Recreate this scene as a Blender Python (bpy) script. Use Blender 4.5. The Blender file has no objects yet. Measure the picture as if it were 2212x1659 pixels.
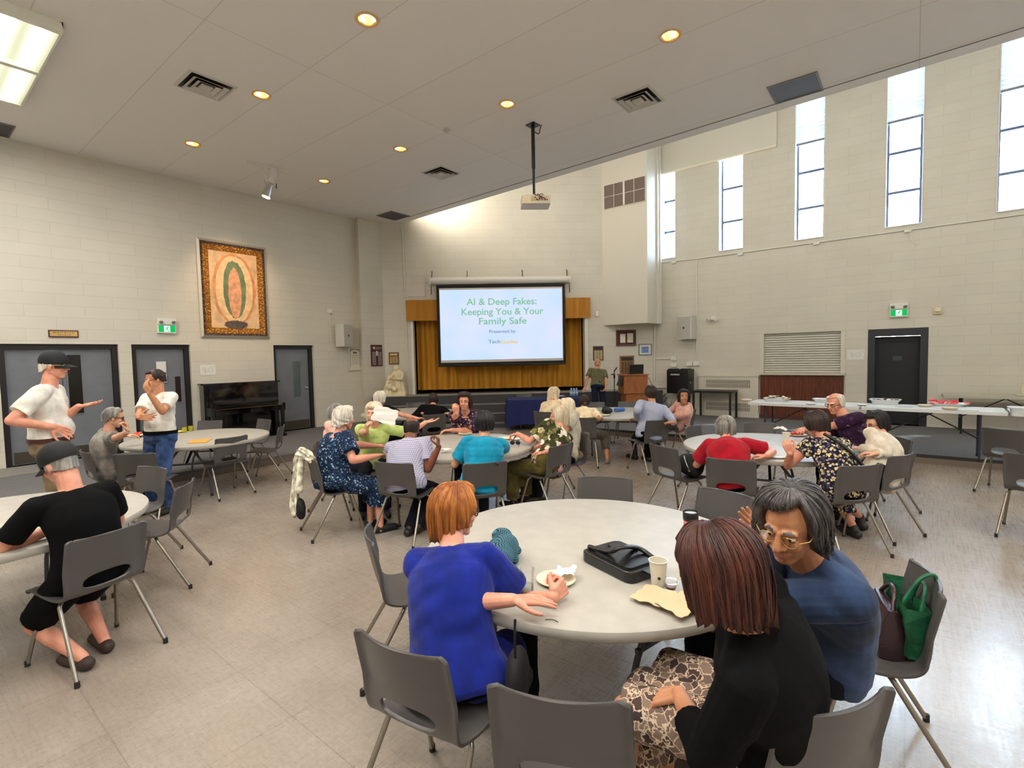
import bpy, math, random
import numpy as np
from mathutils import Vector, Matrix

# ------------------------------------------------------------------ camera, light, exposure
SC = bpy.context.scene
COL = SC.collection
random.seed(7)
CAM_H = 1.8
YAW, PITCH, ROLL, FPX = math.radians(38.459), math.radians(-3.092), math.radians(1.1944), 1091.3
def cam_axes():
    F = np.array([math.cos(YAW)*math.cos(PITCH), math.sin(YAW)*math.cos(PITCH), math.sin(PITCH)])
    Rt = np.array([math.sin(YAW), -math.cos(YAW), 0.0])
    D = np.cross(F, Rt)
    c, s = math.cos(ROLL), math.sin(ROLL)
    return c*Rt+s*D, -s*Rt+c*D, F
CR, CD, CF = cam_axes()
cam_data = bpy.data.cameras.new('camera')
cam_data.sensor_width = 36.0
cam_data.lens = FPX/2212*36.0
cam_data.clip_end = 200
cam = bpy.data.objects.new('camera', cam_data)
COL.objects.link(cam)
cam.matrix_world = Matrix(((CR[0], -CD[0], -CF[0], 0), (CR[1], -CD[1], -CF[1], 0), (CR[2], -CD[2], -CF[2], CAM_H), (0, 0, 0, 1)))
SC.camera = cam
SC.view_settings.view_transform = 'Standard'
SC.view_settings.look = 'None'
SC.view_settings.gamma = 1.0
SC.view_settings.use_curve_mapping = False
SC.view_settings.exposure = 0.42
world = bpy.data.worlds.new('sky')
SC.world = world
world.use_nodes = True
bg = world.node_tree.nodes['Background']
bg.inputs[0].default_value = (0.80, 0.91, 1.0, 1)
bg.inputs[1].default_value = 34.0
sun_data = bpy.data.lights.new('sun', 'SUN')
sun_data.energy = 8.0
sun_data.angle = math.radians(2)
sun_data.color = (1.0, 0.96, 0.9)
sun = bpy.data.objects.new('sun', sun_data)
COL.objects.link(sun)
sun.rotation_euler = Vector((-0.30, 0.25, -0.92)).to_track_quat('-Z', 'Y').to_euler()

YL, XR, ZC, ZP = 11.65, 13.75, 5.53, 0.14          # left wall, right wall, ceiling, platform height
XF, YF = 10.12, 8.75                               # edges of the vinyl floor
WA, WB = np.array([8.77, 11.43]), np.array([13.75, 5.77])   # the diagonal stage wall
WT = (WB-WA)/np.linalg.norm(WB-WA)
WN = np.array([-WT[1], WT[0]])                     # pointing into the wall (away from the room)
ROT_L, ROT_R, ROT_W = 0.0, -math.pi/2, math.atan2(WT[1], WT[0])

# ------------------------------------------------------------------ pixel of the photo -> place in the hall
def ray(px, py):
    return CR*((px-1106)/FPX)+CD*((py-829.5)/FPX)+CF
CO = np.array([0, 0, CAM_H])
def at(px, py, z):
    d = ray(px, py); return CO+d*((z-CAM_H)/d[2])
def onp(px, py, n, c):
    n = np.array(n, float); d = ray(px, py); return CO+d*((c-n@CO)/(n@d))
def onL(px, py, off=0): return onp(px, py, (0, 1, 0), YL-off)
def onR(px, py, off=0): return onp(px, py, (1, 0, 0), XR-off)
def onW(px, py, off=0): return onp(px, py, (WN[0], WN[1], 0), WN@WA-off)
def head_angle(rel): return YAW+math.radians(rel)   # angle given from the view direction -> world

# ------------------------------------------------------------------ mesh builder
class MB:
    def __init__(s): s.v = []; s.f = []; s.m = []
    def add(s, vs, fs, mi=0):
        o = len(s.v); s.v.extend([tuple(map(float, p)) for p in vs])
        s.f.extend([tuple(i+o for i in f) for f in fs]); s.m.extend([mi]*len(fs)); return s
    def box(s, c, size, rz=0, mi=0, rot=None):
        hx, hy, hz = [a/2 for a in size]
        M = rot if rot is not None else Matrix.Rotation(rz, 3, 'Z')
        vs = [Vector(c)+M@Vector((x*hx, y*hy, z*hz)) for x in (-1, 1) for y in (-1, 1) for z in (-1, 1)]
        return s.add(vs, [(0, 1, 3, 2), (4, 6, 7, 5), (0, 4, 5, 1), (2, 3, 7, 6), (0, 2, 6, 4), (1, 5, 7, 3)], mi)
    def rbox(s, c, size, r=0.01, seg=3, rz=0, mi=0):
        # box with edges rounded seen from above
        hx, hy, hz = [a/2 for a in size]; r = min(r, hx*.99, hy*.99)
        pts = []
        for (sx, sy, a0) in ((1, 1, 0), (-1, 1, 90), (-1, -1, 180), (1, -1, 270)):
            for k in range(seg+1):
                a = math.radians(a0+90*k/seg); pts.append((sx*(hx-r)+r*math.cos(a), sy*(hy-r)+r*math.sin(a)))
        M = Matrix.Rotation(rz, 3, 'Z')
        return s.prism([Vector(c)+M@Vector((x, y, -hz)) for x, y in pts], (0, 0, size[2]), mi)
    def prism(s, poly, ext, mi=0):
        n = len(poly); e = Vector(ext)
        vs = [Vector(p) for p in poly]+[Vector(p)+e for p in poly]
        fs = [tuple(range(n-1, -1, -1)), tuple(range(n, 2*n))]+[(i, (i+1) % n, n+(i+1) % n, n+i) for i in range(n)]
        return s.add(vs, fs, mi)
    def cone(s, p0, p1, r0, r1=None, seg=12, mi=0, round0=False, round1=False):
        # tapered tube; round ends make a capsule
        r1 = r0 if r1 is None else r1
        p0, p1 = Vector(p0), Vector(p1); d = p1-p0
        L = d.length
        if L < 1e-6: d = Vector((0, 0, 1))
        d.normalize()
        a = d.orthogonal().normalized(); b = d.cross(a)
        rings = []
        if round0:
            for k in (0.95, 0.75, 0.45): rings.append((p0-d*r0*k, r0*math.sqrt(1-k*k)))
        rings.append((p0, r0)); rings.append((p1, r1))
        if round1:
            for k in (0.45, 0.75, 0.95): rings.append((p1+d*r1*k, r1*math.sqrt(1-k*k)))
        return s.rings([[c+(a*math.cos(2*math.pi*i/seg)+b*math.sin(2*math.pi*i/seg))*r for i in range(seg)] for c, r in rings], mi)
    def cap(s, p0, p1, r0, r1=None, seg=12): return s.cone(p0, p1, r0, r1, seg, 0, True, True)
    def rings(s, R, mi=0, close=True, capends=True):
        n = len(R[0]); vs = [p for r in R for p in r]; fs = []
        for j in range(len(R)-1):
            for i in range(n if close else n-1):
                k = (i+1) % n
                fs.append((j*n+i, j*n+k, (j+1)*n+k, (j+1)*n+i))
        if capends:
            fs.append(tuple(range(n-1, -1, -1))); fs.append(tuple((len(R)-1)*n+i for i in range(n)))
        return s.add(vs, fs, mi)
    def ell(s, c, r, M=None, seg=16, rg=10, mi=0):
        c = Vector(c); r = (r, r, r) if isinstance(r, (int, float)) else r
        vs = []
        for j in range(1, rg):
            t = math.pi*j/rg
            for i in range(seg):
                a = 2*math.pi*i/seg
                q = Vector((r[0]*math.sin(t)*math.cos(a), r[1]*math.sin(t)*math.sin(a), r[2]*math.cos(t)))
                vs.append(c+(M@q if M is not None else q))
        q = Vector((0, 0, r[2])); q = M@q if M is not None else q
        vs += [c+q, c-q]; nt = len(vs)-2; nb = len(vs)-1; fs = []
        for j in range(rg-2):
            for i in range(seg):
                k = (i+1) % seg; fs.append((j*seg+i, (j+1)*seg+i, (j+1)*seg+k, j*seg+k))
        for i in range(seg):
            k = (i+1) % seg; fs.append((nt, i, k)); fs.append((nb, (rg-2)*seg+k, (rg-2)*seg+i))
        return s.add(vs, fs, mi)
    def lathe(s, prof, c=(0, 0, 0), seg=32, mi=0, capends=True):
        c = Vector(c)
        return s.rings([[c+Vector((r*math.cos(2*math.pi*i/seg), r*math.sin(2*math.pi*i/seg), z)) for i in range(seg)] for r, z in prof], mi, True, capends)
    def tube(s, path, r, seg=8, mi=0):
        P = [Vector(p) for p in path]; R = []; a = None
        rr = r if isinstance(r, (list, tuple)) else [r]*len(P)
        for i, p in enumerate(P):
            d = (P[min(i+1, len(P)-1)]-P[max(i-1, 0)]).normalized()
            a = d.orthogonal().normalized() if a is None else (a-d*a.dot(d)).normalized()
            b = d.cross(a)
            R.append([p+(a*math.cos(2*math.pi*k/seg)+b*math.sin(2*math.pi*k/seg))*rr[i] for k in range(seg)])
        return s.rings(R, mi)
    def grid(s, P, mi=0, skip=None):
        nr, nc = len(P), len(P[0]); fs = []
        for j in range(nr-1):
            for i in range(nc-1):
                if skip and skip(j, i): continue
                fs.append((j*nc+i, j*nc+i+1, (j+1)*nc+i+1, (j+1)*nc+i))
        return s.add([p for r in P for p in r], fs, mi)
    def build(s, name, mats, parent=None, smooth=None, loc=None, rz=None):
        me = bpy.data.meshes.new(name)
        me.from_pydata(s.v, [], s.f)
        mats = mats if isinstance(mats, (list, tuple)) else [mats]
        for m in mats: me.materials.append(m)
        if len(mats) > 1: me.polygons.foreach_set('material_index', s.m)
        me.update()
        if smooth: smooth_mesh(me, smooth)
        o = bpy.data.objects.new(name, me); COL.objects.link(o)
        if parent is not None: o.parent = parent
        if loc is not None: o.location = loc
        if rz is not None: o.rotation_euler = (0, 0, rz)
        return o
def smooth_mesh(me, ang=40):
    me.polygons.foreach_set('use_smooth', [True]*len(me.polygons))
    if ang < 180: me.set_sharp_from_angle(angle=math.radians(ang))
def smooth_path(pts, n=6):
    # Catmull-Rom through the points
    P = [Vector(p) for p in pts]; out = []
    for i in range(len(P)-1):
        p0, p1, p2, p3 = P[max(i-1, 0)], P[i], P[i+1], P[min(i+2, len(P)-1)]
        for k in range(n):
            t = k/n
            out.append(0.5*((2*p1)+(p2-p0)*t+(2*p0-5*p1+4*p2-p3)*t*t+(3*p1-p0-3*p2+p3)*t**3))
    out.append(P[-1]); return out

# ------------------------------------------------------------------ object tags
def tag(o, label=None, cat=None, group=None, kind=None):
    if label: o['label'] = label
    if cat: o['category'] = cat
    if group: o['group'] = group
    if kind: o['kind'] = kind
    return o
def thing(name, label, cat, loc=(0, 0, 0), rz=0, group=None):
    o = bpy.data.objects.new(name, None); COL.objects.link(o)
    o.empty_display_size = 0.1
    o.location = loc; o.rotation_euler = (0, 0, rz)
    return tag(o, label, cat, group)
def copy_tree(o, parent=None):
    c = o.copy(); COL.objects.link(c)
    if parent is not None: c.parent = parent
    for ch in list(o.children): copy_tree(ch, c)
    return c

# ------------------------------------------------------------------ materials
def lin(c):
    return tuple((x/255/12.92 if x <= 10 else ((x/255+0.055)/1.055)**2.4) for x in c)
MATS = {}
def new_mat(name):
    m = bpy.data.materials.new(name); m.use_nodes = True
    nt = m.node_tree; b = nt.nodes['Principled BSDF']
    return m, nt, b
def N(nt, typ, **kw):
    n = nt.nodes.new(typ)
    for k, v in kw.items(): setattr(n, k, v)
    return n
def ramp(nt, stops, const=False):
    r = nt.nodes.new('ShaderNodeValToRGB'); e = r.color_ramp.elements
    if const: r.color_ramp.interpolation = 'CONSTANT'
    while len(e) < len(stops): e.new(0.5)
    for i, (p, c) in enumerate(stops):
        e[i].position = p; e[i].color = (*lin(c), 1)
    return r
def mat(name, col, rough=0.6, metal=0.0, var=0.0, vscale=8, bump=0.0, bscale=60, spec=0.5, trans=0.0, emit=None, estr=1.0, sheen=0.0, stretch=None, coat=0.0):
    """plain colour with optional colour variation and fine bump"""
    if name in MATS: return MATS[name]
    m, nt, b = new_mat(name); L = nt.links.new
    b.inputs['Base Color'].default_value = (*lin(col), 1)
    b.inputs['Roughness'].default_value = rough; b.inputs['Metallic'].default_value = metal
    b.inputs['Specular IOR Level'].default_value = spec
    if trans: b.inputs['Transmission Weight'].default_value = trans; b.inputs['IOR'].default_value = 1.33
    if sheen: b.inputs['Sheen Weight'].default_value = sheen
    if coat: b.inputs['Coat Weight'].default_value = coat
    if emit: b.inputs['Emission Color'].default_value = (*lin(emit), 1); b.inputs['Emission Strength'].default_value = estr
    if var or bump:
        tc = N(nt, 'ShaderNodeTexCoord'); mp = N(nt, 'ShaderNodeMapping')
        if stretch: mp.inputs['Scale'].default_value = stretch
        L(tc.outputs['Object'], mp.inputs['Vector'])
    if var:
        n = N(nt, 'ShaderNodeTexNoise'); n.inputs['Scale'].default_value = vscale; n.inputs['Detail'].default_value = 4
        lo = tuple(max(0, x*(1-var)) for x in col); hi = tuple(min(255, x*(1+var)) for x in col)
        r = ramp(nt, [(0.35, lo), (0.65, hi)])
        L(mp.outputs[0], n.inputs['Vector']); L(n.outputs['Fac'], r.inputs[0]); L(r.outputs[0], b.inputs['Base Color'])
    if bump:
        n2 = N(nt, 'ShaderNodeTexNoise'); n2.inputs['Scale'].default_value = bscale; n2.inputs['Detail'].default_value = 3
        bp = N(nt, 'ShaderNodeBump'); bp.inputs['Strength'].default_value = bump; bp.inputs['Distance'].default_value = 0.01
        L(mp.outputs[0], n2.inputs['Vector']); L(n2.outputs['Fac'], bp.inputs['Height']); L(bp.outputs[0], b.inputs['Normal'])
    MATS[name] = m; return m
def emit_mat(name, col, strength):
    if name in MATS: return MATS[name]
    m, nt, b = new_mat(name)
    e = N(nt, 'ShaderNodeEmission'); e.inputs[0].default_value = (*lin(col), 1); e.inputs[1].default_value = strength
    nt.links.new(e.outputs[0], nt.nodes['Material Output'].inputs[0])
    MATS[name] = m; return m
def glass_mat(name, tint=(255, 255, 255), alpha=0.12, rough=0.02):
    """thin clear sheet: mostly see-through with a glossy coat"""
    if name in MATS: return MATS[name]
    m, nt, b = new_mat(name); L = nt.links.new
    t = N(nt, 'ShaderNodeBsdfTransparent'); t.inputs[0].default_value = (*lin(tint), 1)
    g = N(nt, 'ShaderNodeBsdfGlossy'); g.inputs['Roughness'].default_value = rough
    lw = N(nt, 'ShaderNodeLayerWeight'); lw.inputs[0].default_value = 0.25
    mm = N(nt, 'ShaderNodeMath', operation='MULTIPLY_ADD'); mm.inputs[1].default_value = 0.35; mm.inputs[2].default_value = alpha*0.2
    mx = N(nt, 'ShaderNodeMixShader')
    L(lw.outputs['Fresnel'], mm.inputs[0]); L(mm.outputs[0], mx.inputs[0]); L(t.outputs[0], mx.inputs[1]); L(g.outputs[0], mx.inputs[2])
    L(mx.outputs[0], nt.nodes['Material Output'].inputs[0])
    MATS[name] = m; return m
def block_mat(name, col):
    """painted concrete block, courses 0.2 m; object x along the wall, z up"""
    m, nt, b = new_mat(name); L = nt.links.new
    tc = N(nt, 'ShaderNodeTexCoord'); sp = N(nt, 'ShaderNodeSeparateXYZ'); cb = N(nt, 'ShaderNodeCombineXYZ')
    L(tc.outputs['Object'], sp.inputs[0]); L(sp.outputs[0], cb.inputs[0]); L(sp.outputs[2], cb.inputs[1])
    br = N(nt, 'ShaderNodeTexBrick'); br.inputs['Scale'].default_value = 1
    br.inputs['Brick Width'].default_value = 0.8; br.inputs['Row Height'].default_value = 0.2035
    br.inputs['Mortar Size'].default_value = 0.006; br.inputs['Mortar Smooth'].default_value = 0.6
    br.inputs['Color1'].default_value = (1, 1, 1, 1); br.inputs['Color2'].default_value = (.97, .97, .97, 1); br.inputs['Mortar'].default_value = (0.87, .87, .87, 1)
    L(cb.outputs[0], br.inputs['Vector'])
    n = N(nt, 'ShaderNodeTexNoise'); n.inputs['Scale'].default_value = 1.2; n.inputs['Detail'].default_value = 5
    r = ramp(nt, [(0.3, tuple(x*0.965 for x in col)), (0.7, col)])
    L(cb.outputs[0], n.inputs['Vector']); L(n.outputs['Fac'], r.inputs[0])
    mx = N(nt, 'ShaderNodeMix', data_type='RGBA', blend_type='MULTIPLY'); mx.inputs[0].default_value = 1
    L(r.outputs[0], mx.inputs[6]); L(br.outputs['Color'], mx.inputs[7]); L(mx.outputs[2], b.inputs['Base Color'])
    n2 = N(nt, 'ShaderNodeTexNoise'); n2.inputs['Scale'].default_value = 90; n2.inputs['Detail'].default_value = 3
    L(cb.outputs[0], n2.inputs['Vector'])
    ad = N(nt, 'ShaderNodeMath', operation='MULTIPLY_ADD'); ad.inputs[1].default_value = 0.25
    iv = N(nt, 'ShaderNodeMath', operation='SUBTRACT'); iv.inputs[0].default_value = 1
    L(br.outputs['Fac'], iv.inputs[1]); L(n2.outputs['Fac'], ad.inputs[0]); L(iv.outputs[0], ad.inputs[2])
    bp = N(nt, 'ShaderNodeBump'); bp.inputs['Strength'].default_value = 0.25; bp.inputs['Distance'].default_value = 0.008
    L(ad.outputs[0], bp.inputs['Height']); L(bp.outputs[0], b.inputs['Normal'])
    b.inputs['Roughness'].default_value = 0.55
    return m
def voro_mat(name, stops, scale=40, rough=0.85, bump=0.15, const=True, mixn=0.35, thr=None, edge=None):
    """printed fabric: blossoms (round spots of several colours) or outlined leaves on a ground colour"""
    if name in MATS: return MATS[name]
    m, nt, b = new_mat(name); L = nt.links.new
    tc = N(nt, 'ShaderNodeTexCoord')
    n = N(nt, 'ShaderNodeTexNoise'); n.inputs['Scale'].default_value = scale*1.3; n.inputs['Detail'].default_value = 3
    L(tc.outputs['Object'], n.inputs['Vector'])
    vm = N(nt, 'ShaderNodeMix', data_type='VECTOR'); vm.inputs[0].default_value = min(.3, 1.6*mixn/scale)
    L(tc.outputs['Object'], vm.inputs[4]); L(n.outputs['Color'], vm.inputs[5])
    v = N(nt, 'ShaderNodeTexVoronoi'); v.inputs['Scale'].default_value = scale
    L(vm.outputs[1], v.inputs['Vector'])
    sp = N(nt, 'ShaderNodeSeparateColor'); L(v.outputs['Color'], sp.inputs[0])
    r = ramp(nt, stops, const); L(sp.outputs[0], r.inputs[0]); out = r.outputs[0]
    if thr:
        lt = N(nt, 'ShaderNodeMath', operation='LESS_THAN'); lt.inputs[1].default_value = thr; L(v.outputs['Distance'], lt.inputs[0])
        mx = N(nt, 'ShaderNodeMix', data_type='RGBA'); mx.inputs[6].default_value = (*lin(stops[0][1]), 1); L(lt.outputs[0], mx.inputs[0]); L(out, mx.inputs[7]); out = mx.outputs[2]
        # petal centres
        l2 = N(nt, 'ShaderNodeMath', operation='LESS_THAN'); l2.inputs[1].default_value = thr*.3; L(v.outputs['Distance'], l2.inputs[0])
        m2 = N(nt, 'ShaderNodeMix', data_type='RGBA', blend_type='MULTIPLY'); L(l2.outputs[0], m2.inputs[0]); L(out, m2.inputs[6]); m2.inputs[7].default_value = (.45, .40, .35, 1); out = m2.outputs[2]
    if edge:
        ve = N(nt, 'ShaderNodeTexVoronoi', feature='DISTANCE_TO_EDGE'); ve.inputs['Scale'].default_value = scale; L(vm.outputs[1], ve.inputs['Vector'])
        lt = N(nt, 'ShaderNodeMath', operation='LESS_THAN'); lt.inputs[1].default_value = .055; L(ve.outputs['Distance'], lt.inputs[0])
        mx = N(nt, 'ShaderNodeMix', data_type='RGBA'); mx.inputs[7].default_value = (*lin(edge), 1); L(lt.outputs[0], mx.inputs[0]); L(out, mx.inputs[6]); out = mx.outputs[2]
    L(out, b.inputs['Base Color']); b.inputs['Roughness'].default_value = rough; b.inputs['Specular IOR Level'].default_value = .15
    MATS[name] = m; return m
def check_mat(name, base, line, scale=0.012, width=0.25, axes=(0, 2), rough=0.8):
    """woven check or stripe: thin lines along the chosen object axes"""
    if name in MATS: return MATS[name]
    m, nt, b = new_mat(name); L = nt.links.new
    tc = N(nt, 'ShaderNodeTexCoord'); sp = N(nt, 'ShaderNodeSeparateXYZ'); L(tc.outputs['Object'], sp.inputs[0])
    last = None
    for a in axes:
        d = N(nt, 'ShaderNodeMath', operation='DIVIDE'); d.inputs[1].default_value = scale; L(sp.outputs[a], d.inputs[0])
        fr = N(nt, 'ShaderNodeMath', operation='FRACT'); L(d.outputs[0], fr.inputs[0])
        lt = N(nt, 'ShaderNodeMath', operation='LESS_THAN'); lt.inputs[1].default_value = width; L(fr.outputs[0], lt.inputs[0])
        if last is None: last = lt
        else:
            ad = N(nt, 'ShaderNodeMath', operation='ADD'); L(last.outputs[0], ad.inputs[0]); L(lt.outputs[0], ad.inputs[1]); last = ad
    hf = N(nt, 'ShaderNodeMath', operation='MULTIPLY'); hf.inputs[1].default_value = 1/len(axes); L(last.outputs[0], hf.inputs[0])
    r = ramp(nt, [(0, base), (1, line)]); L(hf.outputs[0], r.inputs[0]); L(r.outputs[0], b.inputs['Base Color'])
    b.inputs['Roughness'].default_value = rough
    MATS[name] = m; return m
def wood_mat(name, dark, light, scale=6, stretch=(1, 1, 12), rough=0.4):
    if name in MATS: return MATS[name]
    m, nt, b = new_mat(name); L = nt.links.new
    tc = N(nt, 'ShaderNodeTexCoord'); mp = N(nt, 'ShaderNodeMapping'); mp.inputs['Scale'].default_value = stretch
    n = N(nt, 'ShaderNodeTexNoise'); n.inputs['Scale'].default_value = scale; n.inputs['Detail'].default_value = 6; n.inputs['Distortion'].default_value = 0.6
    r = ramp(nt, [(0.3, dark), (0.7, light)])
    L(tc.outputs['Object'], mp.inputs[0]); L(mp.outputs[0], n.inputs['Vector']); L(n.outputs['Fac'], r.inputs[0]); L(r.outputs[0], b.inputs['Base Color'])
    b.inputs['Roughness'].default_value = rough
    MATS[name] = m; return m
def hair_mat(name, dark, light, scale=30):
    """strands: noise stretched along the head's height"""
    if name in MATS: return MATS[name]
    m, nt, b = new_mat(name); L = nt.links.new
    tc = N(nt, 'ShaderNodeTexCoord'); mp = N(nt, 'ShaderNodeMapping'); mp.inputs['Scale'].default_value = (1, 1, 0.12)
    n = N(nt, 'ShaderNodeTexNoise'); n.inputs['Scale'].default_value = scale*2.6; n.inputs['Detail'].default_value = 5
    n1 = N(nt, 'ShaderNodeTexNoise'); n1.inputs['Scale'].default_value = scale*0.5; n1.inputs['Detail'].default_value = 2
    ad = N(nt, 'ShaderNodeMath', operation='MULTIPLY_ADD'); ad.inputs[1].default_value = 0.45
    hf = N(nt, 'ShaderNodeMath', operation='MULTIPLY'); hf.inputs[1].default_value = 0.55
    r = ramp(nt, [(0.38, dark), (0.62, light)])
    L(tc.outputs['Object'], mp.inputs[0]); L(mp.outputs[0], n.inputs['Vector']); L(mp.outputs[0], n1.inputs['Vector'])
    L(n1.outputs['Fac'], hf.inputs[0]); L(n.outputs['Fac'], ad.inputs[0]); L(hf.outputs[0], ad.inputs[2])
    L(ad.outputs[0], r.inputs[0]); L(r.outputs[0], b.inputs['Base Color'])
    bp = N(nt, 'ShaderNodeBump'); bp.inputs['Strength'].default_value = 0.6; bp.inputs['Distance'].default_value = 0.006
    L(n.outputs['Fac'], bp.inputs['Height']); L(bp.outputs[0], b.inputs['Normal'])
    b.inputs['Roughness'].default_value = 0.45
    MATS[name] = m; return m
def skin_mat(name, col):
    if name in MATS: return MATS[name]
    m, nt, b = new_mat(name); L = nt.links.new
    tc = N(nt, 'ShaderNodeTexCoord')
    n = N(nt, 'ShaderNodeTexNoise'); n.inputs['Scale'].default_value = 14; n.inputs['Detail'].default_value = 4
    r = ramp(nt, [(0.35, (col[0]*0.93, col[1]*0.86, col[2]*0.84)), (0.65, col)])
    L(tc.outputs['Object'], n.inputs['Vector']); L(n.outputs['Fac'], r.inputs[0]); L(r.outputs[0], b.inputs['Base Color'])
    n2 = N(nt, 'ShaderNodeTexNoise'); n2.inputs['Scale'].default_value = 160; n2.inputs['Detail'].default_value = 2
    bp = N(nt, 'ShaderNodeBump'); bp.inputs['Strength'].default_value = 0.15; bp.inputs['Distance'].default_value = 0.003
    L(tc.outputs['Object'], n2.inputs['Vector']); L(n2.outputs['Fac'], bp.inputs['Height']); L(bp.outputs[0], b.inputs['Normal'])
    b.inputs['Roughness'].default_value = 0.5; b.inputs['Subsurface Weight'].default_value = 0.08
    b.inputs['Subsurface Radius'].default_value = (0.02, 0.008, 0.004)
    MATS[name] = m; return m
# ------------------------------------------------------------------ the hall
M_WALL = block_mat('painted_block', (214, 207, 192))
M_WALLP = mat('painted_plaster', (214, 207, 192), 0.6, bump=0.05, bscale=120)
M_TRIMW = mat('white_trim', (225, 222, 212), 0.45)
M_DARKFRAME = mat('dark_door_frame', (26, 23, 26), 0.4)
M_DOOR = mat('grey_door_paint', (112, 115, 122), 0.45, var=0.03, vscale=5)
M_STEEL = mat('brushed_steel', (190, 190, 188), 0.35, 0.9)
M_KICK = mat('bronze_kick_plate', (84, 76, 66), 0.4, 0.5)
M_BLACK = mat('black_plastic', (16, 16, 18), 0.4)
M_WHITEP = mat('white_plastic', (226, 224, 214), 0.4)
M_CARPET = mat('grey_carpet', (104, 103, 104), 0.95, var=0.12, vscale=90, bump=0.5, bscale=260)
M_RUBBER = mat('dark_rubber_nosing', (38, 37, 38), 0.6)
M_BASEB = mat('brown_vinyl_base', (112, 98, 88), 0.5)

def floor_mat():
    m, nt, b = new_mat('vinyl_tile'); L = nt.links.new
    tc = N(nt, 'ShaderNodeTexCoord')
    br = N(nt, 'ShaderNodeTexBrick'); br.offset = 0.0; br.inputs['Scale'].default_value = 1
    br.inputs['Brick Width'].default_value = 0.61; br.inputs['Row Height'].default_value = 0.61; br.inputs['Mortar Size'].default_value = 0.0022
    br.inputs['Color1'].default_value = (1, 1, 1, 1); br.inputs['Color2'].default_value = (.96, .96, .96, 1); br.inputs['Mortar'].default_value = (.62, .6, .58, 1)
    L(tc.outputs['Object'], br.inputs['Vector'])
    n1 = N(nt, 'ShaderNodeTexNoise'); n1.inputs['Scale'].default_value = 38; n1.inputs['Detail'].default_value = 6; n1.inputs['Roughness'].default_value = 0.7
    n2 = N(nt, 'ShaderNodeTexNoise'); n2.inputs['Scale'].default_value = 1.1; n2.inputs['Detail'].default_value = 4
    r1 = ramp(nt, [(0.3, (146, 136, 127)), (0.7, (172, 162, 152))]); r2 = ramp(nt, [(0.3, (228, 222, 218)), (0.7, (255, 255, 255))])
    L(tc.outputs['Object'], n1.inputs['Vector']); L(tc.outputs['Object'], n2.inputs['Vector'])
    L(n1.outputs['Fac'], r1.inputs[0]); L(n2.outputs['Fac'], r2.inputs[0])
    a = N(nt, 'ShaderNodeMix', data_type='RGBA', blend_type='MULTIPLY'); a.inputs[0].default_value = 1
    c = N(nt, 'ShaderNodeMix', data_type='RGBA', blend_type='MULTIPLY'); c.inputs[0].default_value = 1
    L(r1.outputs[0], a.inputs[6]); L(r2.outputs[0], a.inputs[7]); L(a.outputs[2], c.inputs[6]); L(br.outputs['Color'], c.inputs[7])
    L(c.outputs[2], b.inputs['Base Color'])
    # scuffs and fine scratches in the polish
    mp = N(nt, 'ShaderNodeMapping'); mp.inputs['Scale'].default_value = (3, 60, 1); mp.inputs['Rotation'].default_value = (0, 0, 0.9)
    mp2 = N(nt, 'ShaderNodeMapping'); mp2.inputs['Scale'].default_value = (70, 4, 1); mp2.inputs['Rotation'].default_value = (0, 0, 0.35)
    s1 = N(nt, 'ShaderNodeTexNoise'); s1.inputs['Scale'].default_value = 1.0; s1.inputs['Detail'].default_value = 3
    s2 = N(nt, 'ShaderNodeTexNoise'); s2.inputs['Scale'].default_value = 1.0; s2.inputs['Detail'].default_value = 3
    L(tc.outputs['Object'], mp.inputs[0]); L(tc.outputs['Object'], mp2.inputs[0]); L(mp.outputs[0], s1.inputs['Vector']); L(mp2.outputs[0], s2.inputs['Vector'])
    ad = N(nt, 'ShaderNodeMath', operation='ADD'); L(s1.outputs['Fac'], ad.inputs[0]); L(s2.outputs['Fac'], ad.inputs[1])
    rr = N(nt, 'ShaderNodeMapRange'); rr.inputs[1].default_value = 0.7; rr.inputs[2].default_value = 1.3; rr.inputs[3].default_value = 0.22; rr.inputs[4].default_value = 0.36
    L(ad.outputs[0], rr.inputs[0]); L(rr.outputs[0], b.inputs['Roughness'])
    h = N(nt, 'ShaderNodeMath', operation='MULTIPLY_ADD'); h.inputs[1].default_value = 0.5; L(n1.outputs['Fac'], h.inputs[0]); L(ad.outputs[0], h.inputs[2])
    bp = N(nt, 'ShaderNodeBump'); bp.inputs['Strength'].default_value = 0.05; bp.inputs['Distance'].default_value = 0.003
    L(h.outputs[0], bp.inputs['Height']); L(bp.outputs[0], b.inputs['Normal'])
    b.inputs['Specular IOR Level'].default_value = 0.6; b.inputs['Coat Weight'].default_value = 0.25; b.inputs['Coat Roughness'].default_value = 0.22
    return m
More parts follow.
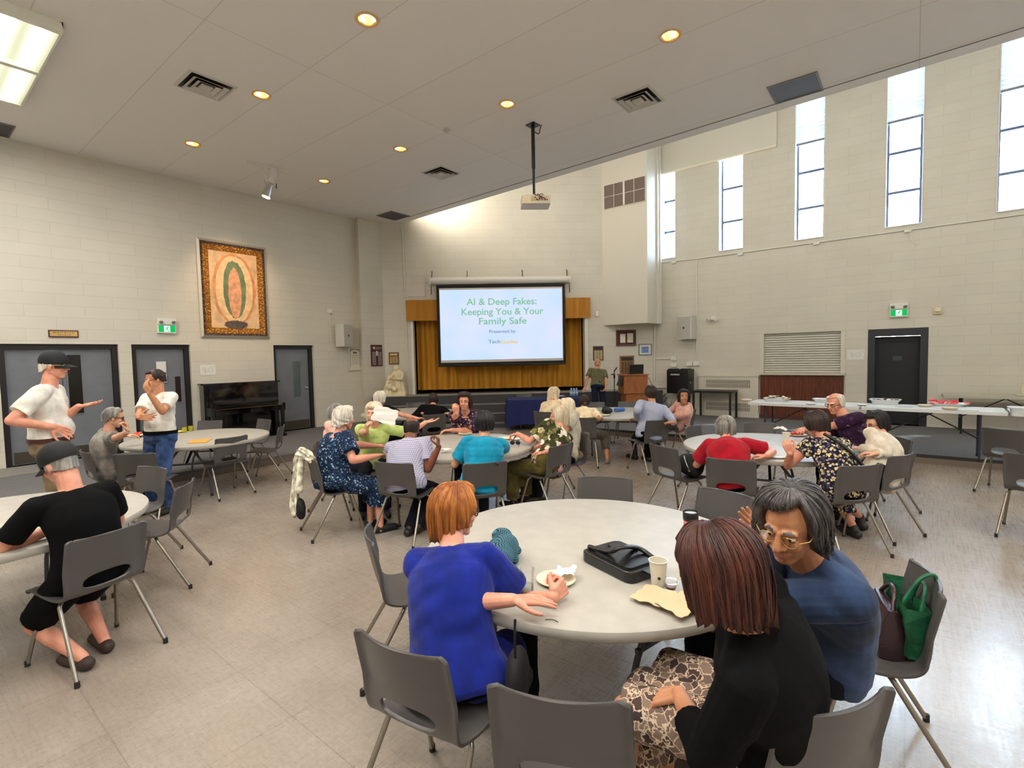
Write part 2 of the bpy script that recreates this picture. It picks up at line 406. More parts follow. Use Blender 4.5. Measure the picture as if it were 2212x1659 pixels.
def ceil_mat():
    m, nt, b = new_mat('painted_ceiling'); L = nt.links.new
    tc = N(nt, 'ShaderNodeTexCoord')
    br = N(nt, 'ShaderNodeTexBrick'); br.offset = 0; br.inputs['Scale'].default_value = 1
    br.inputs['Brick Width'].default_value = 6.1; br.inputs['Row Height'].default_value = 1.22; br.inputs['Mortar Size'].default_value = 0.006
    br.inputs['Color1'].default_value = (*lin((236, 233, 228)), 1); br.inputs['Color2'].default_value = (*lin((235, 231, 226)), 1); br.inputs['Mortar'].default_value = (*lin((214, 208, 199)), 1)
    sp = N(nt, 'ShaderNodeSeparateXYZ'); mp = N(nt, 'ShaderNodeCombineXYZ'); L(tc.outputs['Object'], sp.inputs[0]); L(sp.outputs[2], mp.inputs[0]); L(sp.outputs[0], mp.inputs[1])
    L(mp.outputs[0], br.inputs['Vector']); L(br.outputs['Color'], b.inputs['Base Color'])
    n = N(nt, 'ShaderNodeTexNoise'); n.inputs['Scale'].default_value = 70; L(tc.outputs['Object'], n.inputs['Vector'])
    bp = N(nt, 'ShaderNodeBump'); bp.inputs['Strength'].default_value = 0.12; bp.inputs['Distance'].default_value = 0.01
    L(n.outputs['Fac'], bp.inputs['Height']); L(bp.outputs[0], b.inputs['Normal']); b.inputs['Roughness'].default_value = 0.75
    return m

def struct(o): o['kind'] = 'structure'; return o
def wall(name, x0, x1, z0, z1, holes, thick, origin, rot, m):
    """a wall in its own frame: x along, y into the wall, z up; holes are (x0,x1,z0,z1)"""
    xs = sorted({x0, x1, *[h[0] for h in holes], *[h[1] for h in holes]}); zs = sorted({z0, z1, *[h[2] for h in holes], *[h[3] for h in holes]})
    mb = MB()
    for i in range(len(xs)-1):
        run = None
        for j in range(len(zs)-1):
            cx, cz = (xs[i]+xs[i+1])/2, (zs[j]+zs[j+1])/2
            solid = not any(h[0] < cx < h[1] and h[2] < cz < h[3] for h in holes)
            if solid: run = (run[0], zs[j+1]) if run else (zs[j], zs[j+1])
            if run and (not solid or j == len(zs)-2):
                mb.box(((xs[i]+xs[i+1])/2, thick/2, (run[0]+run[1])/2), (xs[i+1]-xs[i], thick, run[1]-run[0])); run = None
    return struct(mb.build(name, m, None, None, origin, rot))

# floor and carpeted platform one step up
fl = MB().add([(-5, -6, 0), (XR, -6, 0), (XR, YL, 0), (-5, YL, 0)], [(0, 1, 2, 3)])
struct(fl.build('floor', floor_mat()))
plat = MB().prism([(-5, YL+.3, 0), (-5, YF, 0), (XF, YF, 0), (XF, -6, 0), (XR+.3, -6, 0), (XR+.3, YL+.3, 0)], (0, 0, ZP))
struct(plat.build('floor_carpet', M_CARPET))
for i, (a, c) in enumerate((((-5, YF), (XF, YF)), ((XF, YF), (XF, -6)))):
    a, c = np.array(a), np.array(c); t = (c-a)/np.linalg.norm(c-a); n = np.array([t[1], -t[0]])
    ang = math.atan2(t[1], t[0]); mid = (a+c)/2+n*0.006
    e = MB().box((mid[0], mid[1], ZP-.022), (np.linalg.norm(c-a), .018, .05), ang)
    struct(e.build('trim_%d' % (2*i+1), M_RUBBER if i else mat('carpet_nosing', (98, 92, 88), .9)))
    e = MB().box((mid[0], mid[1], .047), (np.linalg.norm(c-a), .012, .094), ang)
    struct(e.build('trim_%d' % (2*i+2), M_BASEB))
# pale metal edge strip across the carpet in front of the double doors
struct(MB().box((0.2, 10.72, ZP+.004), (3.2, .03, .008)).build('trim_7', M_STEEL))
struct(MB().box((0.2, 11.2, ZP+.002), (3.2, .93, .004)).build('trim_8', mat('entrance_matting', (128, 124, 118), .95, var=.1, vscale=80)))

# ceiling: flat, with a free edge; a higher roof over the window side
def xe(y): return 8.881+.0318*y
yw = 10.98
DL = [(x, y) for x in (3.57, 6.02) for y in (2.30, 4.76, 7.20, 9.66) if (x, y) != (3.57, 2.30)] + [(3.57, 2.30), (6.02, -.15), (3.57, -.15), (6.02, -2.6), (1.12, 2.3)]
XI = 8.3
cl = wall('ceiling', -5, XI, -6, YL+.3, [(x-.085, x+.085, y-.085, y+.085) for x, y in DL], .25, (0, 0, ZC+.25), 0, ceil_mat())
cl.rotation_euler = (-math.pi/2, 0, 0)
ce = MB().prism([(p[0], 0, p[1]) for p in ((XI, -6), (XI, YL+.3), (8.77, YL+.3), (8.77, 11.45), (xe(yw), yw), (xe(-6), -6))], (0, .25, 0))
struct(ce.build('ceiling_edge', cl.data.materials[0], None, None, (0, 0, ZC+.25))).rotation_euler = (-math.pi/2, 0, 0)
g = MB(); g.prism([(xe(-6)-.27, -6, ZC-.006), (xe(-6)-.255, -6, ZC-.006), (xe(10.5)-.255, 10.5, ZC-.006), (xe(10.5)-.27, 10.5, ZC-.006)], (0, 0, .02))
struct(g.build('trim_9', mat('ceiling_joint', (120, 117, 116), .8)))
M_CEILP = mat('roof_paint', (206, 201, 192), .75)
f = MB().prism([(xe(-6)-.06, -6, ZC+.2), (xe(-6), -6, ZC+.2), (xe(yw), yw, ZC+.2), (xe(yw)-.06, yw, ZC+.2)], (0, 0, 2.9))
struct(f.build('wall_clerestory', M_CEILP))
struct(MB().prism([(xe(-6)-.1, -6.3, 8.4), (XR+.4, -6.3, 8.4), (XR+.4, 12, 8.4), (xe(12)-.1, 12, 8.4)], (0, 0, .2)).build('ceiling_high', M_CEILP))

# left wall with three doorways
def rectL(x0, y0, x1, y1): 
    a, c = onL(x0, (y0+y1)/2), onL(x1, (y0+y1)/2); t, b = onL((x0+x1)/2, y0), onL((x0+x1)/2, y1); return a[0], c[0], b[2], t[2]
d1 = (onL(3, 870)[0], onL(263, 870)[0]); d2 = (onL(291, 870)[0], onL(417, 870)[0]); d3 = (onL(595, 850)[0], onL(681, 850)[0])
ZD = 2.185
wall('wall_left', -5, 8.17, 0, ZC+.1, [(d[0], d[1], ZP, ZD) for d in (d1, d2, d3)], .3, (0, YL, 0), 0, M_WALL)
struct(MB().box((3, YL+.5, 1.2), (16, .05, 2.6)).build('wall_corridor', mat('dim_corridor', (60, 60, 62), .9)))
pa, pb = np.array([8.16, YL]), np.array([8.07, 11.43])
pil = MB().prism([(8.15, YL+.1, 0), (8.05, 11.43, 0), (8.77, 11.43, 0), (8.77, YL+.3, 0), (8.15, YL+.3, 0)], (0, 0, ZC+.1))
struct(pil.build('wall_pilaster', M_WALL))
# stage wall with the proscenium opening
LW = float(np.linalg.norm(WB-WA))
def wx(p): return float((np.array(p[:2])-WA)@WT)
sx0, sx1 = wx(onW(889, 760)), wx(onW(1270, 750)); sz1 = onW(1080, 660)[2]
ZS = 0.80
wall('wall_stage', 0, LW+.4, 0, 8.4, [(sx0, sx1, ZS, sz1)], .3, (WA[0], WA[1], 0), ROT_W, M_WALL)
def W3(x, y, z): return (WA[0]+WT[0]*x+WN[0]*y, WA[1]+WT[1]*x+WN[1]*y, z)   # stage-wall frame -> hall
M_STAGE = mat('stage_floor_grey', (150, 146, 140), .6, var=.05)
st = MB().box((LW/2-.1, 0.85, ZS/2), (LW+.3, 2.9, ZS)).build('floor_stage', mat('stage_front_grey', (66, 65, 68), .8, var=.1, vscale=40), None, None, (WA[0], WA[1], 0), ROT_W); struct(st)
struct(MB().box((LW/2-.1, -.30, ZS+.006), (LW+.3, .62, .012)).build('trim_10', M_STAGE, None, None, (WA[0], WA[1], 0), ROT_W))
SX = wx(onp(1100, 880, (WN[0], WN[1], 0), WN@WA-1.2))
for i in range(3):
    z = ZS-.22*(i+1)
    struct(MB().box((SX/2+.1, -.60-.125-.25*i, z/2), (SX-.2, .25, z)).build('trim_%d' % (11+2*i), mat('step_carpet', (72, 71, 74), .9, var=.1, vscale=40), None, None, (WA[0], WA[1], 0), ROT_W))
    struct(MB().box((SX/2+.1, -.60-.25*(i+1)-.004, z-.012), (SX-.2, .02, .03)).build('trim_%d' % (12+2*i), mat('step_nosing', (128, 126, 124), .5), None, None, (WA[0], WA[1], 0), ROT_W))
# white jambs, and the unlit void behind the curtain painted black
for i, x in enumerate((sx0+.035, sx1-.045)):
    struct(MB().box((x, .12, (ZS+sz1)/2), (.07 if i == 0 else .09, .30, sz1-ZS)).build('trim_%d' % (20+i), M_TRIMW, None, None, (WA[0], WA[1], 0), ROT_W))
struct(MB().box((LW/2, 2.3, 2.5), (LW+.6, .05, 5.2)).box((LW/2, 1.3, 4.4), (LW+.6, 2.0, .05)).box((sx0-.3, 1.3, 2.5), (.05, 2, 4)).box((sx1+.3, 1.3, 2.5), (.05, 2, 4)).build('wall_backstage', mat('black_drape', (12, 12, 13), .95), None, None, (WA[0], WA[1], 0), ROT_W))

# right wall: tall windows, serving hatch, door
def ry(p): return -float(p[1])
wins = []
for (x0, x1, yb, ym) in ((1419, 1459, 565, 470), (1553, 1605, 547, 450), (1717, 1781, 525, 400), (1914, 1994, 497, 350), (2157, 2250, 459, 300)):
    wins.append((ry(onR(x0, ym)), ry(onR(x1, ym)), 4.40, 8.35))
wins += [(3.22, 3.82, 4.40, 8.35), (4.95, 5.55, 4.40, 8.35)]
hs = (ry(onR(1643, 760)), ry(onR(1824, 760)), onR(1731, 806)[2], onR(1731, 718.5)[2])
dr = (ry(onR(1874, 800)), ry(onR(2004, 800)), ZP, onR(1939, 709.5)[2])
wall('wall_right', -6.2, 6.2, 0, 8.4, wins+[hs, dr], .38, (XR, 0, 0), ROT_R, M_WALL)
wall('wall_rear', -6, 12, 0, 8.4, [], .3, (-5, 0, 0), math.pi/2, M_WALL)
wall('wall_near', -14, 5.3, 0, 8.4, [], .3, (0, -6, 0), math.pi, M_WALL)
M_ALU = mat('window_frame_dark', (74, 82, 98), .4, .3)
M_GLASS = glass_mat('window_glass', (235, 244, 252), .12)
M_REVEAL = mat('window_reveal_white', (235, 238, 240), .5)
for i, w in enumerate(wins):
    cxw = (w[0]+w[1])/2; ww = w[1]-w[0]
    r = struct(thing('window_%d' % (i+1), None, None, (XR, -cxw, 4.40), ROT_R))
    fr = MB(); H = 3.95; fw = .05
    for s in (-1, 1): fr.box((s*(ww/2-fw/2), .26, H/2), (fw, .08, H))
    zs = [0.025, 0.78, 1.62, 2.55, 3.925]
    for z in zs: fr.box((0, .26, z), (ww-2*fw, .08, .055))
    fr.build('window_frame', M_ALU, r)
    MB().box((0, .262, H/2), (ww-2*fw, .006, H)).build('window_pane', M_GLASS, r)
    sl = MB().box((0, .15, .012), (ww, .36, .024)); sl.build('window_sill', M_REVEAL, r)
    rv = MB()
    for s in (-1, 1): rv.box((s*(ww/2+.0-.004), .12, H/2), (.010, .26, H))
    rv.build('window_reveal', M_REVEAL, r)
    # daylight comes in through each window
    pd = bpy.data.lights.new('daylight_portal', 'AREA'); pd.shape = 'RECTANGLE'; pd.size = ww; pd.size_y = H; pd.cycles.is_portal = True
    po = bpy.data.objects.new('daylight_portal', pd); COL.objects.link(po)
    po.location = (XR+.45, -cxw, 4.40+H/2); po.rotation_euler = Vector((-1, 0, 0)).to_track_quat('-Z', 'Z').to_euler()
# crumpled pleated blinds at the tops of the windows
M_BLIND = mat('pleated_blind', (236, 240, 246), .8, trans=0.0)
bm_ = M_BLIND.node_tree; bs = bm_.nodes['Principled BSDF']
tl = bm_.nodes.new('ShaderNodeBsdfTranslucent'); tl.inputs[0].default_value = (.85, .9, .95, 1)
mx = bm_.nodes.new('ShaderNodeMixShader'); mx.inputs[0].default_value = .045
bm_.links.new(bs.outputs[0], mx.inputs[1]); bm_.links.new(tl.outputs[0], mx.inputs[2]); bm_.links.new(mx.outputs[0], bm_.nodes['Material Output'].inputs[0])
zb = {2: onR(1749, 302)[2], 3: onR(1955, 252)[2], 4: onR(2190, 185)[2], 5: 6.7, 6: 6.7}
names = {2: 'crumpled white pleated blind at the top of the window nearest the beige panel', 3: 'crumpled white pleated blind in the window above the exit sign', 4: 'crumpled white pleated blind in the rightmost window at the edge of the photo'}
for i in (2, 3, 4, 5, 6):
    w = wins[i]; ww = w[1]-w[0]-.02; z0 = zb[i]; h = 8.33-z0; n = int(h/.045)
    rng = random.Random(i)
    P = []
    for j in range(n+1):
        z = h*j/n; row = []
        for k in range(9):
            u = k/8-.5
            row.append((u*ww, .12+(.022 if j % 2 else -.022)*(1-.3*abs(u))+.008*math.sin(3*u+j*.7), z+rng.uniform(-.012, .012)*(j > 0)))
        P.append(row)
    if i < 5:
        r = thing('window_blind', names[i], 'blind', (XR, -(w[0]+w[1])/2, z0), ROT_R)
    else: r = thing('window_blind', 'white pleated blind in a window beyond the right edge of the photo', 'blind', (XR, -(w[0]+w[1])/2, z0), ROT_R, 'blinds beyond the frame')
    MB().grid(P).build('blind_fabric', M_BLIND, r)
    MB().box((0, .12, -.02), (ww, .05, .045)).build('bottom_rail', mat('blind_rail', (120, 122, 130), .5), r)
# shrub outside the first window, pale unseen ground and sky beyond
rng = random.Random(3)
tr = MB(); tcn = onR(1440, 552)*1.0+np.array([6.0, 0, 0]); d = ray(1440, 556); tcn = CO+d*((XR+7-0)/d[0])
for k in range(900):
    q = np.array([rng.gauss(0, .8), rng.gauss(0, 1.0), rng.gauss(-.75, .55)])
    p = tcn+q; a = rng.uniform(0, 6.28); s = rng.uniform(.07, .13)
    u = Vector((rng.uniform(-1, 1), rng.uniform(-1, 1), rng.uniform(-1, 1))).normalized()*s; v = u.orthogonal().normalized()*s*.5
    P = Vector(p); tr.add([P-u, P-v, P+u, P+v], [(0, 1, 2, 3)])
tro = tag(thing('tree', 'sunlit green tree crown seen outside the leftmost window', 'tree', (tcn[0], tcn[1], 0)), kind=None)
cr = tr.build('foliage', mat('sunlit_leaves', (150, 190, 90), .6, var=.3, vscale=3)); cr.parent = tro; cr.location = (-tcn[0], -tcn[1], 0); cr['kind'] = 'stuff'
tk = MB().cone((0, 0, -.2), (0, 0, tcn[2]-.6), .16, .08, 10); tk.build('trunk', mat('bark', (96, 82, 66), .9), tro)
struct(MB().add([(XR+.5, -60, -.3), (90, -60, -.3), (90, 60, -.3), (XR+.5, 60, -.3)], [(0, 1, 2, 3)]).build('ground_outside', mat('pale_car_park', (196, 194, 188), .9)))  # unseen ground, made pale to bounce daylight up to the ceiling
# ------------------------------------------------------------------ doors
def scribble(mb, x0, x1, z, y, h=.006, rng=None, mi=0, gap=.25):
    """a row of small strokes standing for a line of lettering too small to read"""
    rng = rng or random.Random(1); x = x0
    while x < x1:
        w = rng.uniform(.6, 2.2)*h
        mb.box((min(x+w/2, x1), y, z), (w, .0012, h*rng.uniform(.7, 1))); x += w+h*rng.uniform(.3, 1.3)*(1+gap)
def door(n, x0, x1, z1, leaves, yrec=.13):
    w = x1-x0; h = z1-ZP
    r = struct(thing('door_%d' % n, None, None, (x0, YL, ZP), 0))
    fr = MB(); t = .085
    fr.box((t/2, yrec, h/2), (t, .12, h)).box((w-t/2, yrec, h/2), (t, .12, h)).box((w/2, yrec, h-t/2), (w-2*t, .12, t))
    fr.build('door_frame', M_DARKFRAME, r)
    n_l = len(leaves); lw = (w-2*t)/n_l
    for i, lf in enumerate(leaves):
        lx = t+lw*i
        o = MB().rbox((lx+lw/2, yrec+.02, (h-t)/2+.004), (lw-.008, .045, h-t-.008), .004).build('door_leaf', M_DOOR, r)
        MB().box((lx+lw/2, yrec-.004, .12), (lw-.06, .006, .20)).build('kick_plate', M_KICK, o)
        if 'glass' in lf:
            gx, gz, gw, gh = lf['glass']
            p = MB().box((lx+gx, yrec-.004, gz), (gw, .010, gh)).build('door_glass', lf.get('gm', M_BLACK), o)
            b = MB(); bt = .022
            for s in (-1, 1):
                b.box((lx+gx+s*(gw/2+bt/2), yrec-.005, gz), (bt, .014, gh+2*bt)).box((lx+gx, yrec-.005, gz+s*(gh/2+bt/2)), (gw, .014, bt))
            b.build('glazing_bead', M_DOOR, o)
        if 'handle' in lf:
            hx = lx+lf['handle']
            k = MB().lathe([(.0, 0), (.032, 0), (.032, .012), (.012, .014), (.012, .045), (.026, .052), (.030, .066), (.024, .080), (0, .084)], (0, 0, 0), 16)
            kk = k.build('door_knob', M_STEEL, o, 60); kk.location = (hx, yrec-.003, 1.0); kk.rotation_euler = (math.pi/2, 0, 0)
    return r
M_GREYGLASS = mat('dark_wired_glass', (14, 15, 17), .12)
dw = d1[1]-d1[0]
door(1, d1[0], d1[1], ZD, [dict(glass=(.52, 1.33, .13, 1.05), gm=M_GREYGLASS), dict(glass=(.17, 1.33, .19, 1.05), gm=M_GREYGLASS)])
lw2 = d2[1]-d2[0]
dd2 = door(2, d2[0], d2[1], ZD, [dict(glass=(lw2-.30, 1.14, .10, .52), gm=mat('dark_maroon_glass', (38, 24, 28), .2))])
sg = MB().box((.50, .104, 1.50), (.17, .004, .42)); sgo = sg.build('door_sign', mat('sign_white', (224, 221, 214), .6), dd2)
tx = MB(); tx.box((.50, .1015, 1.47), (.16, .002, .05)); tx.build('red_band', mat('sign_red', (150, 40, 50), .6), sgo)
tx = MB(); rr_ = random.Random(4)
for k in range(4): scribble(tx, .44, .56, 1.40-.03*k, .1012, .012, rr_)
tx.build('lettering', M_BLACK, sgo)
lw3 = d3[1]-d3[0]
dd3 = door(3, d3[0], d3[1], ZD, [dict(glass=(lw3*.52, 1.22, .17, .86), gm=glass_mat('door_glass_clear', (235, 245, 240), .15), handle=lw3-.26)])
# glowing panel stands in for the daylight behind the third door's pane
lit = struct(MB().box((0, 0, 0), (.60, .02, 1.3)).build('window_20', emit_mat('outside_daylight', (214, 236, 210), 1.1), None, None, (d3[0]+lw3*.62, YL+.30, ZP+1.66)))
struct(MB().box((0, 0, 0), (.60, .02, .6)).build('wall_vestibule', mat('vestibule_wall', (110, 106, 104), .8), None, None, (d3[0]+lw3*.62, YL+.31, ZP+.72)))

# ------------------------------------------------------------------ wall-mounted pieces, left wall
def mount(name, label, cat, p, rot, group=None): return thing(name, label, cat, tuple(p), rot, group)
M_GOLDB = mat('brass_plate', (206, 172, 108), .35, .5, var=.05)
M_MAROON = wood_mat('maroon_wood', (66, 22, 24), (92, 36, 34), 5)
M_WALNUT = wood_mat('walnut_wood', (70, 42, 24), (104, 66, 38), 5)
M_INK = mat('dark_ink', (60, 52, 46), .7)
p = onL(137, 721); r = mount('wall_plaque', 'small brass nameplate in a maroon frame above the grey double doors', 'plaque', p, 0)
w, h = .40, .115
MB().box((0, -.012, 0), (w, .024, h+.01)).build('frame', M_MAROON, r)
MB().box((0, -.026, 0), (w-.035, .006, h-.03)).build('plate', M_GOLDB, r)
s_ = MB(); scribble(s_, -.14, .14, .018, -.0295, .012, random.Random(2)); scribble(s_, -.08, .08, -.022, -.0295, .012, random.Random(3)); s_.build('lettering', M_INK, r)

M_GREEN = emit_mat('exit_green', (20, 172, 84), 1.0)
M_SIGNW = emit_mat('exit_white', (226, 244, 240), 1.0)
def exit_sign(label, p, rot):
    r = mount('exit_sign', label, 'exit sign', p, rot, None)
    MB().rbox((0, -.045, .075), (.32, .09, .12), .01).build('lamp_housing', M_WHITEP, r)
    MB().rbox((0, -.030, -.07), (.32, .06, .17), .008).build('sign_housing', M_WHITEP, r)
    MB().box((0, -.062, -.07), (.28, .004, .125)).build('green_panel', M_GREEN, r)
    MB().box((0, -.0645, -.07), (.105, .004, .118)).build('white_panel', M_SIGNW, r)
    m = MB(); y = -.068
    m.cone((.018, y+.002, -.024), (.018, y-.001, -.024), .010, .010, 12)
    for a, b, t in (((.012, -.040), (-.006, -.078), .016), ((.010, -.042), (.034, -.056), .008), ((.034, -.056), (.042, -.044), .007), ((.006, -.044), (-.020, -.050), .008), ((-.020, -.050), (-.028, -.066), .007),
                    ((-.004, -.078), (.020, -.094), .010), ((.020, -.094), (.018, -.122), .009), ((-.006, -.078), (-.020, -.102), .010), ((-.020, -.102), (-.042, -.102), .009)):
        a, b = Vector((a[0], 0, a[1])), Vector((b[0], 0, b[1])); d = (b-a).normalized(); n = Vector((d.z, 0, -d.x))*t/2
        m.prism([(q.x, y, q.z) for q in (a+n, b+n, b-n, a-n)], (0, .003, 0))
    m.build('running_figure', M_GREEN, r)
    for sx in (-.10, .10):
        o = MB().lathe([(0, .0), (.030, .0), (.036, .03), (.030, .034), (0, .034)], (0, 0, 0), 16).build('emergency_lamp', M_STEEL, r, 50)
        o.location = (sx, -.088, .068); o.rotation_euler = (math.pi/2+.5, 0, -.3 if sx < 0 else .3)
exit_sign('green running-man exit sign above the door beside the framed painting', onL(358, 703), 0)

# framed painting: a plain generic panel in the same colours
pc = onL(506, 628); r = mount('framed_painting', 'large painting with a draped green and peach oval shape in an ornate gold frame', 'painting', (pc[0], pc[1], pc[2]), 0)
x0, x1, z0, z1 = rectL(432, 527, 580, 735); W_, H_ = x1-x0, onL(506, 530)[2]-onL(506, 735)[2]
def frame_ring(mb, w, h, t, y0, y1):
    # picture-frame moulding: outer w x h, width t, depth between y0 (outer) and y1 (inner)
    for (a, b, c, d) in (((-w/2, -h/2), (w/2, -h/2), (w/2-t, -h/2+t), (-w/2+t, -h/2+t)), ((w/2, -h/2), (w/2, h/2), (w/2-t, h/2-t), (w/2-t, -h/2+t)),
                         ((w/2, h/2), (-w/2, h/2), (-w/2+t, h/2-t), (w/2-t, h/2-t)), ((-w/2, h/2), (-w/2, -h/2), (-w/2+t, -h/2+t), (-w/2+t, h/2-t))):
        f_ = [(a[0], y0, a[1]), (b[0], y0, b[1]), (c[0], y1, c[1]), (d[0], y1, d[1])]
        bk = [(q[0], 0, q[2]) for q in f_]
        mb.add(f_+bk, [(3, 2, 1, 0), (4, 5, 6, 7), (0, 1, 5, 4), (1, 2, 6, 5), (2, 3, 7, 6), (3, 0, 4, 7)])
def ornate(name, a, b, sc):
    m, nt, bb = new_mat(name); L = nt.links.new
    tc = N(nt, 'ShaderNodeTexCoord'); v = N(nt, 'ShaderNodeTexVoronoi'); v.inputs['Scale'].default_value = sc; L(tc.outputs['Object'], v.inputs['Vector'])
    rp = ramp(nt, [(0.1, a), (0.5, b)]); L(v.outputs['Distance'], rp.inputs[0]); L(rp.outputs[0], bb.inputs['Base Color'])
    bp = N(nt, 'ShaderNodeBump'); bp.inputs['Distance'].default_value = .02; L(v.outputs['Distance'], bp.inputs['Height']); L(bp.outputs[0], bb.inputs['Normal'])
    bb.inputs['Metallic'].default_value = .35; bb.inputs['Roughness'].default_value = .4; return m
q = MB(); frame_ring(q, W_, H_, .05, -.03, -.055); q.build('outer_moulding', mat('silver_moulding', (196, 186, 168), .4, .4), r)
q = MB(); frame_ring(q, W_-.09, H_-.09, .06, -.05, -.035); q.build('dark_moulding', ornate('dark_carving', (150, 120, 100), (74, 58, 54), 34), r)
q = MB(); frame_ring(q, W_-.20, H_-.20, .12, -.045, -.022); q.build('gold_moulding', ornate('gold_carving', (236, 178, 66), (150, 92, 22), 26), r)
def canvas_mat():
    m, nt, bb = new_mat('painted_canvas'); L = nt.links.new
    tc = N(nt, 'ShaderNodeTexCoord'); n = N(nt, 'ShaderNodeTexNoise'); n.inputs['Scale'].default_value = 3.5; n.inputs['Detail'].default_value = 6
    L(tc.outputs['Object'], n.inputs['Vector']); rp = ramp(nt, [(.3, (196, 158, 118)), (.52, (236, 196, 150)), (.72, (222, 168, 124))]); L(n.outputs['Fac'], rp.inputs[0]); L(rp.outputs[0], bb.inputs['Base Color']); bb.inputs['Roughness'].default_value = .6; return m
MB().box((0, -.012, 0), (W_-.30, .02, H_-.30)).build('canvas', canvas_mat(), r)
def oval(w, h, cz, y, wob=0, seed=1, n=48, cx=0):
    rg = random.Random(seed); return [(cx+w*math.cos(2*math.pi*i/n)*(1+wob*rg.uniform(-1, 1)), y, cz+h*math.sin(2*math.pi*i/n)*(1+wob*rg.uniform(-1, 1))) for i in range(n)]
def flat(name, pts, m, par): return MB().prism(pts, (0, .003, 0)).build(name, m, par)
hh = (H_-.30)/2; hw = (W_-.30)/2
flat('painted_glow', oval(hw*.78, hh*.88, .02, -.0255, .03, 2), mat('paint_amber', (214, 146, 96), .6, var=.08, vscale=6), r)
flat('painted_halo', oval(hw*.68, hh*.82, .02, -.0275, .015, 3), mat('paint_cream', (238, 200, 150), .6, var=.06, vscale=9), r)
flat('painted_drape', oval(hw*.42, hh*.70, .02, -.0295, .04, 5), mat('paint_green', (112, 128, 92), .6, var=.12, vscale=7), r)
flat('painted_fold', oval(hw*.24, hh*.62, -.06, -.0315, .05, 6), mat('paint_peach', (226, 164, 122), .6, var=.10, vscale=10), r)
flat('painted_base', oval(hw*.44, hh*.10, -hh*.84, -.0335, .12, 8), mat('paint_grey', (96, 84, 74), .6, var=.15, vscale=14), r)

def paper(label, p, rot, w=.30, h=.22, landscape=True):
    r = mount('wall_notice', label, 'notice', p, rot)
    MB().box((0, -.004, 0), (w, .006, h)).build('sheet', mat('paper_white', (226, 224, 216), .7), r)
    m = MB(); rg = random.Random(9)
    for c, s in (((-.07, .02), .028), ((-.05, -.03), .02), ((.05, .0), .045)):
        pts = [(c[0]+s*math.cos(a)*rg.uniform(.7, 1.3), -.008, c[1]+s*math.sin(a)*rg.uniform(.7, 1.2)) for a in np.linspace(0, 6.28, 14)]
        m.tube(pts, .0025, 5)
    scribble(m, .09, .13, .06, -.008, .008, rg); m.build('diagram', mat('pencil_grey', (150, 148, 150), .7), r)
paper('white diagram sheet taped to the wall above the upright piano', onL(449, 799), 0)
paper('white diagram sheet taped between the serving hatch and the black door', onR(1848, 766), ROT_R, .32, .22)

# ------------------------------------------------------------------ loudspeakers, conduits and small boxes
M_SPK = mat('speaker_grille', (186, 181, 172), .6, bump=.3, bscale=500)
def speaker(label, p, rot, w=.40, h=.60, d=.28):
    r = mount('wall_speaker', label, 'loudspeaker', p, rot)
    MB().rbox((0, -d/2-.02, 0), (w, d, h), .03).build('cabinet', mat('speaker_case', (206, 202, 193), .5), r)
    MB().box((0, -d-.026, 0), (w-.05, .012, h-.05)).build('grille', M_SPK, r)
    o = MB().box((0, -d-.035, -.01), (.045, .006, .045)); o.build('badge', mat('badge_dark', (58, 56, 58), .4), r)
    MB().box((0, -.01, 0), (.12, .02, .2)).build('bracket', M_WHITEP, r)
pl = onL(733, 725); speaker('beige box loudspeaker on the left wall above the framed certificate', (pl[0], YL, pl[2]), .25, .36, .58)
pr_ = onR(1490, 708); speaker('grey box loudspeaker high on the right wall above the black rack cabinet', (XR, pr_[1], pr_[2]), ROT_R-.2, .42, .62)
def pipe(name, label, cat, pts, r, m=None): return tag(MB().tube(pts, r, 8).build(name, m or M_TRIMW, None, 60), label, cat)
a, b, c, d_ = onL(711, 676, .02), onL(715, 735, .02), onL(717, 735, .02), onL(722, 737, .05)
pipe('conduit', 'thin white conduit running down to the left wall loudspeaker', 'conduit', [a, b, d_], .012)
def wbox(label, cat, p, rot, w, h, d=.05, name='junction_box', m=None):
    o = MB().rbox((0, -d/2, 0), (w, d, h), .008).build(name, m or M_WHITEP, None, None, tuple(p), rot); return tag(o, label, cat)
wbox('small white box at the top of the conduit left of the certificate', 'junction box', onL(711, 672), 0, .12, .10)
wbox('white thermostat box right of the golden valance', 'thermostat', onW(1289, 678), ROT_W, .09, .14)
wbox('white switch box low on the right wall, upper of the two by the corner', 'switch box', onR(1456, 774), ROT_R, .16, .11)
wbox('white card holder just above the black rack cabinet by the corner', 'card holder', onR(1456, 788), ROT_R, .17, .11)
wbox('white outlet box above the right edge of the black rack cabinet', 'outlet box', onR(1490, 786), ROT_R, .15, .11)
o = wbox('white outlet box with a grey plug hanging below, right of the rack cabinet', 'outlet box', onR(1505, 785), ROT_R, .16, .11)
pipe('conduit', 'vertical white pipe in the corner under the bulkhead', 'conduit', [onR(1414, 700, .03), onR(1414, 822, .03)], .02)
pipe('conduit', 'tall thin white conduit dropping past the right wall loudspeaker', 'conduit', [onR(1505, 560, .02), onR(1505, 780, .02)], .013)
pipe('conduit', 'long white conduit running under the tall windows', 'conduit', [onR(1420, 568, .02), onR(1507, 558.6, .02), onR(2212, 462.4, .02), (XR-.02, -3, onR(2212, 462, .02)[2])], .014)
pipe('conduit', 'short white conduit from the corner pipe to the switch box', 'conduit', [onR(1416, 776, .02), onR(1450, 775, .02)], .010)
pipe('conduit', 'white angled conduit beside the left end of the projection screen', 'conduit', [onW(882, 640, .02), onW(918, 640, .02), onW(916, 597, .03), onW(922, 588, .06), onW(930, 594, .12)], .012)
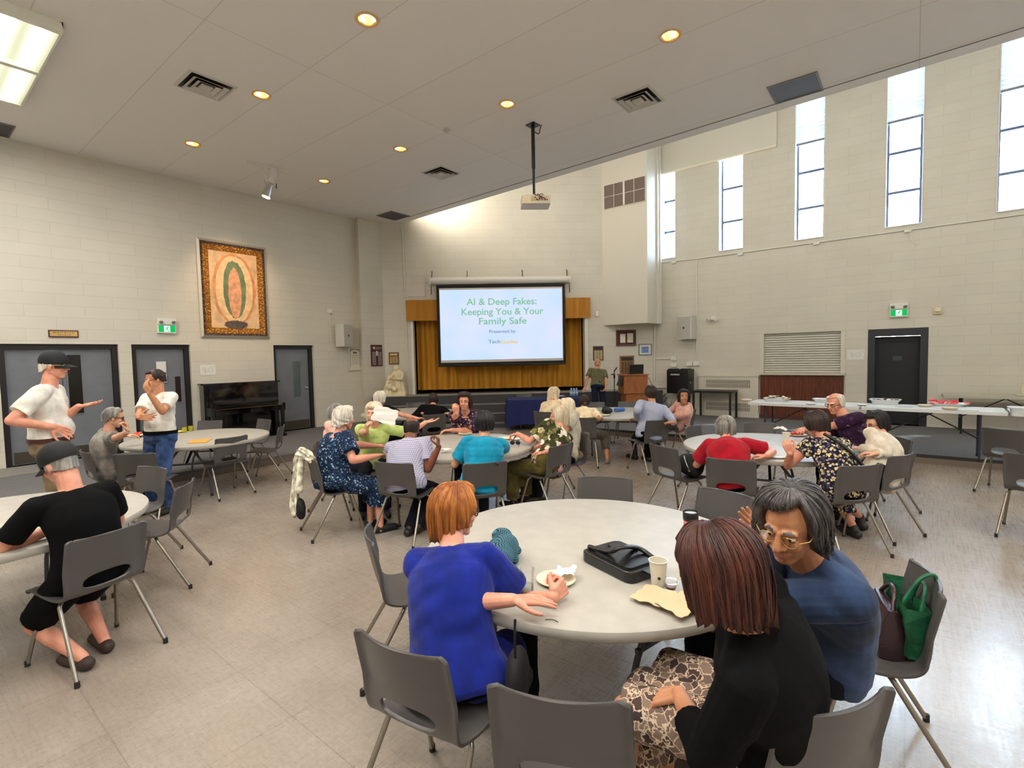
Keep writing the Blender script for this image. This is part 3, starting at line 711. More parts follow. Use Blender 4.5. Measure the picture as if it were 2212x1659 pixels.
pipe('conduit', 'full height white conduit at the left end of the stage wall', 'conduit', [onW(869, 487, .02), onW(884, 860, .02)], .014)
for i, (px, py) in enumerate(((1346+0, 571), (1762, 528), (1961, 499))):
    pass
for lab, px, py in (('small white sensor box under the leftmost window', 1456, 567), ('small white sensor box under the narrow window second from the corner', 1600, 549), ('small white sensor box under the middle blinded window', 1764, 526), ('small white sensor box with a looped wire under the window above the exit sign', 1961, 499)):
    wbox(lab, 'sensor box', onR(px, py), ROT_R, .12, .06, .05, 'sensor_box')
wpts = smooth_path([onR(1965, 501, .03), onR(1966, 516, .03), onR(1980, 527, .03), onR(1988, 520, .03), onR(1986, 500, .03)], 5)
pipe('hanging_wire', 'thin looped white wire hanging under the window above the exit sign', 'wire', wpts, .005)
# emergency light heads and alarm
pe = onR(1541, 687); r = mount('emergency_light', 'white twin-head emergency light on the right wall beside the loudspeaker', 'emergency light', pe, ROT_R)
MB().rbox((0, -.03, 0), (.10, .06, .10), .01).build('base', M_WHITEP, r)
for sx in (-.08, .06):
    o = MB().lathe([(0, 0), (.035, 0), (.05, .06), (.045, .075), (0, .075)], (0, 0, 0), 16).build('lamp_head', M_WHITEP, r, 50); o.location = (sx, -.07, -.02); o.rotation_euler = (math.pi/2+.4, 0, -.5 if sx < 0 else .5)
pa_ = onR(2025, 671); r = mount('alarm_strobe', 'cream fire alarm strobe right of the exit sign on the right wall', 'alarm', pa_, ROT_R)
MB().rbox((0, -.02, 0), (.15, .04, .14), .01).build('base', mat('alarm_cream', (222, 210, 176), .5), r)
MB().rbox((0, -.06, .01), (.10, .05, .06), .015).build('strobe', mat('alarm_lens', (232, 222, 190), .2), r)
exit_sign('green running-man exit sign above the black doorway on the right wall', onR(1942, 669), ROT_R)

# ------------------------------------------------------------------ certificates and plaques
def frame_thing(name, label, cat, p, rot, w, h, fm, t=.03, d=.03, inner=None):
    r = mount(name, label, cat, p, rot)
    q = MB(); frame_ring(q, w, h, t, -d, -d*.8); q.build('frame', fm, r)
    MB().box((0, -d*.35, 0), (w-2*t+.004, d*.6, h-2*t+.004)).build('backing', inner or mat('certificate_paper', (220, 212, 192), .7), r)
    return r
M_CREAMF = mat('cream_frame', (206, 200, 182), .4)
pcx = onL(766, 775); r = frame_thing('framed_certificate', 'cream framed certificate under the left wall loudspeaker', 'certificate', pcx, 0, .42, .62, M_CREAMF, .03, .03)
m_ = MB(); m_.box((0, -.0215, .02), (.30, .002, .48)); m_.build('border_field', mat('certificate_grey', (150, 148, 138), .7), r)
m_ = MB(); m_.box((0, -.0235, -.02), (.27, .002, .40)).prism([(x, -.0245, z) for x, z in ((-.135, .18), (-.10, .215), (0, .235), (.10, .215), (.135, .18))], (0, .002, 0)); m_.build('certificate_field', mat('certificate_paper2', (226, 218, 198), .7), r)
m_ = MB(); rg = random.Random(5)
m_.cone((-.03, -.024, .16), (-.03, -.028, .16), .028).cone((.03, -.024, .16), (.03, -.028, .16), .028)
for k in range(9): scribble(m_, -.11, .11, .09-.03*k, -.026, .009 if k else .016, rg)
m_.build('lettering', mat('certificate_ink', (96, 92, 84), .7), r)
def plates(mb, cols, x0, x1, z1, z0, n, y, gap=.3, skipc=None):
    cw = (x1-x0)/cols; ph = (z1-z0)/n
    for c in range(cols):
        for k in range(n):
            if skipc and (c, k) in skipc: continue
            mb.box((x0+cw*(c+.5), y, z1-ph*(k+.5)), (cw*(1-gap*.5), .004, ph*(1-gap)))
pp = onp(813, 768, (0, 1, 0), 11.43); r = mount('award_plaque', 'maroon award plaque with rows of silver plates on the pilaster', 'plaque', pp, 0)
MB().box((0, -.012, 0), (.36, .024, .58)).build('board', M_MAROON, r)
m_ = MB(); plates(m_, 2, -.155, -.03, .10, -.26, 11, -.026); plates(m_, 2, .03, .155, .10, -.26, 11, -.026, .3); m_.build('name_plates', mat('silver_plates', (170, 160, 158), .35, .5), r)
m_ = MB().box((0, -.026, .20), (.31, .004, .10)); m_.build('title_plate', mat('title_plum', (84, 50, 52), .4), r)
m_ = MB(); m_.cone((-.09, -.027, .205), (-.09, -.031, .205), .034, .034, 16).box((.0, -.028, .06), (.055, .005, .13)); scribble(m_, -.04, .13, .21, -.029, .016, random.Random(3)); scribble(m_, -.04, .12, .175, -.029, .012, random.Random(8)); m_.build('crest', mat('crest_cream', (220, 206, 186), .5), r)
pp = onW(851, 774); r = mount('award_plaque', 'small dark award plaque with gold plates above the white statue', 'plaque', pp, ROT_W)
MB().box((0, -.012, 0), (.27, .024, .33)).build('board', M_WALNUT, r)
m_ = MB().box((0, -.026, .105), (.20, .004, .055)); plates(m_, 3, -.115, .115, .05, -.14, 5, -.026, .4); m_.build('name_plates', M_GOLDB, r)
pp = onW(1292, 763); r = mount('award_plaque', 'dark award plaque with pale plates behind the presenter\'s head', 'plaque', pp, ROT_W)
MB().box((0, -.012, 0), (.29, .024, .40)).build('board', M_WALNUT, r)
m_ = MB(); plates(m_, 3, -.12, .12, .08, -.18, 10, -.026, .35); m_.build('name_plates', mat('plate_cream', (206, 188, 150), .35, .3), r)
m_ = MB().box((0, -.026, .14), (.24, .004, .07)); m_.build('title_plate', mat('title_black', (30, 24, 24), .4), r)
pp = onW(1352, 730); r = frame_thing('framed_document', 'maroon frame holding two pale documents under the bulkhead', 'picture frame', pp, ROT_W, .56, .45, M_MAROON, .05, .04, mat('mat_board_maroon', (72, 28, 34), .7))
MB().box((-.095, -.027, -.01), (.15, .003, .25)).box((.115, -.027, 0), (.17, .003, .26)).build('documents', mat('certificate_paper', (220, 212, 192), .7), r)
pp = onW(1393.5, 755); r = frame_thing('framed_print', 'small white framed print with a blue picture beside the corner pipe', 'picture frame', pp, ROT_W, .37, .31, mat('dark_thin_frame', (72, 60, 56), .4), .016, .025, mat('mount_white', (224, 224, 220), .6))
MB().box((-.01, -.018, -.01), (.21, .003, .17)).build('print', mat('print_blue', (112, 140, 196), .6, var=.25, vscale=25), r)
pp = onW(1354, 792); r = mount('award_plaque', 'large oak award plaque with rows of dark plates behind the lectern', 'plaque', pp, ROT_W)
MB().box((0, -.015, 0), (.41, .03, .62)).build('board', wood_mat('oak_board', (126, 88, 44), (158, 116, 66), 4), r)
m_ = MB(); plates(m_, 4, -.17, .17, .14, -.28, 11, -.032, .45); m_.box((0, -.032, .22), (.34, .004, .10)); m_.build('name_plates', mat('plates_dark', (40, 30, 26), .4), r)

# ------------------------------------------------------------------ bulkhead in the corner, panel over the windows
Xb = float(onW(1302, 600)[0]); zb0 = onp(1302, 703, (1, 0, 0), Xb)[2]; yb0 = float(onp(1399, 690, (1, 0, 0), Xb)[1])
yb1 = (WN@WA-WN[0]*Xb)/WN[1]
bk = MB().prism([(Xb, yb1, zb0), (Xb, yb0, zb0), (XR-.0, yb0, zb0), (XR, WB[1], zb0)], (0, 0, 8.4-zb0))
struct(bk.build('wall_bulkhead', M_WALLP))
c0, c1 = onp(1306.5, 430, (1, 0, 0), Xb), onp(1393.5, 420, (1, 0, 0), Xb); zt, zbm = onp(1350, 391.5, (1, 0, 0), Xb)[2], onp(1350, 443, (1, 0, 0), Xb)[2]
r = mount('air_grille', 'large brown louvred air grille on the corner bulkhead', 'vent', (Xb, (c0[1]+c1[1])/2, (zt+zbm)/2), ROT_R)
gw, gh = abs(c0[1]-c1[1]), zt-zbm
MB().box((0, -.01, 0), (gw+.05, .02, gh+.05)).build('frame', M_WALLP, r)
MB().box((0, -.024, 0), (gw, .008, gh)).build('backing', mat('grille_brown', (112, 96, 88), .7), r)
m_ = MB()
for k in range(34): m_.box((0, -.032, -gh/2+gh*(k+.5)/34), (gw, .010, gh/34*.35))
m_.build('louvres', mat('louvre_tan', (146, 126, 114), .6), r)
m_ = MB()
for x in (-gw/4, gw/4): m_.box((x, -.04, 0), (.012, .008, gh))
m_.box((0, -.04, 0), (.05, .010, gh)).box((0, -.04, 0), (gw, .008, .012)); m_.build('bars', M_TRIMW, r)
struct(MB().box((XR-.16, yb0-.03, (8.4+zb0)/2), (.06, .06, 8.4-zb0)).box((XR-.30, yb0-.02, (8.4+zb0)/2), (.05, .04, 8.4-zb0)).build('trim_30', M_TRIMW))
q0, q1 = onR(1416, 378, .06), onR(1677, 316, .06); zpn = (q0[2]+q1[2])/2
struct(MB().box((XR-.03, (q0[1]+q1[1])/2, (zpn+8.4)/2), (.06, abs(q0[1]-q1[1]), 8.4-zpn)).build('wall_panel', M_WALLP))
struct(MB().box((XR-.035, (q0[1]+q1[1])/2, zpn), (.09, abs(q0[1]-q1[1]), .05)).build('trim_31', mat('panel_edge_cream', (232, 222, 200), .5)))

# ------------------------------------------------------------------ serving hatch, slatted panel, door, convector on the right wall
hw_, hz0, hz1 = hs[1]-hs[0], hs[2], hs[3]; hy = -(hs[0]+hs[1])/2
r = thing('serving_hatch_shutter', 'closed cream roller shutter in the serving hatch on the right wall', 'roller shutter', (XR, hy, hz0), ROT_R)
m_ = MB(); n = 17
for k in range(n):
    z = (hz1-hz0)*(k+.5)/n; s = (hz1-hz0)/n
    m_.rings([[(-hw_/2+.06, .075+y, z+dz) for y, dz in ((.02, -s/2), (-.008, -s*.3), (-.012, 0), (-.008, s*.3), (.012, s/2*.98), (.02, s/2))], [(hw_/2-.06, .075+y, z+dz) for y, dz in ((.02, -s/2), (-.008, -s*.3), (-.012, 0), (-.008, s*.3), (.012, s/2*.98), (.02, s/2))]])
m_.build('slats', mat('shutter_cream', (206, 202, 190), .4, .2), r)
m_ = MB()
for s in (-1, 1): m_.box((s*(hw_/2-.035), .06, (hz1-hz0)/2), (.07, .14, hz1-hz0))
m_.build('guide_rail', M_WALLP, r)
MB().box((0, .0, -.02), (hw_+.06, .20, .05)).build('sill', mat('hatch_sill', (198, 192, 172), .5), r)
MB().box((0, .2, .8), (hw_, .02, 1.8)).build('backing', M_BLACK, r)
r = thing('slatted_panel', 'reddish-brown vertical slatted wood panel under the serving hatch', 'wood panel', (XR, hy, ZP), ROT_R)
ph = hz0-ZP-.05; M_SLAT = wood_mat('slat_wood', (104, 50, 32), (140, 74, 48), 4, (6, 6, 1), .45)
MB().box((0, -.01, ph/2), (hw_, .02, ph)).build('backing', mat('slat_gap_dark', (52, 26, 18), .8), r)
m_ = MB(); n = 58
for k in range(n): m_.box((-hw_/2+hw_*(k+.5)/n, -.032, ph/2+.05), (hw_/n*.6, .028, ph-.10))
m_.build('slats', M_SLAT, r)
MB().box((0, -.03, .05), (hw_, .035, .10)).build('plinth', mat('plinth_brown', (86, 42, 28), .5), r)
r = struct(thing('door_4', None, None, (XR, -(dr[0]+dr[1])/2, ZP), ROT_R)); dw_, dh_ = dr[1]-dr[0], dr[3]-ZP
M_NAVY = mat('navy_black_paint', (14, 17, 26), .5); M_NAVF = mat('charcoal_frame', (38, 40, 46), .4)
m_ = MB(); t = .13
m_.box((-dw_/2+t/2, .11, dh_/2), (t, .24, dh_)).box((dw_/2-t/2, .11, dh_/2), (t, .24, dh_)).box((0, .11, dh_-.08), (dw_-2*t, .24, .16)); m_.build('door_frame', M_NAVF, r)
lf = MB().box((0, .2, (dh_-.16)/2), (dw_-2*t, .05, dh_-.17)).build('door_leaf', M_NAVY, r)
MB().box((.0, .172, 1.45), (.16, .006, .09)).build('door_plate', mat('plate_grey_blue', (54, 60, 68), .4), lf)
cv0, cv1 = onR(1512, 850), onR(1640, 850); r = thing('convector_heater', 'wide cream convector heater cover with slotted grilles on the right wall', 'heater', (XR, (cv0[1]+cv1[1])/2, ZP), ROT_R)
cw = abs(cv0[1]-cv1[1]); ch = onR(1575, 811)[2]-ZP
M_CONV = mat('convector_cream', (208, 201, 184), .5)
MB().box((0, -.05, ch/2), (cw, .10, ch)).build('casing', M_CONV, r)
MB().box((0, -.055, ch-.012), (cw+.03, .12, .024)).box((0, -.055, .06), (cw+.03, .12, .12)).build('rails', M_CONV, r)
for z0 in (ch*.80, ch*.24):
    MB().box((.0, -.1005, z0), (cw*.74, .005, .20)).build('grille_recess', mat('grille_shadow', (122, 114, 104), .7), r)
    m_ = MB(); n = 28
    for k in range(n+1): m_.box((-cw*.37+cw*.74*k/n, -.104, z0), (cw*.74/n*.42, .008, .20))
    m_.box((0, -.104, z0), (cw*.74, .008, .012)); m_.build('grille_bars', M_CONV, r)
MB().box((XR-.02, WB[1]-.25, .86), (.03, .5, .04)).build('trim_33', M_TRIMW)['kind'] = 'structure'
# ------------------------------------------------------------------ golden curtain, valance, projection screen
def velvet(name, a, b):
    m, nt, bb = new_mat(name); L = nt.links.new
    tc = N(nt, 'ShaderNodeTexCoord'); mp = N(nt, 'ShaderNodeMapping'); mp.inputs['Scale'].default_value = (9, 9, .5); L(tc.outputs['Object'], mp.inputs[0])
    n = N(nt, 'ShaderNodeTexNoise'); n.inputs['Scale'].default_value = 1.4; n.inputs['Detail'].default_value = 4; L(mp.outputs[0], n.inputs['Vector'])
    r = ramp(nt, [(.3, a), (.7, b)]); L(n.outputs['Fac'], r.inputs[0]); L(r.outputs[0], bb.inputs['Base Color'])
    bb.inputs['Roughness'].default_value = .7; bb.inputs['Sheen Weight'].default_value = .6; bb.inputs['Sheen Tint'].default_value = (1, .75, .3, 1); return m
M_VELVET = velvet('gold_velvet', (178, 116, 14), (214, 150, 26)); M_VELVET2 = velvet('ochre_velvet', (164, 106, 14), (190, 126, 20))
def folds(x0, x1, z0, z1, y, amp, wl, seed, nz=5, taper=True):
    rg = random.Random(seed); n = int((x1-x0)/wl*10); ph = 0; P = []; ys = []
    for i in range(n+1):
        ph += 2*math.pi/10*rg.uniform(.55, 1.5); v = math.sin(ph); ys.append(amp*(abs(v)**.7*(1 if v > 0 else -1)))
    for j in range(nz+1):
        z = z0+(z1-z0)*j/nz; P.append([(x0+(x1-x0)*i/n, y+ys[i]*(1 if not taper else .55+.45*(1-j/nz)), z) for i in range(n+1)])
    return P
cur = thing('stage_curtain', 'gold velvet curtain closing the stage behind the projection screen', 'curtain', (WA[0], WA[1], 0), ROT_W)
MB().grid(folds(sx0+.09, sx1-.10, ZS+.10, sz1+.3, .42, .055, .30, 11)).build('curtain_cloth', M_VELVET, cur, 180)
MB().box(((sx0+sx1)/2, .40, sz1+.25), (sx1-sx0+.2, .05, .05)).build('curtain_track', M_BLACK, cur)
va = thing('stage_valance', 'short ochre velvet valance hung across the top of the stage opening', 'valance', (WA[0], WA[1], 0), ROT_W)
vx0, vx1, vz0, vz1 = wx(onW(877, 660, .08)), wx(onW(1275, 660, .08)), onW(1080, 690, .08)[2], onW(1080, 645.5, .08)[2]
MB().grid(folds(vx0, vx1, vz0, vz1, -.10, .022, .42, 5)).build('valance_cloth', M_VELVET2, va, 180)
MB().box(((vx0+vx1)/2, -.05, vz1-.02), (vx1-vx0, .10, .035)).build('valance_board', M_VELVET2, va)
ld = bpy.data.lights.new('stage_strip_lamp', 'AREA'); ld.shape = 'RECTANGLE'; ld.size = sx1-sx0-.3; ld.size_y = .06; ld.energy = 60; ld.color = (1, .83, .55)
lo = bpy.data.objects.new('stage_strip_lamp', ld); COL.objects.link(lo); lo.location = W3((sx0+sx1)/2, .16, sz1+.12); lo.rotation_euler = (math.radians(12), 0, ROT_W)

OFFS = .16
ps = thing('projection_screen', 'pull-down projection screen with a pale blue title slide hung before the stage curtain', 'screen', (WA[0], WA[1], 0), ROT_W)
q = lambda px, py, o=OFFS: (wx(onW(px, py, o)), onW(px, py, o)[2])
(ax, az), (bx, bz) = q(930.5, 600), q(1230, 599); cz0 = q(1080, 613)[1]; zc = (az+cz0)/2; rh = (az-cz0)/2
MB().cone((ax, -OFFS, zc), (bx, -OFFS, zc), rh*1.0, rh*1.0, 16).box(((ax+bx)/2, -OFFS+.03, zc), (bx-ax, .10, rh*1.9)).build('casing', mat('screen_casing_white', (214, 208, 200), .4), ps, 60)
for x in (ax-.015, bx+.015):
    MB().box((x, -OFFS+.02, zc), (.03, .16, rh*2.2)).build('end_cap', M_WHITEP, ps)
    MB().box((x+.02*(1 if x < 2 else -1), -OFFS-.02, zc-.25), (.022, .03, .22)).build('hanging_bracket', M_BLACK, ps)
for x in (ax+.02, ax+.98, bx-1.3, bx-.06): MB().tube([(x, -OFFS+.02, zc+rh), (x+.01, -.06, zc+rh+.16), (x+.0, -.01, zc+rh+.2)], .012, 6).build('hook', mat('hook_brown', (84, 70, 54), .5, .4), ps)
s0x, s1x = q(944.5, 700)[0], q(1221.5, 700)[0]; szt, szb = q(1083, 614)[1], q(1085, 787)[1]
MB().box(((s0x+s1x)/2, -OFFS, (szt+szb)/2), (s1x-s0x, .012, szt-szb)).build('screen_border', mat('screen_black', (14, 14, 16), .7), ps)
bw = .075; w0x, w1x, wzt, wzb = s0x+bw, s1x-bw, szt-.09, szb+bw
MB().box(((w0x+w1x)/2, -OFFS-.008, (wzt+wzb)/2), (w1x-w0x, .006, wzt-wzb)).build('screen_fabric', mat('screen_fabric', (216, 208, 200), .8), ps)
MB().cone((s0x, -OFFS, szb-.015), (s1x, -OFFS, szb-.015), .022, .022, 8).build('weight_bar', M_BLACK, ps)
i0x, i1x, izt, izb = w0x+.01, w1x-.02, q(1083, 625)[1], q(1083, 776)[1]
def slide_mat():
    m, nt, bb = new_mat('projected_slide'); L = nt.links.new
    tc = N(nt, 'ShaderNodeTexCoord'); n = N(nt, 'ShaderNodeTexNoise'); n.inputs['Scale'].default_value = .9; L(tc.outputs['Object'], n.inputs['Vector'])
    r = ramp(nt, [(.35, (186, 210, 240)), (.65, (204, 212, 244))]); L(n.outputs['Fac'], r.inputs[0])
    e = N(nt, 'ShaderNodeEmission'); L(r.outputs[0], e.inputs[0]); e.inputs[1].default_value = .92; L(e.outputs[0], nt.nodes['Material Output'].inputs[0]); return m
MB().box(((i0x+i1x)/2, -OFFS-.0125, (izt+izb)/2), (i1x-i0x, .003, izt-izb)).build('projected_slide', slide_mat(), ps)
def text(body, size, x, y, z, m, parent, bold=0.0, align='CENTER', width=None, rot=(math.pi/2, 0, 0), name='lettering'):
    cu = bpy.data.curves.new('t', 'FONT'); cu.body = body; cu.size = size; cu.align_x = align; cu.align_y = 'CENTER'; cu.extrude = .0005; cu.offset = bold*size
    o = bpy.data.objects.new('t', cu); COL.objects.link(o)
    me = bpy.data.meshes.new_from_object(o.evaluated_get(bpy.context.evaluated_depsgraph_get())); bpy.data.objects.remove(o)
    if width:
        xs = [v.co.x for v in me.vertices]; f = width/(max(xs)-min(xs))
        for v in me.vertices: v.co.x *= f
    me.materials.clear(); me.materials.append(m)
    r = bpy.data.objects.new(name, me); COL.objects.link(r); r.parent = parent; r.location = (x, y, z); r.rotation_euler = rot; return r
M_TXG = emit_mat('slide_green', (128, 184, 150), .9); M_TXD = emit_mat('slide_grey', (104, 116, 150), .85); M_TXT = emit_mat('slide_teal', (104, 150, 160), .85); M_TXY = emit_mat('slide_yellow', (214, 186, 84), .9)
yt = -OFFS-.0155
for body, px0, px1, py, ht in (('AI & Deep Fakes:', 1008, 1159.5, 652, .255), ('Keeping You & Your', 996, 1173, 673.5, .255), ('Family Safe', 1034, 1137, 694, .255)):
    x0_, x1_ = q(px0, py)[0], q(px1, py)[0]; text(body, ht, (x0_+x1_)/2, yt, q((px0+px1)/2, py)[1], M_TXG, ps, .016, width=x1_-x0_)
x0_, x1_ = q(1057, 716)[0], q(1115, 716)[0]; text('Presented by:', .125, (x0_+x1_)/2, yt, q(1086, 716)[1], M_TXD, ps, .004, width=x1_-x0_)
x0_, x1_, x2_ = q(1055, 738)[0], q(1081, 738)[0], q(1118, 738)[0]
text('Tech', .135, (x0_+x1_)/2, yt, q(1068, 738.5)[1], M_TXT, ps, .012, width=x1_-x0_); text('Guides', .135, (x1_+x2_)/2+.01, yt, q(1100, 738.5)[1], M_TXY, ps, .012, width=x2_-x1_-.02)

# ------------------------------------------------------------------ ceiling fittings
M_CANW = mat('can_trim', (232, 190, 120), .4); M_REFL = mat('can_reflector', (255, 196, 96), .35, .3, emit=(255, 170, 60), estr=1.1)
M_BULB = emit_mat('warm_bulb', (255, 232, 180), 9)
def spot(name, p, to, energy, size, color, blend=.6, rad=.06):
    d = bpy.data.lights.new(name, 'SPOT'); d.energy = energy; d.spot_size = math.radians(size); d.spot_blend = blend; d.color = color; d.shadow_soft_size = rad
    o = bpy.data.objects.new(name, d); COL.objects.link(o); o.location = p; o.rotation_euler = (Vector(to)-Vector(p)).to_track_quat('-Z', 'Y').to_euler(); return o
can = None
dl_lab = {(6.02, 9.66): 'small round glowing downlight above the stage side, farthest of the right-hand row', (3.57, 9.66): 'round glowing downlight nearest the left wall above the painting', (6.02, 7.20): 'round glowing downlight left of the square air diffuser before the stage',
          (3.57, 7.20): 'round glowing downlight just right of the left air diffuser', (6.02, 4.76): 'round glowing downlight just left of the projector pole', (3.57, 4.76): 'round glowing downlight at the top of the photo, left one of the two', (6.02, 2.30): 'round glowing downlight at the top of the photo, right one of the two'}
for i, (x, y) in enumerate(DL):
    if can is None:
        can = r = thing('downlight', None, 'downlight', (x, y, ZC), 0)
        MB().lathe([(.118, -.002), (.128, -.008), (.122, -.014), (.098, -.010), (.094, .0), (.118, .0)], (0, 0, 0), 28, 0, False).build('trim_ring', M_CANW, r, 60)
        MB().lathe([(.098, -.010), (.095, .03), (.085, .10), (.06, .15), (.0, .16)], (0, 0, 0), 28, 0, False).build('reflector', M_REFL, r, 60)
        MB().lathe([(0, .06), (.045, .065), (.068, .09), (.06, .13), (0, .15)], (0, 0, 0), 20).build('bulb', M_BULB, r, 60)
    else: r = copy_tree(can); r.location = (x, y, ZC)
    if (x, y) in dl_lab: r['label'] = dl_lab[(x, y)]
    else: r['label'] = 'round ceiling downlight above or behind the viewer, outside the photo'; r['group'] = 'downlights outside the photo'
    spot('downlight_lamp', (x, y, ZC-.02), (x, y, 0), 42, 130, (1, .74, .44), .8, .07)
def diffuser(lab, pts):
    P = [at(px, py, ZC) for px, py in pts]; c = sum(P)/4; s = .52
    r = thing('air_diffuser', lab, 'vent', (c[0], c[1], ZC), 0)
    def ring(a, b, z0, z1):
        m_ = MB(); o = [(a/2*sx, a/2*sy, z0) for sx, sy in ((-1, -1), (1, -1), (1, 1), (-1, 1))]; i_ = [(b/2*sx, b/2*sy, z1) for sx, sy in ((-1, -1), (1, -1), (1, 1), (-1, 1))]
        m_.rings([o, i_, [(p[0], p[1], p[2]+.004) for p in i_], [(p[0], p[1], p[2]+.004) for p in o], o], 0, True, False); return m_
    MB().box((0, 0, -.003), (s-.02, s-.02, .004)).build('dark_cavity', M_BLACK, r)
    M_V = mat('diffuser_white', (206, 202, 194), .5)
    ring(s+.07, s-.01, -.004, -.012).build('flange', M_V, r)
    for k, a in enumerate((.40, .25)): ring(a+.04, a-.06, -.040+.004*k, -.012).build('vane', M_V, r)
    MB().prism([(sx*.07, sy*.07, -.034) for sx, sy in ((-1, -1), (1, -1), (1, 1), (-1, 1))], (0, 0, .02)).build('centre_plate', M_V, r)
diffuser('square louvred air diffuser on the left of the ceiling beside the tube light', ((386, 185), (422, 154), (499, 190), (466, 212)))
diffuser('square louvred air diffuser on the right of the ceiling', ((1333, 213), (1397, 187), (1425, 215), (1362, 242)))
diffuser('square louvred air diffuser in the ceiling left of the projector', ((917, 372), (950, 358), (988, 374), (957, 388)))
M_RET = mat('return_grille_grey', (96, 95, 98), .7, bump=.8, bscale=300)
def return_grille(lab, c, s):
    r = thing('return_grille', lab, 'vent', (c[0], c[1], ZC), 0)
    MB().box((0, 0, -.006), (s, s, .01)).build('mesh_panel', M_RET, r)
    f_ = MB()
    for sx in (-1, 1): f_.box((sx*s/2, 0, -.008), (.02, s+.02, .014)).box((0, sx*s/2, -.008), (s-.02, .02, .014))
    f_.build('frame', mat('grille_edge', (126, 123, 120), .6), r)
return_grille('dark grey square return air grille at the ceiling edge by the windows', (8.36, 1.38), .60)
return_grille('grey square return air grille at the stage end of the ceiling edge', (8.60, 10.66), .60)
gp = at(-14, 275, ZC); return_grille('grey return air grille cut by the left edge of the photo', (gp[0]-.1, gp[1]), .60)
# surface-mounted tube light
M_TUBE = emit_mat('fluorescent_tube', (236, 246, 226), 7); M_TROF = mat('light_fitting_white', (232, 230, 214), .4)
def tube_light(x, y, lab, grp=None):
    r = thing('fluorescent_light', lab, 'ceiling light', (x, y, ZC), 0, grp)
    L_, W__ = 2.55, .52
    MB().box((0, 0, -.021), (W__, L_, .04)).build('tray', M_TROF, r)
    for s in (-1, 1): MB().prism([(s*W__/2, -L_/2, -.10), (s*W__/2, -L_/2, 0), (s*(W__/2-.10), -L_/2, -.04), (s*(W__/2-.02), -L_/2, -.10)][::s], (0, L_, 0)).build('side_reflector', M_TROF, r)
    for yy in (-L_/2+.04, 0, L_/2-.04): MB().box((0, yy, -.06), (W__-.02, .085, .09)).build('end_plate', M_TROF, r)
    for yy in (-.63, .63):
        for xx in (-.11, .11): MB().cone((xx, yy-.57, -.075), (xx, yy+.57, -.075), .019, .019, 10).build('tube', M_TUBE, r, 60)
    d = bpy.data.lights.new('tube_lamp', 'AREA'); d.shape = 'RECTANGLE'; d.size = .4; d.size_y = 2.3; d.energy = 85; d.color = (1, .975, .92)
    o = bpy.data.objects.new('tube_lamp', d); COL.objects.link(o); o.location = (x, y, ZC-.115)
tube_light(1.22, 8.58, 'long white fluorescent tube light at the upper left corner of the ceiling')
for x, y in ((1.22, 4.0), (-1.6, 8.58), (-1.6, 4.0), (-1.6, -.6), (1.22, -.6), (1.22, -4), (5.9, -4.2)): tube_light(x, y, 'added fluorescent ceiling light above or behind the viewer', 'added fluorescent lights outside the photo')  # unseen tube lights added for fill across the hall
# track spotlight aimed at the painting
ta, tb_ = at(535, 346, ZC), at(621, 372, ZC); tc_ = (ta+tb_)/2
r = thing('track_spotlight', 'white track spotlight hanging from the ceiling in front of the painting', 'spotlight', (tc_[0], tc_[1], ZC), 0)
tl_ = np.linalg.norm(tb_-ta); M_WHM = mat('white_metal', (222, 216, 208), .4)
MB().box((0, 0, -.018), (tl_, .045, .036)).build('track', M_WHM, r)
MB().box((-.06, 0, -.075), (.05, .035, .09)).cone((-.06, 0, -.11), (-.06, -.01, -.30), .012).build('arm', M_WHM, r)
MB().box((.08, 0, -.10), (.12, .08, .14)).cone((.08, 0, -.15), (.03, .02, -.30), .05, .06, 14).build('lamp_body', M_WHM, r, 50)
MB().tube([(-.10, -.02, -.30), (-.06, .0, -.34), (.06, .0, -.36), (.12, .0, -.33)], .010, 6).build('yoke', M_STEEL, r)
MB().tube([(.12, .01, -.33), (.15, .01, -.38), (.15, .01, -.28)], .008, 6).build('handle', M_BLACK, r)
MB().cone((.03, .02, -.34), (-.03, .07, -.56), .055, .085, 18).build('lamp_head', M_STEEL, r, 50)
MB().cone((-.031, .071, -.562), (-.035, .073, -.575), .075, .075, 18).build('lens', emit_mat('spot_lens', (255, 224, 170), 3), r)
spot('painting_spot', (tc_[0]-.03, tc_[1]+.1, ZC-.62), (pc[0], YL, pc[2]), 90, 62, (1, .70, .42), .9, .05)
# smoke detector, projector
sm = at(966, 279, ZC); r = thing('smoke_detector', 'small white smoke detector on the ceiling between two downlights', 'smoke detector', (sm[0], sm[1], ZC), 0)
MB().lathe([(0, 0), (.07, 0), (.07, -.02), (.055, -.03), (0, -.03)], (0, 0, 0), 20).build('base', mat('detector_white', (206, 201, 194), .5), r, 40)
MB().lathe([(0, -.03), (.03, -.03), (.026, -.06), (0, -.062)], (0, 0, 0), 16).build('sensor', mat('detector_white', (206, 201, 194), .5), r, 40)
pm = at(1151, 270, ZC); dpj = float((pm-CO)@CF)
pz = lambda py: float((CO+ray(1152, py)*(dpj/1.0))[2])
zt_, zb_ = pz(419), pz(449)
r = thing('projector', 'white projector hanging on a black pole from the ceiling', 'projector', (pm[0], pm[1], ZC), ROT_W)
MB().prism([(0, -.13, -.012), (.12, 0, -.012), (0, .13, -.012), (-.12, 0, -.012)], (0, 0, .012)).build('ceiling_plate', M_BLACK, r)
hL = ZC-zt_
MB().cone((0, 0, -.01), (0, 0, -hL*.62), .030, .030, 12).cone((0, 0, -hL*.6), (0, 0, -hL+.02), .022, .022, 12).build('pole', M_BLACK, r, 60)
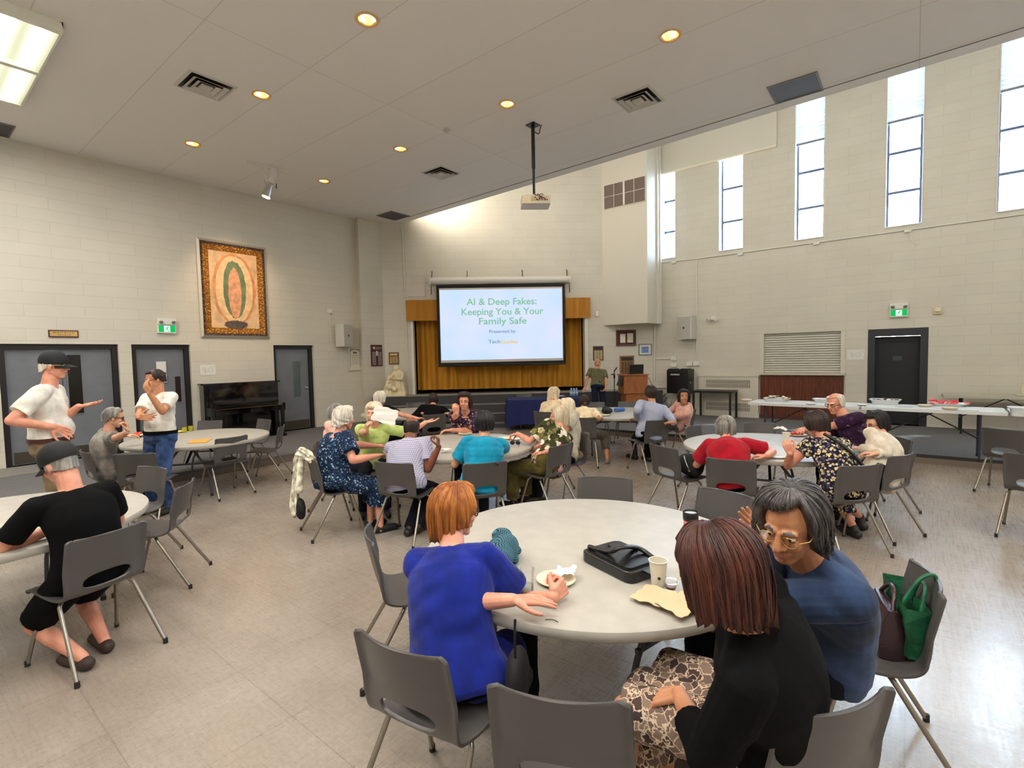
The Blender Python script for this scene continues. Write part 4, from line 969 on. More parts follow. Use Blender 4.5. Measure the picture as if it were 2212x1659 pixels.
MB().tube(smooth_path([(.02, .0, -.10), (.09, 0, -.14), (.12, 0, -.05), (.14, 0, 0.0)]), .008, 6).build('cable', M_BLACK, r, 60)
M_PJ = mat('projector_white', (222, 210, 190), .4)
bz_ = -(ZC-(zt_+zb_)/2); bh = .13
pb_ = MB().rbox((.02, .02, bz_), (.46, .36, bh), .03).build('projector_body', M_PJ, r)
m_ = MB().box((.06, -.162, bz_+.01), (.26, .006, .06)); m_.build('port_panel', mat('port_panel', (196, 176, 146), .5), pb_)
for xx, zz in ((-.02, .02), (.0, -.01), (.05, -.005), (.09, -.005), (.14, -.02), (.17, -.02), (.02, -.025)): MB().cone((xx+.02, -.164, bz_+zz+.01), (xx+.02, -.17, bz_+zz+.01), .010, .010, 8).build('socket', M_BLACK, pb_)
MB().box((.0, .0, bz_+bh/2+.015), (.30, .18, .02)).build('mount_bracket', M_BLACK, r)
for k in range(3): MB().tube(smooth_path([(.0+.03*k, .0, bz_+bh/2+.03), (.10-.05*k, -.12, bz_+bh/2+.03), (.12-.06*k, -.19, bz_+.06), (.06+.05*k, -.17, bz_+.01)]), .005, 5).build('signal_cable', mat('cable_brown', (70, 50, 40), .5), r, 60)
MB().cone((-.09, .20, bz_), (-.09, .235, bz_), .045, .05, 16).build('lens', M_BLACK, r)

# unseen strip lamps added on the ceiling edge to brighten the window wall
for i, y in enumerate((-4.2, -1.4, 1.4, 4.2, 7.0, 9.6)):
    r = thing('cove_light', 'added strip lamp on top of the ceiling edge, hidden from below', 'ceiling light', (xe(y)+.03, y, ZC+.45), 0, 'added strip lamps on the ceiling edge')
    MB().box((.02, 0, 0), (.05, 1.9, .08)).build('housing', M_TROF, r)
    MB().cone((.055, -.9, 0), (.055, .9, 0), .014, .014, 8).build('tube', emit_mat('cove_tube', (255, 238, 204), 2), r)
    d = bpy.data.lights.new('cove_lamp', 'AREA'); d.shape = 'RECTANGLE'; d.size = 1.9; d.size_y = .12; d.energy = 26; d.color = (1, .93, .80)
    o = bpy.data.objects.new('cove_lamp', d); COL.objects.link(o); o.location = (xe(y)+.13, y, ZC+.45); o.rotation_euler = Vector((.93, 0, -.15)).to_track_quat('-Z', 'Y').to_euler()
# ------------------------------------------------------------------ stacking chairs
M_SHELL = mat('charcoal_chair_plastic', (78, 75, 74), .36, bump=.12, bscale=420, spec=.5)
M_LEG = mat('chair_leg_metal', (150, 142, 130), .3, .85); M_FOOT = mat('rubber_foot', (30, 28, 28), .7)
def make_shell():
    prof = smooth_path([(0, .235, .425), (0, .215, .447), (0, .14, .452), (0, .04, .440), (0, -.07, .432), (0, -.135, .440), (0, -.175, .468), (0, -.200, .520), (0, -.222, .600), (0, -.243, .690), (0, -.262, .775), (0, -.268, .805)], 6)
    S = [0.0]
    for i in range(1, len(prof)): S.append(S[-1]+(prof[i]-prof[i-1]).length)
    nu = 30; P = []
    sb = S[36]
    for j, p in enumerate(prof):
        t = j/(len(prof)-1); back = min(1, max(0, (p.z-.46)/.16)) if p.y < -.1 else 0
        hw = .222-.014*math.exp(-((p.y+.14)/.07)**2)-.006*max(0, (p.z-.6)/.2)
        if t > .94: hw -= .020*((t-.94)/.06)**2
        if t < .08: hw -= .02*((.08-t)/.08)**2
        row = []
        for i in range(nu+1):
            u = i/nu*2-1; c = abs(u)
            y = p.y+back*.050*c**2; z = p.z+(1-back)*.014*c**3-(.008*max(0, c-.8)/.2 if back < .3 else 0)
            if c > .90: y -= back*.022*((c-.90)/.10)
            row.append(Vector((u*hw, y, z)))
        P.append(row)
    # oval hand hole low in the back
    cz, rz, rx = .523, .042, .128
    def inside(v): return v.y < -.10 and (abs(v.x)/rx)**2.6+(abs(v.z-cz)/(rz*(1.0 if v.z < cz else 1.2)))**2.6 < 1
    ins = [[inside(v) for v in r] for r in P]
    sk = set()
    for j in range(len(P)-1):
        for i in range(nu):
            m = (P[j][i]+P[j][i+1]+P[j+1][i]+P[j+1][i+1])/4
            if inside(m): sk.add((j, i))
    for j in range(len(P)):
        for i in range(nu+1):
            around = [(a, b) for a in (j-1, j) for b in (i-1, i) if 0 <= a < len(P)-1 and 0 <= b < nu]
            n_in = sum(q in sk for q in around)
            if 0 < n_in < len(around):
                v = P[j][i]; dx, dz = v.x, v.z-cz
                rzz = rz*(1.0 if dz < 0 else 1.2)
                f = ((abs(dx)/rx)**2.6+(abs(dz)/rzz)**2.6)**(1/2.6)
                if f > .3:
                    nx, nz = dx/f, cz+dz/f
                    # slide along the profile to the new height
                    best = min(range(24, len(prof)-1), key=lambda k: abs(prof[k].z-nz))
                    v.x = nx; v.y += (prof[best].y-prof[j].y); v.z = nz
    mb = MB().grid(P, 0, lambda j, i: (j, i) in sk)
    me = bpy.data.meshes.new('seat_shell'); me.from_pydata(mb.v, [], mb.f); me.materials.append(M_SHELL)
    o = bpy.data.objects.new('seat_shell', me); COL.objects.link(o)
    md = o.modifiers.new('s', 'SOLIDIFY'); md.thickness = .0125; md.offset = 0
    bv = o.modifiers.new('b', 'BEVEL'); bv.width = .004; bv.segments = 2; bv.limit_method = 'ANGLE'; bv.angle_limit = math.radians(50)
    m2 = bpy.data.meshes.new_from_object(o.evaluated_get(bpy.context.evaluated_depsgraph_get())); o.modifiers.clear(); o.data = m2; m2.name = 'seat_shell'
    smooth_mesh(m2, 40); return o
def make_chair():
    r = thing('stacking_chair', None, 'chair')
    make_shell().parent = r
    for sx in (-1, 1):
        for fr in (1, -1):
            pts = [(sx*.10, .07 if fr > 0 else -.03, .428), (sx*.165, .085 if fr > 0 else -.06, .425), (sx*.196, .105 if fr > 0 else -.085, .395), (sx*.240, .215 if fr > 0 else -.315, .012)]
            pp = smooth_path(pts[:3], 4)+[Vector(pts[3])]
            lg = MB().tube(pp, .0115, 10).build('leg', M_LEG, r, 60)
            MB().cone(Vector(pts[3])+Vector((0, 0, .022)), Vector(pts[3])-Vector((0, 0, .012)), .0135, .014, 10).build('foot_cap', M_FOOT, lg, 60)
    return r
CH0 = None
CHAIRS = {}
def chair(key, px, rel, lab, z=0.0, grp='dark grey stacking chairs'):
    """px: top middle of the backrest in the photo (or a hall position), rel: direction it faces"""
    global CH0
    a = head_angle(rel); f = np.array([math.cos(a), math.sin(a)])
    top = at(px[0], px[1], z+.80)[:2] if len(px) == 2 else np.array(px[:2])-f*.26
    c = top+f*.262
    if CH0 is None: CH0 = make_chair(); r = CH0
    else: r = copy_tree(CH0)
    r.location = (c[0], c[1], z); r.rotation_euler = (0, 0, a-math.pi/2); r['label'] = lab; r['group'] = grp
    CHAIRS[key] = (c, a, z); return r
chair('C1', (790, 1152), -72, 'grey chair seen side-on left of the woman in royal blue, its seat bare')
chair('C2', (848, 1402), -30, 'grey chair the woman in royal blue sits on, its hand hole showing her blue top')
chair('C3', (1200, 1515), -14, 'empty grey chair in the bottom middle foreground, nearest the viewer')
chair('C4', (1830, 1535), 17, 'grey chair at the bottom right holding the woman in the black top')
chair('C5', (2018, 1248), 66, 'grey chair at the right with a green bag and a leather handbag on it')
chair('C6', (1307, 1031), 167, 'empty grey chair behind the far middle rim of the nearest round table')
chair('C7', (1572, 1062), 128, 'empty grey chair behind the pink tumbler, across the nearest round table')
chair('C8', (240, 1150), 66, 'grey chair under the man in the black cap and black T-shirt at the left')
chair('C9', (335, 1009), 158, 'empty grey chair facing the viewer at the left, in front of the man in jeans')
chair('C10', (408, 1044), 104, 'empty grey chair seen side-on behind the man in the black T-shirt')
chair('C11', (287, 982), 9, 'black-looking chair between the grey-haired eater and the man in jeans')
chair('C12', (503, 945), 57, 'empty dark chair with its back to us before the table with the orange envelope')
chair('C13', (612, 921), 103, 'empty chair seen side-on at the right of the table with the orange envelope')
chair('C14', (574, 906), 145, 'empty chair facing us, pushed in at the piano side of the left table')
chair('C15', (456, 909), 178, 'empty chair right in front of the upright piano, behind the yellow drink cups')
chair('C17', (667, 991), -55, 'grey chair with a crumpled cream jacket hung on it, under the navy-dressed woman')
chair('C16', (686, 955), -88, 'grey chair mostly hidden behind the woman in the navy print dress')
chair('C18', (846, 1001), -20, 'grey chair under the bald man in the checked shirt, its back to us')
chair('C19', (1050, 1001), 17, 'grey chair under the person in the turquoise T-shirt, with a walking stick against it')
chair('C20', (1217, 962), 46, 'grey chair under the woman in the flowered blouse')
chair('C21', (939, 896), 25, 'dark chair under the man in the black shirt at the far left table')
chair('C23', (898, 870), 200, 'empty chair facing us across the far left table, before the stage steps', .0)
chair('C26', (1170, 890), -42, 'grey chair under the woman with long white hair before the blue table')
chair('C27', (1258, 903), -10, 'dark chair under the woman with the dark ponytail and cream shirt')
chair('C28', (1424, 908), 21, 'dark blue-grey chair under the man in the striped shirt')
chair('C29', (1497, 886), 50, 'grey chair under the woman in the pink shirt')
chair('C30', (1284, 869), 182, 'empty chair facing us behind the ponytail woman, near the presenter')
chair('C31', (1358, 868), 160, 'empty chair facing us in front of the wooden lectern')
chair('C32', (1492, 921), -138, 'empty chair at the left end of the table of the woman in red')
chair('C33', (1428, 965), -64, 'empty chair with a black bag on its seat, left of the woman in red')
chair('C34', (1577, 994), -29, 'dark chair under the woman in the red blouse')
chair('C35', (1636, 914), 171, 'empty chair facing us across the table from the woman in red')
chair('C36', (1866, 1007), 8, 'dark chair under the woman in the dark flowered dress')
chair('C37', (1956, 984), 24, 'dark chair under the woman in the white cardigan')
chair('C38', (6.95, .30, 0), 95, 'chair rim just visible behind the woman in the white cardigan')
chair('C39', (2168, 928), -58, 'empty chair turned right near the right edge, before the serving tables')
chair('C40', (2238, 985), -50, 'chair cut off by the right edge of the photo, only its leg showing')
chair('C41', (10.62, 7.98, 0), 188, 'empty chair behind the table with the royal blue cloth')

# ------------------------------------------------------------------ tables
M_TOP = mat('table_top_plastic', (176, 171, 162), .42, var=.025, vscale=9, bump=.06, bscale=300); M_TLEG = mat('table_leg_grey', (92, 94, 100), .4, .6)
def round_table(c, lab, R_=.914, H_=.74, rot=0.0, z=0.0):
    r = thing('round_table', lab, 'table', (c[0], c[1], z), rot, 'round folding tables')
    MB().lathe([(0, H_-.012), (R_-.05, H_-.05), (R_-.028, H_-.055), (R_-.008, H_-.048), (R_, H_-.034), (R_, H_-.014), (R_-.004, H_-.004), (R_-.016, H_), (0, H_)], (0, 0, 0), 96).build('tabletop', M_TOP, r, 35)
    for s in (-1, 1):
        for t in (-1, 1):
            lg = MB().tube(smooth_path([(s*.40, t*.05, H_-.05), (s*.50, t*.10, H_-.12), (s*.52, t*.27, .35), (s*.52, t*.30, .012)], 5), .015, 10).build('leg', M_TLEG, r, 60)
            MB().cone((s*.52, t*.30, .03), (s*.52, t*.30, 0), .018, .018, 10).build('foot_cap', M_FOOT, lg, 60)
        MB().box((s*.52, 0, .45), (.02, .50, .02)).build('crossbar', M_TLEG, r)
        d_ = Vector((s*.40, 0, -.26)); M_ = Vector((1, 0, 0)).rotation_difference(d_).to_matrix()
        MB().box((s*.31, 0, H_-.17), (.47, .028, .014), 0, 0, M_).build('brace', M_BLACK, r)
    return r
T1, T2, T3, T4, T5, T6, T7 = (2.443, 1.408), (.40, 4.92), (2.84, 8.02), (4.40, 4.34), (6.55, 7.85), (8.45, 4.25), (6.25, 1.268)
round_table(T1, 'nearest round table, holding the black handbag and pink tumbler', rot=head_angle(38))
round_table(T2, 'bare round table at the left edge before the man in the black T-shirt', rot=.4)
round_table(T3, 'round table with an orange envelope and two yellow drinks', rot=.9)
round_table(T4, 'round table in the middle shared by the turquoise and checked shirts', rot=1.2)
round_table(T5, 'far round table before the statue, with the man in black at it', rot=.5)
round_table(T6, 'round table before the lectern with a black bag and a blue roll on it', rot=head_angle(90))
round_table(T7, 'round table where the woman in the red blouse sits', rot=head_angle(-25))
def rect_table(name, lab, c, rz, L_, W__, H_, z, m, legm, th=.045, grp=None, sq=False):
    r = thing(name, lab, 'table', (c[0], c[1], z), rz, grp)
    MB().rbox((0, 0, H_-th/2), (L_, W__, th), .05 if not sq else .005).build('tabletop', m, r, 40)
    for sx in (-1, 1):
        x = sx*(L_/2-(.28 if not sq else .03))
        for sy in (-1, 1):
            if sq: MB().box((x, sy*(W__/2-.03), (H_-th)/2), (.045, .045, H_-th)).build('leg', legm, r)
            else:
                lg = MB().cone((x, sy*(W__/2-.10), H_-th), (x, sy*(W__/2-.12), .012), .016, .016, 10).build('leg', legm, r, 60)
                MB().cone((x, sy*(W__/2-.12), .03), (x, sy*(W__/2-.12), 0), .019, .019, 10).build('foot_cap', M_FOOT, lg, 60)
        if not sq:
            MB().box((x, 0, .30), (.02, W__-.22, .02)).build('crossbar', legm, r)
            MB().cone((x, 0, .30), (sx*(L_/2-.95), 0, H_-th), .010).build('brace', M_BLACK, r, 60)
    return r
M_BUFF = mat('white_folding_top', (214, 216, 216), .4); zt = ZP+.74
b0, b1 = np.array([9.84, 2.36]), np.array([9.72, -1.05])
bd = (b1-b0)/np.linalg.norm(b1-b0); bn = np.array([-bd[1], bd[0]])
def bpos(s, w): return b0+bd*s+bn*w      # along the serving tables, and in from the front edge
brz = math.atan2(bd[1], bd[0]); BL = float(np.linalg.norm(b1-b0))
# two tables end to end make the long serving line, a third runs out of the photo
for k, (s0, s1, lab) in enumerate(((0, BL/2-.005, 'white folding serving table under the pastry tray, at the shutter end'), (BL/2+.005, BL, 'white folding serving table carrying the watermelon tray'), (BL+.03, BL+1.75, 'white folding serving table running out of the right edge'))):
    c = bpos((s0+s1)/2, .38); rect_table('serving_table', lab, c, brz, s1-s0, .76, .74, ZP, M_BUFF, mat('table_leg_blue_grey', (62, 66, 82), .4, .5), .045, 'serving tables')
p_ = at(2057, 858, zt); rect_table('folding_table', 'beige folding table against the right wall behind the serving tables', (XR-.55, p_[1]-.80), -math.pi/2, 1.83, .76, .74, ZP, mat('beige_top', (186, 180, 162), .5), mat('dark_leg', (40, 40, 44), .4, .4))
tp0, tp1 = onp(1499, 843, (1, 0, 0), 13.1), onp(1583, 845, (1, 0, 0), 13.1)
rect_table('black_side_table', 'black narrow table on square legs before the right wall convector', (13.26, (tp0[1]+tp1[1])/2), -math.pi/2, abs(tp0[1]-tp1[1]), .62, tp1[2]-ZP, ZP, M_BLACK, M_BLACK, .05, None, True)
# cloth-covered table beside the presenter
M_CLOTH = mat('royal_blue_cloth', (13, 24, 84), .8, bump=.1, bscale=200)
q0, q1 = at(1098, 861, .76), at(1262, 853, .76); q0 = q0[:2]; dirv = WT; L_ = float((q1[:2]-q0)@dirv)
bc = q0+dirv*(.92)+WN*.08
r = rect_table('presenter_table', 'folding table hidden under a royal blue cloth beside the presenter', bc, ROT_W, 1.83, .76, .735, 0, M_BUFF, M_TLEG)
cloth = MB(); hw_, hd_ = .935, .40; nper = 120
per = []
for i in range(nper):
    s = i/nper*4; k = int(s); f = s-k
    c4 = [(-hw_, -hd_), (hw_, -hd_), (hw_, hd_), (-hw_, hd_)]
    a, b = c4[k], c4[(k+1) % 4]; per.append((a[0]+(b[0]-a[0])*f, a[1]+(b[1]-a[1])*f))
rg = random.Random(8); R_ = []
for j, z in enumerate((.745, .74, .60, .42, .26, .15)):
    d_ = [0, .012, .025, .045, .06, .07][j]; row = []
    for i, (x, y) in enumerate(per):
        l = math.hypot(x/hw_, y/hd_); w = 1+d_*(math.sin(i*.85)+.6*math.sin(i*1.9+1))*.35+d_*.9
        corner = min(abs(abs(x)-hw_)+abs(abs(y)-hd_), .3)
        row.append((x*w, y*(1+(w-1)*2), z-(.08*(1-corner/.3) if j == 5 else 0)))
    R_.append(row)
cloth.rings(R_, 0, True, False); cloth.add([(x, y, .745) for x, y in per], [tuple(range(nper))])
tag(cloth.build('tablecloth', M_CLOTH, None, 50, (bc[0], bc[1], 0), ROT_W), 'royal blue cloth draped to the floor over the presenter\'s table', 'tablecloth')

# ------------------------------------------------------------------ piano, lectern, rack cabinet, statue, microphone, laptop
M_PIANO = mat('black_piano_lacquer', (7, 7, 9), .08, coat=.6)
pf = YL-.06; px0, px1 = onp(437, 840, (0, 1, 0), pf-.5)[0], onp(604, 838, (0, 1, 0), pf-.36)[0]
pw = 1.52; pcx_ = (onp(437, 840, (0, 1, 0), pf-.30)[0]+onp(604, 838, (0, 1, 0), pf-.30)[0])/2
r = thing('upright_piano', 'glossy black upright piano against the left wall', 'piano', (pcx_, pf, ZP), 0); phh = 1.24
MB().box((0, -.17, phh/2-.01), (pw-.02, .30, phh-.06)).build('case', M_PIANO, r)
MB().box((0, -.185, phh-.02), (pw+.03, .37, .035)).build('lid', M_PIANO, r)
MB().box((0, -.333, .93), (pw-.12, .018, .50)).build('upper_panel', M_PIANO, r)
MB().box((0, -.333, .32), (pw-.12, .018, .44)).build('lower_panel', M_PIANO, r)
MB().box((0, -.46, .63), (pw-.04, .28, .09)).build('key_bed', M_PIANO, r)
MB().prism([(-pw/2+.06, -.33, .68), (-pw/2+.06, -.58, .68), (-pw/2+.06, -.58, .705), (-pw/2+.06, -.40, .745), (-pw/2+.06, -.33, .745)], (pw-.12, 0, 0)).build('fallboard', M_PIANO, r)
MB().box((0, -.585, .705), (pw-.14, .004, .006)).build('brass_hinge', mat('brass', (206, 160, 70), .25, .9), r)
for s in (-1, 1):
    MB().rbox((s*(pw/2-.035), -.46, .66), (.07, .32, .17), .02).build('key_block', M_PIANO, r)
    MB().cone((s*(pw/2-.05), -.56, .02), (s*(pw/2-.05), -.56, .58), .030, .045, 12).build('leg', M_PIANO, r, 60)
    MB().box((s*(pw/2-.05), -.32, .03), (.09, .60, .06)).build('toe_block', M_PIANO, r)
for s in (-.06, 0, .06): MB().rbox((s, -.40, .07), (.022, .12, .01), .008).build('pedal', mat('brass', (206, 160, 70), .25, .9), r)

M_OAK = wood_mat('lectern_oak', (138, 78, 34), (176, 108, 54), 3, (8, 8, 1), .45)
lt = at(1369, 905, ZP); ld_ = float((lt-CO)@CF); lw_ = 52/FPX*ld_
lz = float((CO+ray(1372, 808)*ld_)[2])-ZP
r = thing('lectern', 'brown wooden lectern standing right of the presenter', 'lectern', (lt[0], lt[1], ZP), ROT_W+.06)
MB().rbox((0, 0, lz*.29), (lw_*.88, .42, lz*.58), .01).build('base_cabinet', M_OAK, r)
MB().rbox((-.02, 0, lz*.79), (lw_*1.0, .48, lz*.36), .01).build('upper_cabinet', M_OAK, r)
MB().box((-.02, 0, lz*.60), (lw_*1.04, .50, .035)).build('ledge', M_OAK, r)
MB().box((-.02, -.0, lz-.01), (lw_*1.06, .52, .03)).build('desk_top', M_OAK, r)
MB().box((-lw_*.58, -.04, lz*.86), (.03, .30, .26), 0, 0, Matrix.Rotation(.35, 3, 'Y')).build('document_holder', M_BLACK, r)
r = thing('laptop', 'black open laptop on top of the lectern', 'laptop', (lt[0]+WT[0]*.05, lt[1]+WT[1]*.05, ZP+lz+.006), ROT_W)
MB().rbox((0, .02, .008), (.36, .25, .016), .01).build('keyboard_base', M_BLACK, r)
MB().box((0, -.10, .125), (.36, .012, .235), 0, 0, Matrix.Rotation(.16, 3, 'X')).build('lid', mat('laptop_lid', (22, 22, 26), .3), r)
pipe('cable', 'thin dark cable hanging from the right side of the lectern', 'cable', smooth_path([(lt[0]+WT[0]*.34, lt[1]+WT[1]*.34, ZP+lz-.02), (lt[0]+WT[0]*.55, lt[1]+WT[1]*.55, ZP+.7), (lt[0]+WT[0]*.62, lt[1]+WT[1]*.62, ZP+.25), (lt[0]+WT[0]*.75, lt[1]+WT[1]*.75, ZP+.008)]), .006, M_BLACK)
mp_ = np.array([lt[0], lt[1]])-WT*.50-WN*.02; mz = float((CO+ray(1334, 795)*float((np.array([mp_[0], mp_[1], 1.4])-CO)@CF))[2])-ZP
r = thing('microphone_stand', 'slim black microphone stand between the presenter and the lectern', 'microphone stand', (mp_[0], mp_[1], ZP), ROT_W)
MB().lathe([(0, 0), (.14, 0), (.14, .012), (.03, .025), (0, .025)], (0, 0, 0), 24).build('base', M_BLACK, r, 40)
MB().cone((0, 0, .02), (0, 0, mz-.05), .011).build('pole', M_BLACK, r, 60)
MB().box((-.03, 0, mz-.16), (.10, .03, .03)).box((0, 0, mz-.22), (.04, .04, .08)).build('clamp', M_BLACK, r)
MB().cone((0, 0, mz-.08), (.05, -.03, mz), .012, .016, 10).build('microphone', M_BLACK, r, 60)
MB().ell((.058, -.035, mz+.018), .026).build('microphone_head', mat('mic_grey', (150, 150, 150), .4, .6), r, 180)
k0, k1 = onR(1440, 820, .3), onR(1497, 820, .3); zk0, zk1 = onR(1468, 849, .3)[2], onR(1468, 798, .3)[2]
r = thing('rack_cabinet', 'black wall-mounted equipment cabinet with a silver label strip in the corner', 'cabinet', (XR, (k0[1]+k1[1])/2, zk0), ROT_R+0.0); kw = abs(k0[1]-k1[1])*.80; kh = zk1-zk0
MB().rbox((0, -.24, kh/2), (kw, .48, kh), .01).build('cabinet_body', mat('rack_black', (14, 14, 17), .35), r)
MB().rbox((-.0, -.49, kh/2-.02), (kw-.04, .025, kh-.10), .01).build('front_door', mat('rack_door', (20, 20, 25), .25), r)
MB().box((-.05, -.505, kh-.13), (.24, .006, .04)).build('label_strip', mat('label_silver', (176, 170, 164), .4, .3), r)
for xx in (-.16, .18): MB().rbox((xx, -.30, kh+.012), (.26, .26, .022), .08).build('cable_tray', M_BLACK, r)
MB().box((kw/2+.006, -.30, kh*.45), (.012, .03, .06)).build('latch', M_STEEL, r)
for i, pts in enumerate((((1420, 848), (1432, 868), (1440, 858)), ((1438, 850), (1424, 872), (1446, 880), (1470, 882)))):
    pipe('cable', ['short looped black cable on the wall behind the striped-shirt man', 'long black cable trailing low along the corner wall'][i], 'cable', smooth_path([onR(x, y, .03) for x, y in pts]), .008, M_BLACK)
wbox('white floor-level outlet on the corner wall with a plug in it', 'outlet box', onR(1446, 868), ROT_R, .10, .14)
# plaster statue: generic robed group
M_PLAST = mat('cream_plaster', (228, 212, 176), .6, var=.06, vscale=8)
sp_ = onp(855, 859, (WN[0], WN[1], 0), WN@WA-.36); sh = onp(855, 792, (WN[0], WN[1], 0), WN@WA-.36)[2]-ZS
r = thing('statue', 'cream plaster statue of a standing robed figure beside a seated one', 'statue', (sp_[0], sp_[1], ZS+.012), ROT_W)
MB().rbox((.0, 0, .03), (.58, .36, .06), .03).build('base', M_PLAST, r)
def robe(mb, x, y, z0, z1, r0, r1, fl=.02, n=9, lean=0):
    mb.rings([[(x+lean*t+(r0+(r1-r0)*t+fl*(1-t)*math.sin(a*n+t*2))*math.cos(a), y+.8*(r0+(r1-r0)*t+fl*(1-t)*math.sin(a*n+t*2))*math.sin(a), z0+(z1-z0)*t) for a in np.linspace(0, 2*math.pi, 48, endpoint=False)] for t in np.linspace(0, 1, 10)])
m_ = MB(); robe(m_, .10, .03, .06, sh*.80, .17, .13, .02, 9, -.02); m_.ell((.075, .02, sh*.77), (.145, .10, .09)).cap((.07, .02, sh*.80), (.05, -.01, sh*.87), .05, .045).ell((.03, -.02, sh*.925), (.062, .072, .085)).ell((.045, .012, sh*.93), (.075, .08, .09))
m_.cap((.20, 0, sh*.74), (.19, -.12, sh*.56), .05, .04).cap((.19, -.12, sh*.56), (-.02, -.16, sh*.60), .04, .03).cap((-.05, 0, sh*.74), (-.10, -.12, sh*.60), .045, .035); m_.build('standing_figure', M_PLAST, r, 60)
m_ = MB(); robe(m_, -.14, -.02, .06, sh*.44, .19, .11, .025, 8); m_.cap((-.20, -.06, sh*.28), (-.10, -.16, sh*.30), .08, .07).cap((-.08, -.05, sh*.28), (0, -.17, sh*.24), .08, .07).ell((-.14, -.02, sh*.44), (.12, .09, .10)).cap((-.14, -.02, sh*.48), (-.14, -.04, sh*.56), .04, .038).ell((-.14, -.05, sh*.60), (.055, .065, .075)).ell((-.14, -.03, sh*.60), (.068, .07, .085)); m_.build('seated_figure', M_PLAST, r, 60)
m_ = MB(); m_.ell((-.10, -.15, sh*.37), (.055, .05, .09)).ell((-.12, -.16, sh*.46), .042).cap((-.08, -.15, sh*.34), (.02, -.17, sh*.28), .035, .025).cap((-.12, -.15, sh*.40), (-.05, -.19, sh*.40), .022, .016); m_.build('child_figure', M_PLAST, r, 60)
# ------------------------------------------------------------------ people
PEND = []
DBG = False
def prj(p):
    d = np.array(p)-CO; k = d@CF; return d@CR/k*FPX+1106, d@CD/k*FPX+829.5
def V3(*a): return Vector(a)
def ik(S, T, a, b, pole):
    d = T-S; L = min(d.length, (a+b)*.995)
    if d.length > 1e-6: d = d.normalized()
    T = S+d*L
    x = (a*a-b*b+L*L)/(2*L); h = math.sqrt(max(0, a*a-x*x))
    p = Vector(pole); p = p-d*p.dot(d)
    p = p.normalized() if p.length > 1e-6 else d.orthogonal().normalized()
    return S+d*x+p*h, T
CURL = {'flat': (4, 6, 6), 'relaxed': (22, 30, 22), 'hold': (48, 55, 35), 'fist': (72, 88, 55), 'pinch': (50, 45, 25), 'open': (8, 14, 10)}
def hand_prims(mb, W, d, n, side, pose, s=1.0, spread=5):
    d = Vector(d).normalized(); n = Vector(n); n = (n-d*n.dot(d)).normalized(); t = d.cross(n)*side
    c = CURL[pose]; K = []
    for j in range(4):
        lat = (.031-.0205*j)*s; kn = W+d*(.088-.004*abs(j-1.2))*s+t*lat; K.append(kn)
        mb.cap(W+t*lat*.62+d*.012*s, kn, .0145*s, .0115*s, 8)
        dirn = (d+t*math.tan(math.radians(spread*(1.4-j)))).normalized(); ax = dirn.cross(n).normalized()
        p = kn; ang = 0
        for k, (L, r0, r1) in enumerate(zip(((.041, .025, .021), (.046, .028, .022), (.042, .026, .021), (.033, .020, .019))[j], (.0098, .0088, .0080), (.0088, .0080, .0066))):
            ang += math.radians(c[k]*(1+.06*j)); q = dirn*math.cos(ang)+n*math.sin(ang)
            p2 = p+q*L*s; f = .92 if j == 3 else 1
            mb.cap(p, p2, r0*s*f, r1*s*f, 8); p = p2
    mb.ell(W+d*.045*s, (.020*s, .040*s, .013*s), Matrix((t, d, n)).transposed())
    fold = 1 if pose in ('hold', 'fist', 'pinch') else 0
    b = W+d*.018*s+t*.026*s; td = (t*(.75-.35*fold)+d*.62+n*(.22+.5*fold)).normalized()
    p1 = b+td*.046*s; p2 = p1+(td+d*.5+n*.35*fold).normalized()*.032*s; p3 = p2+(td*.5+d*.8-t*.25*fold+n*.3*fold).normalized()*.027*s
    mb.cap(b, p1, .0165*s, .0118*s, 8).cap(p1, p2, .0112*s, .0098*s, 8).cap(p2, p3, .0098*s, .0075*s, 8)
def torso_loft(mb, P, lx, wid, dep, infl=0.0, t0=-.18, t1=1.0, belly=0.0, bust=0.0, seg=28, hem=None):
    """rings along the spine curve P(t)"""
    prof = [(-.20, .125, .085), (-.10, .168, .122), (.05, .172, .122), (.25, .152, .110), (.45, .148, .112), (.65, .160, .118), (.80, .160, .106), (.91, .118, .080), (1.0, .064, .060)]
    ts = np.linspace(t0, t1, 22); R = []
    for t in ts:
        w = np.interp(t, [q[0] for q in prof], [q[1] for q in prof])*wid+infl; dp = np.interp(t, [q[0] for q in prof], [q[2] for q in prof])*dep+infl
        if hem and t < .12: k = (.12-t)/.32; w += hem*k; dp += hem*k*.7
        c = P(t); u = (P(t+.02)-P(t-.02)).normalized(); x = (lx-u*lx.dot(u)).normalized(); f = u.cross(x)
        fb = belly*math.exp(-((t-.26)/.20)**2)+bust*math.exp(-((t-.60)/.11)**2)
        R.append([c+x*w*math.cos(a)*(1+.05*math.cos(2*a))+f*(dp*math.sin(a)+(fb*max(0, math.sin(a))**1.2)) for a in np.linspace(0, 2*math.pi, seg, endpoint=False)])
    mb.rings(R)
def pend(mb, name, mats, parent, voxel, noise=0.0, sm=3, post=None, nfreq=16, frame=None):
    o = mb.build(name, mats, parent)
    md = o.modifiers.new('r', 'REMESH'); md.mode = 'VOXEL'; md.voxel_size = voxel
    if sm: s = o.modifiers.new('s', 'SMOOTH'); s.iterations = sm; s.factor = .5
    PEND.append((o, noise, post, nfreq)); return o
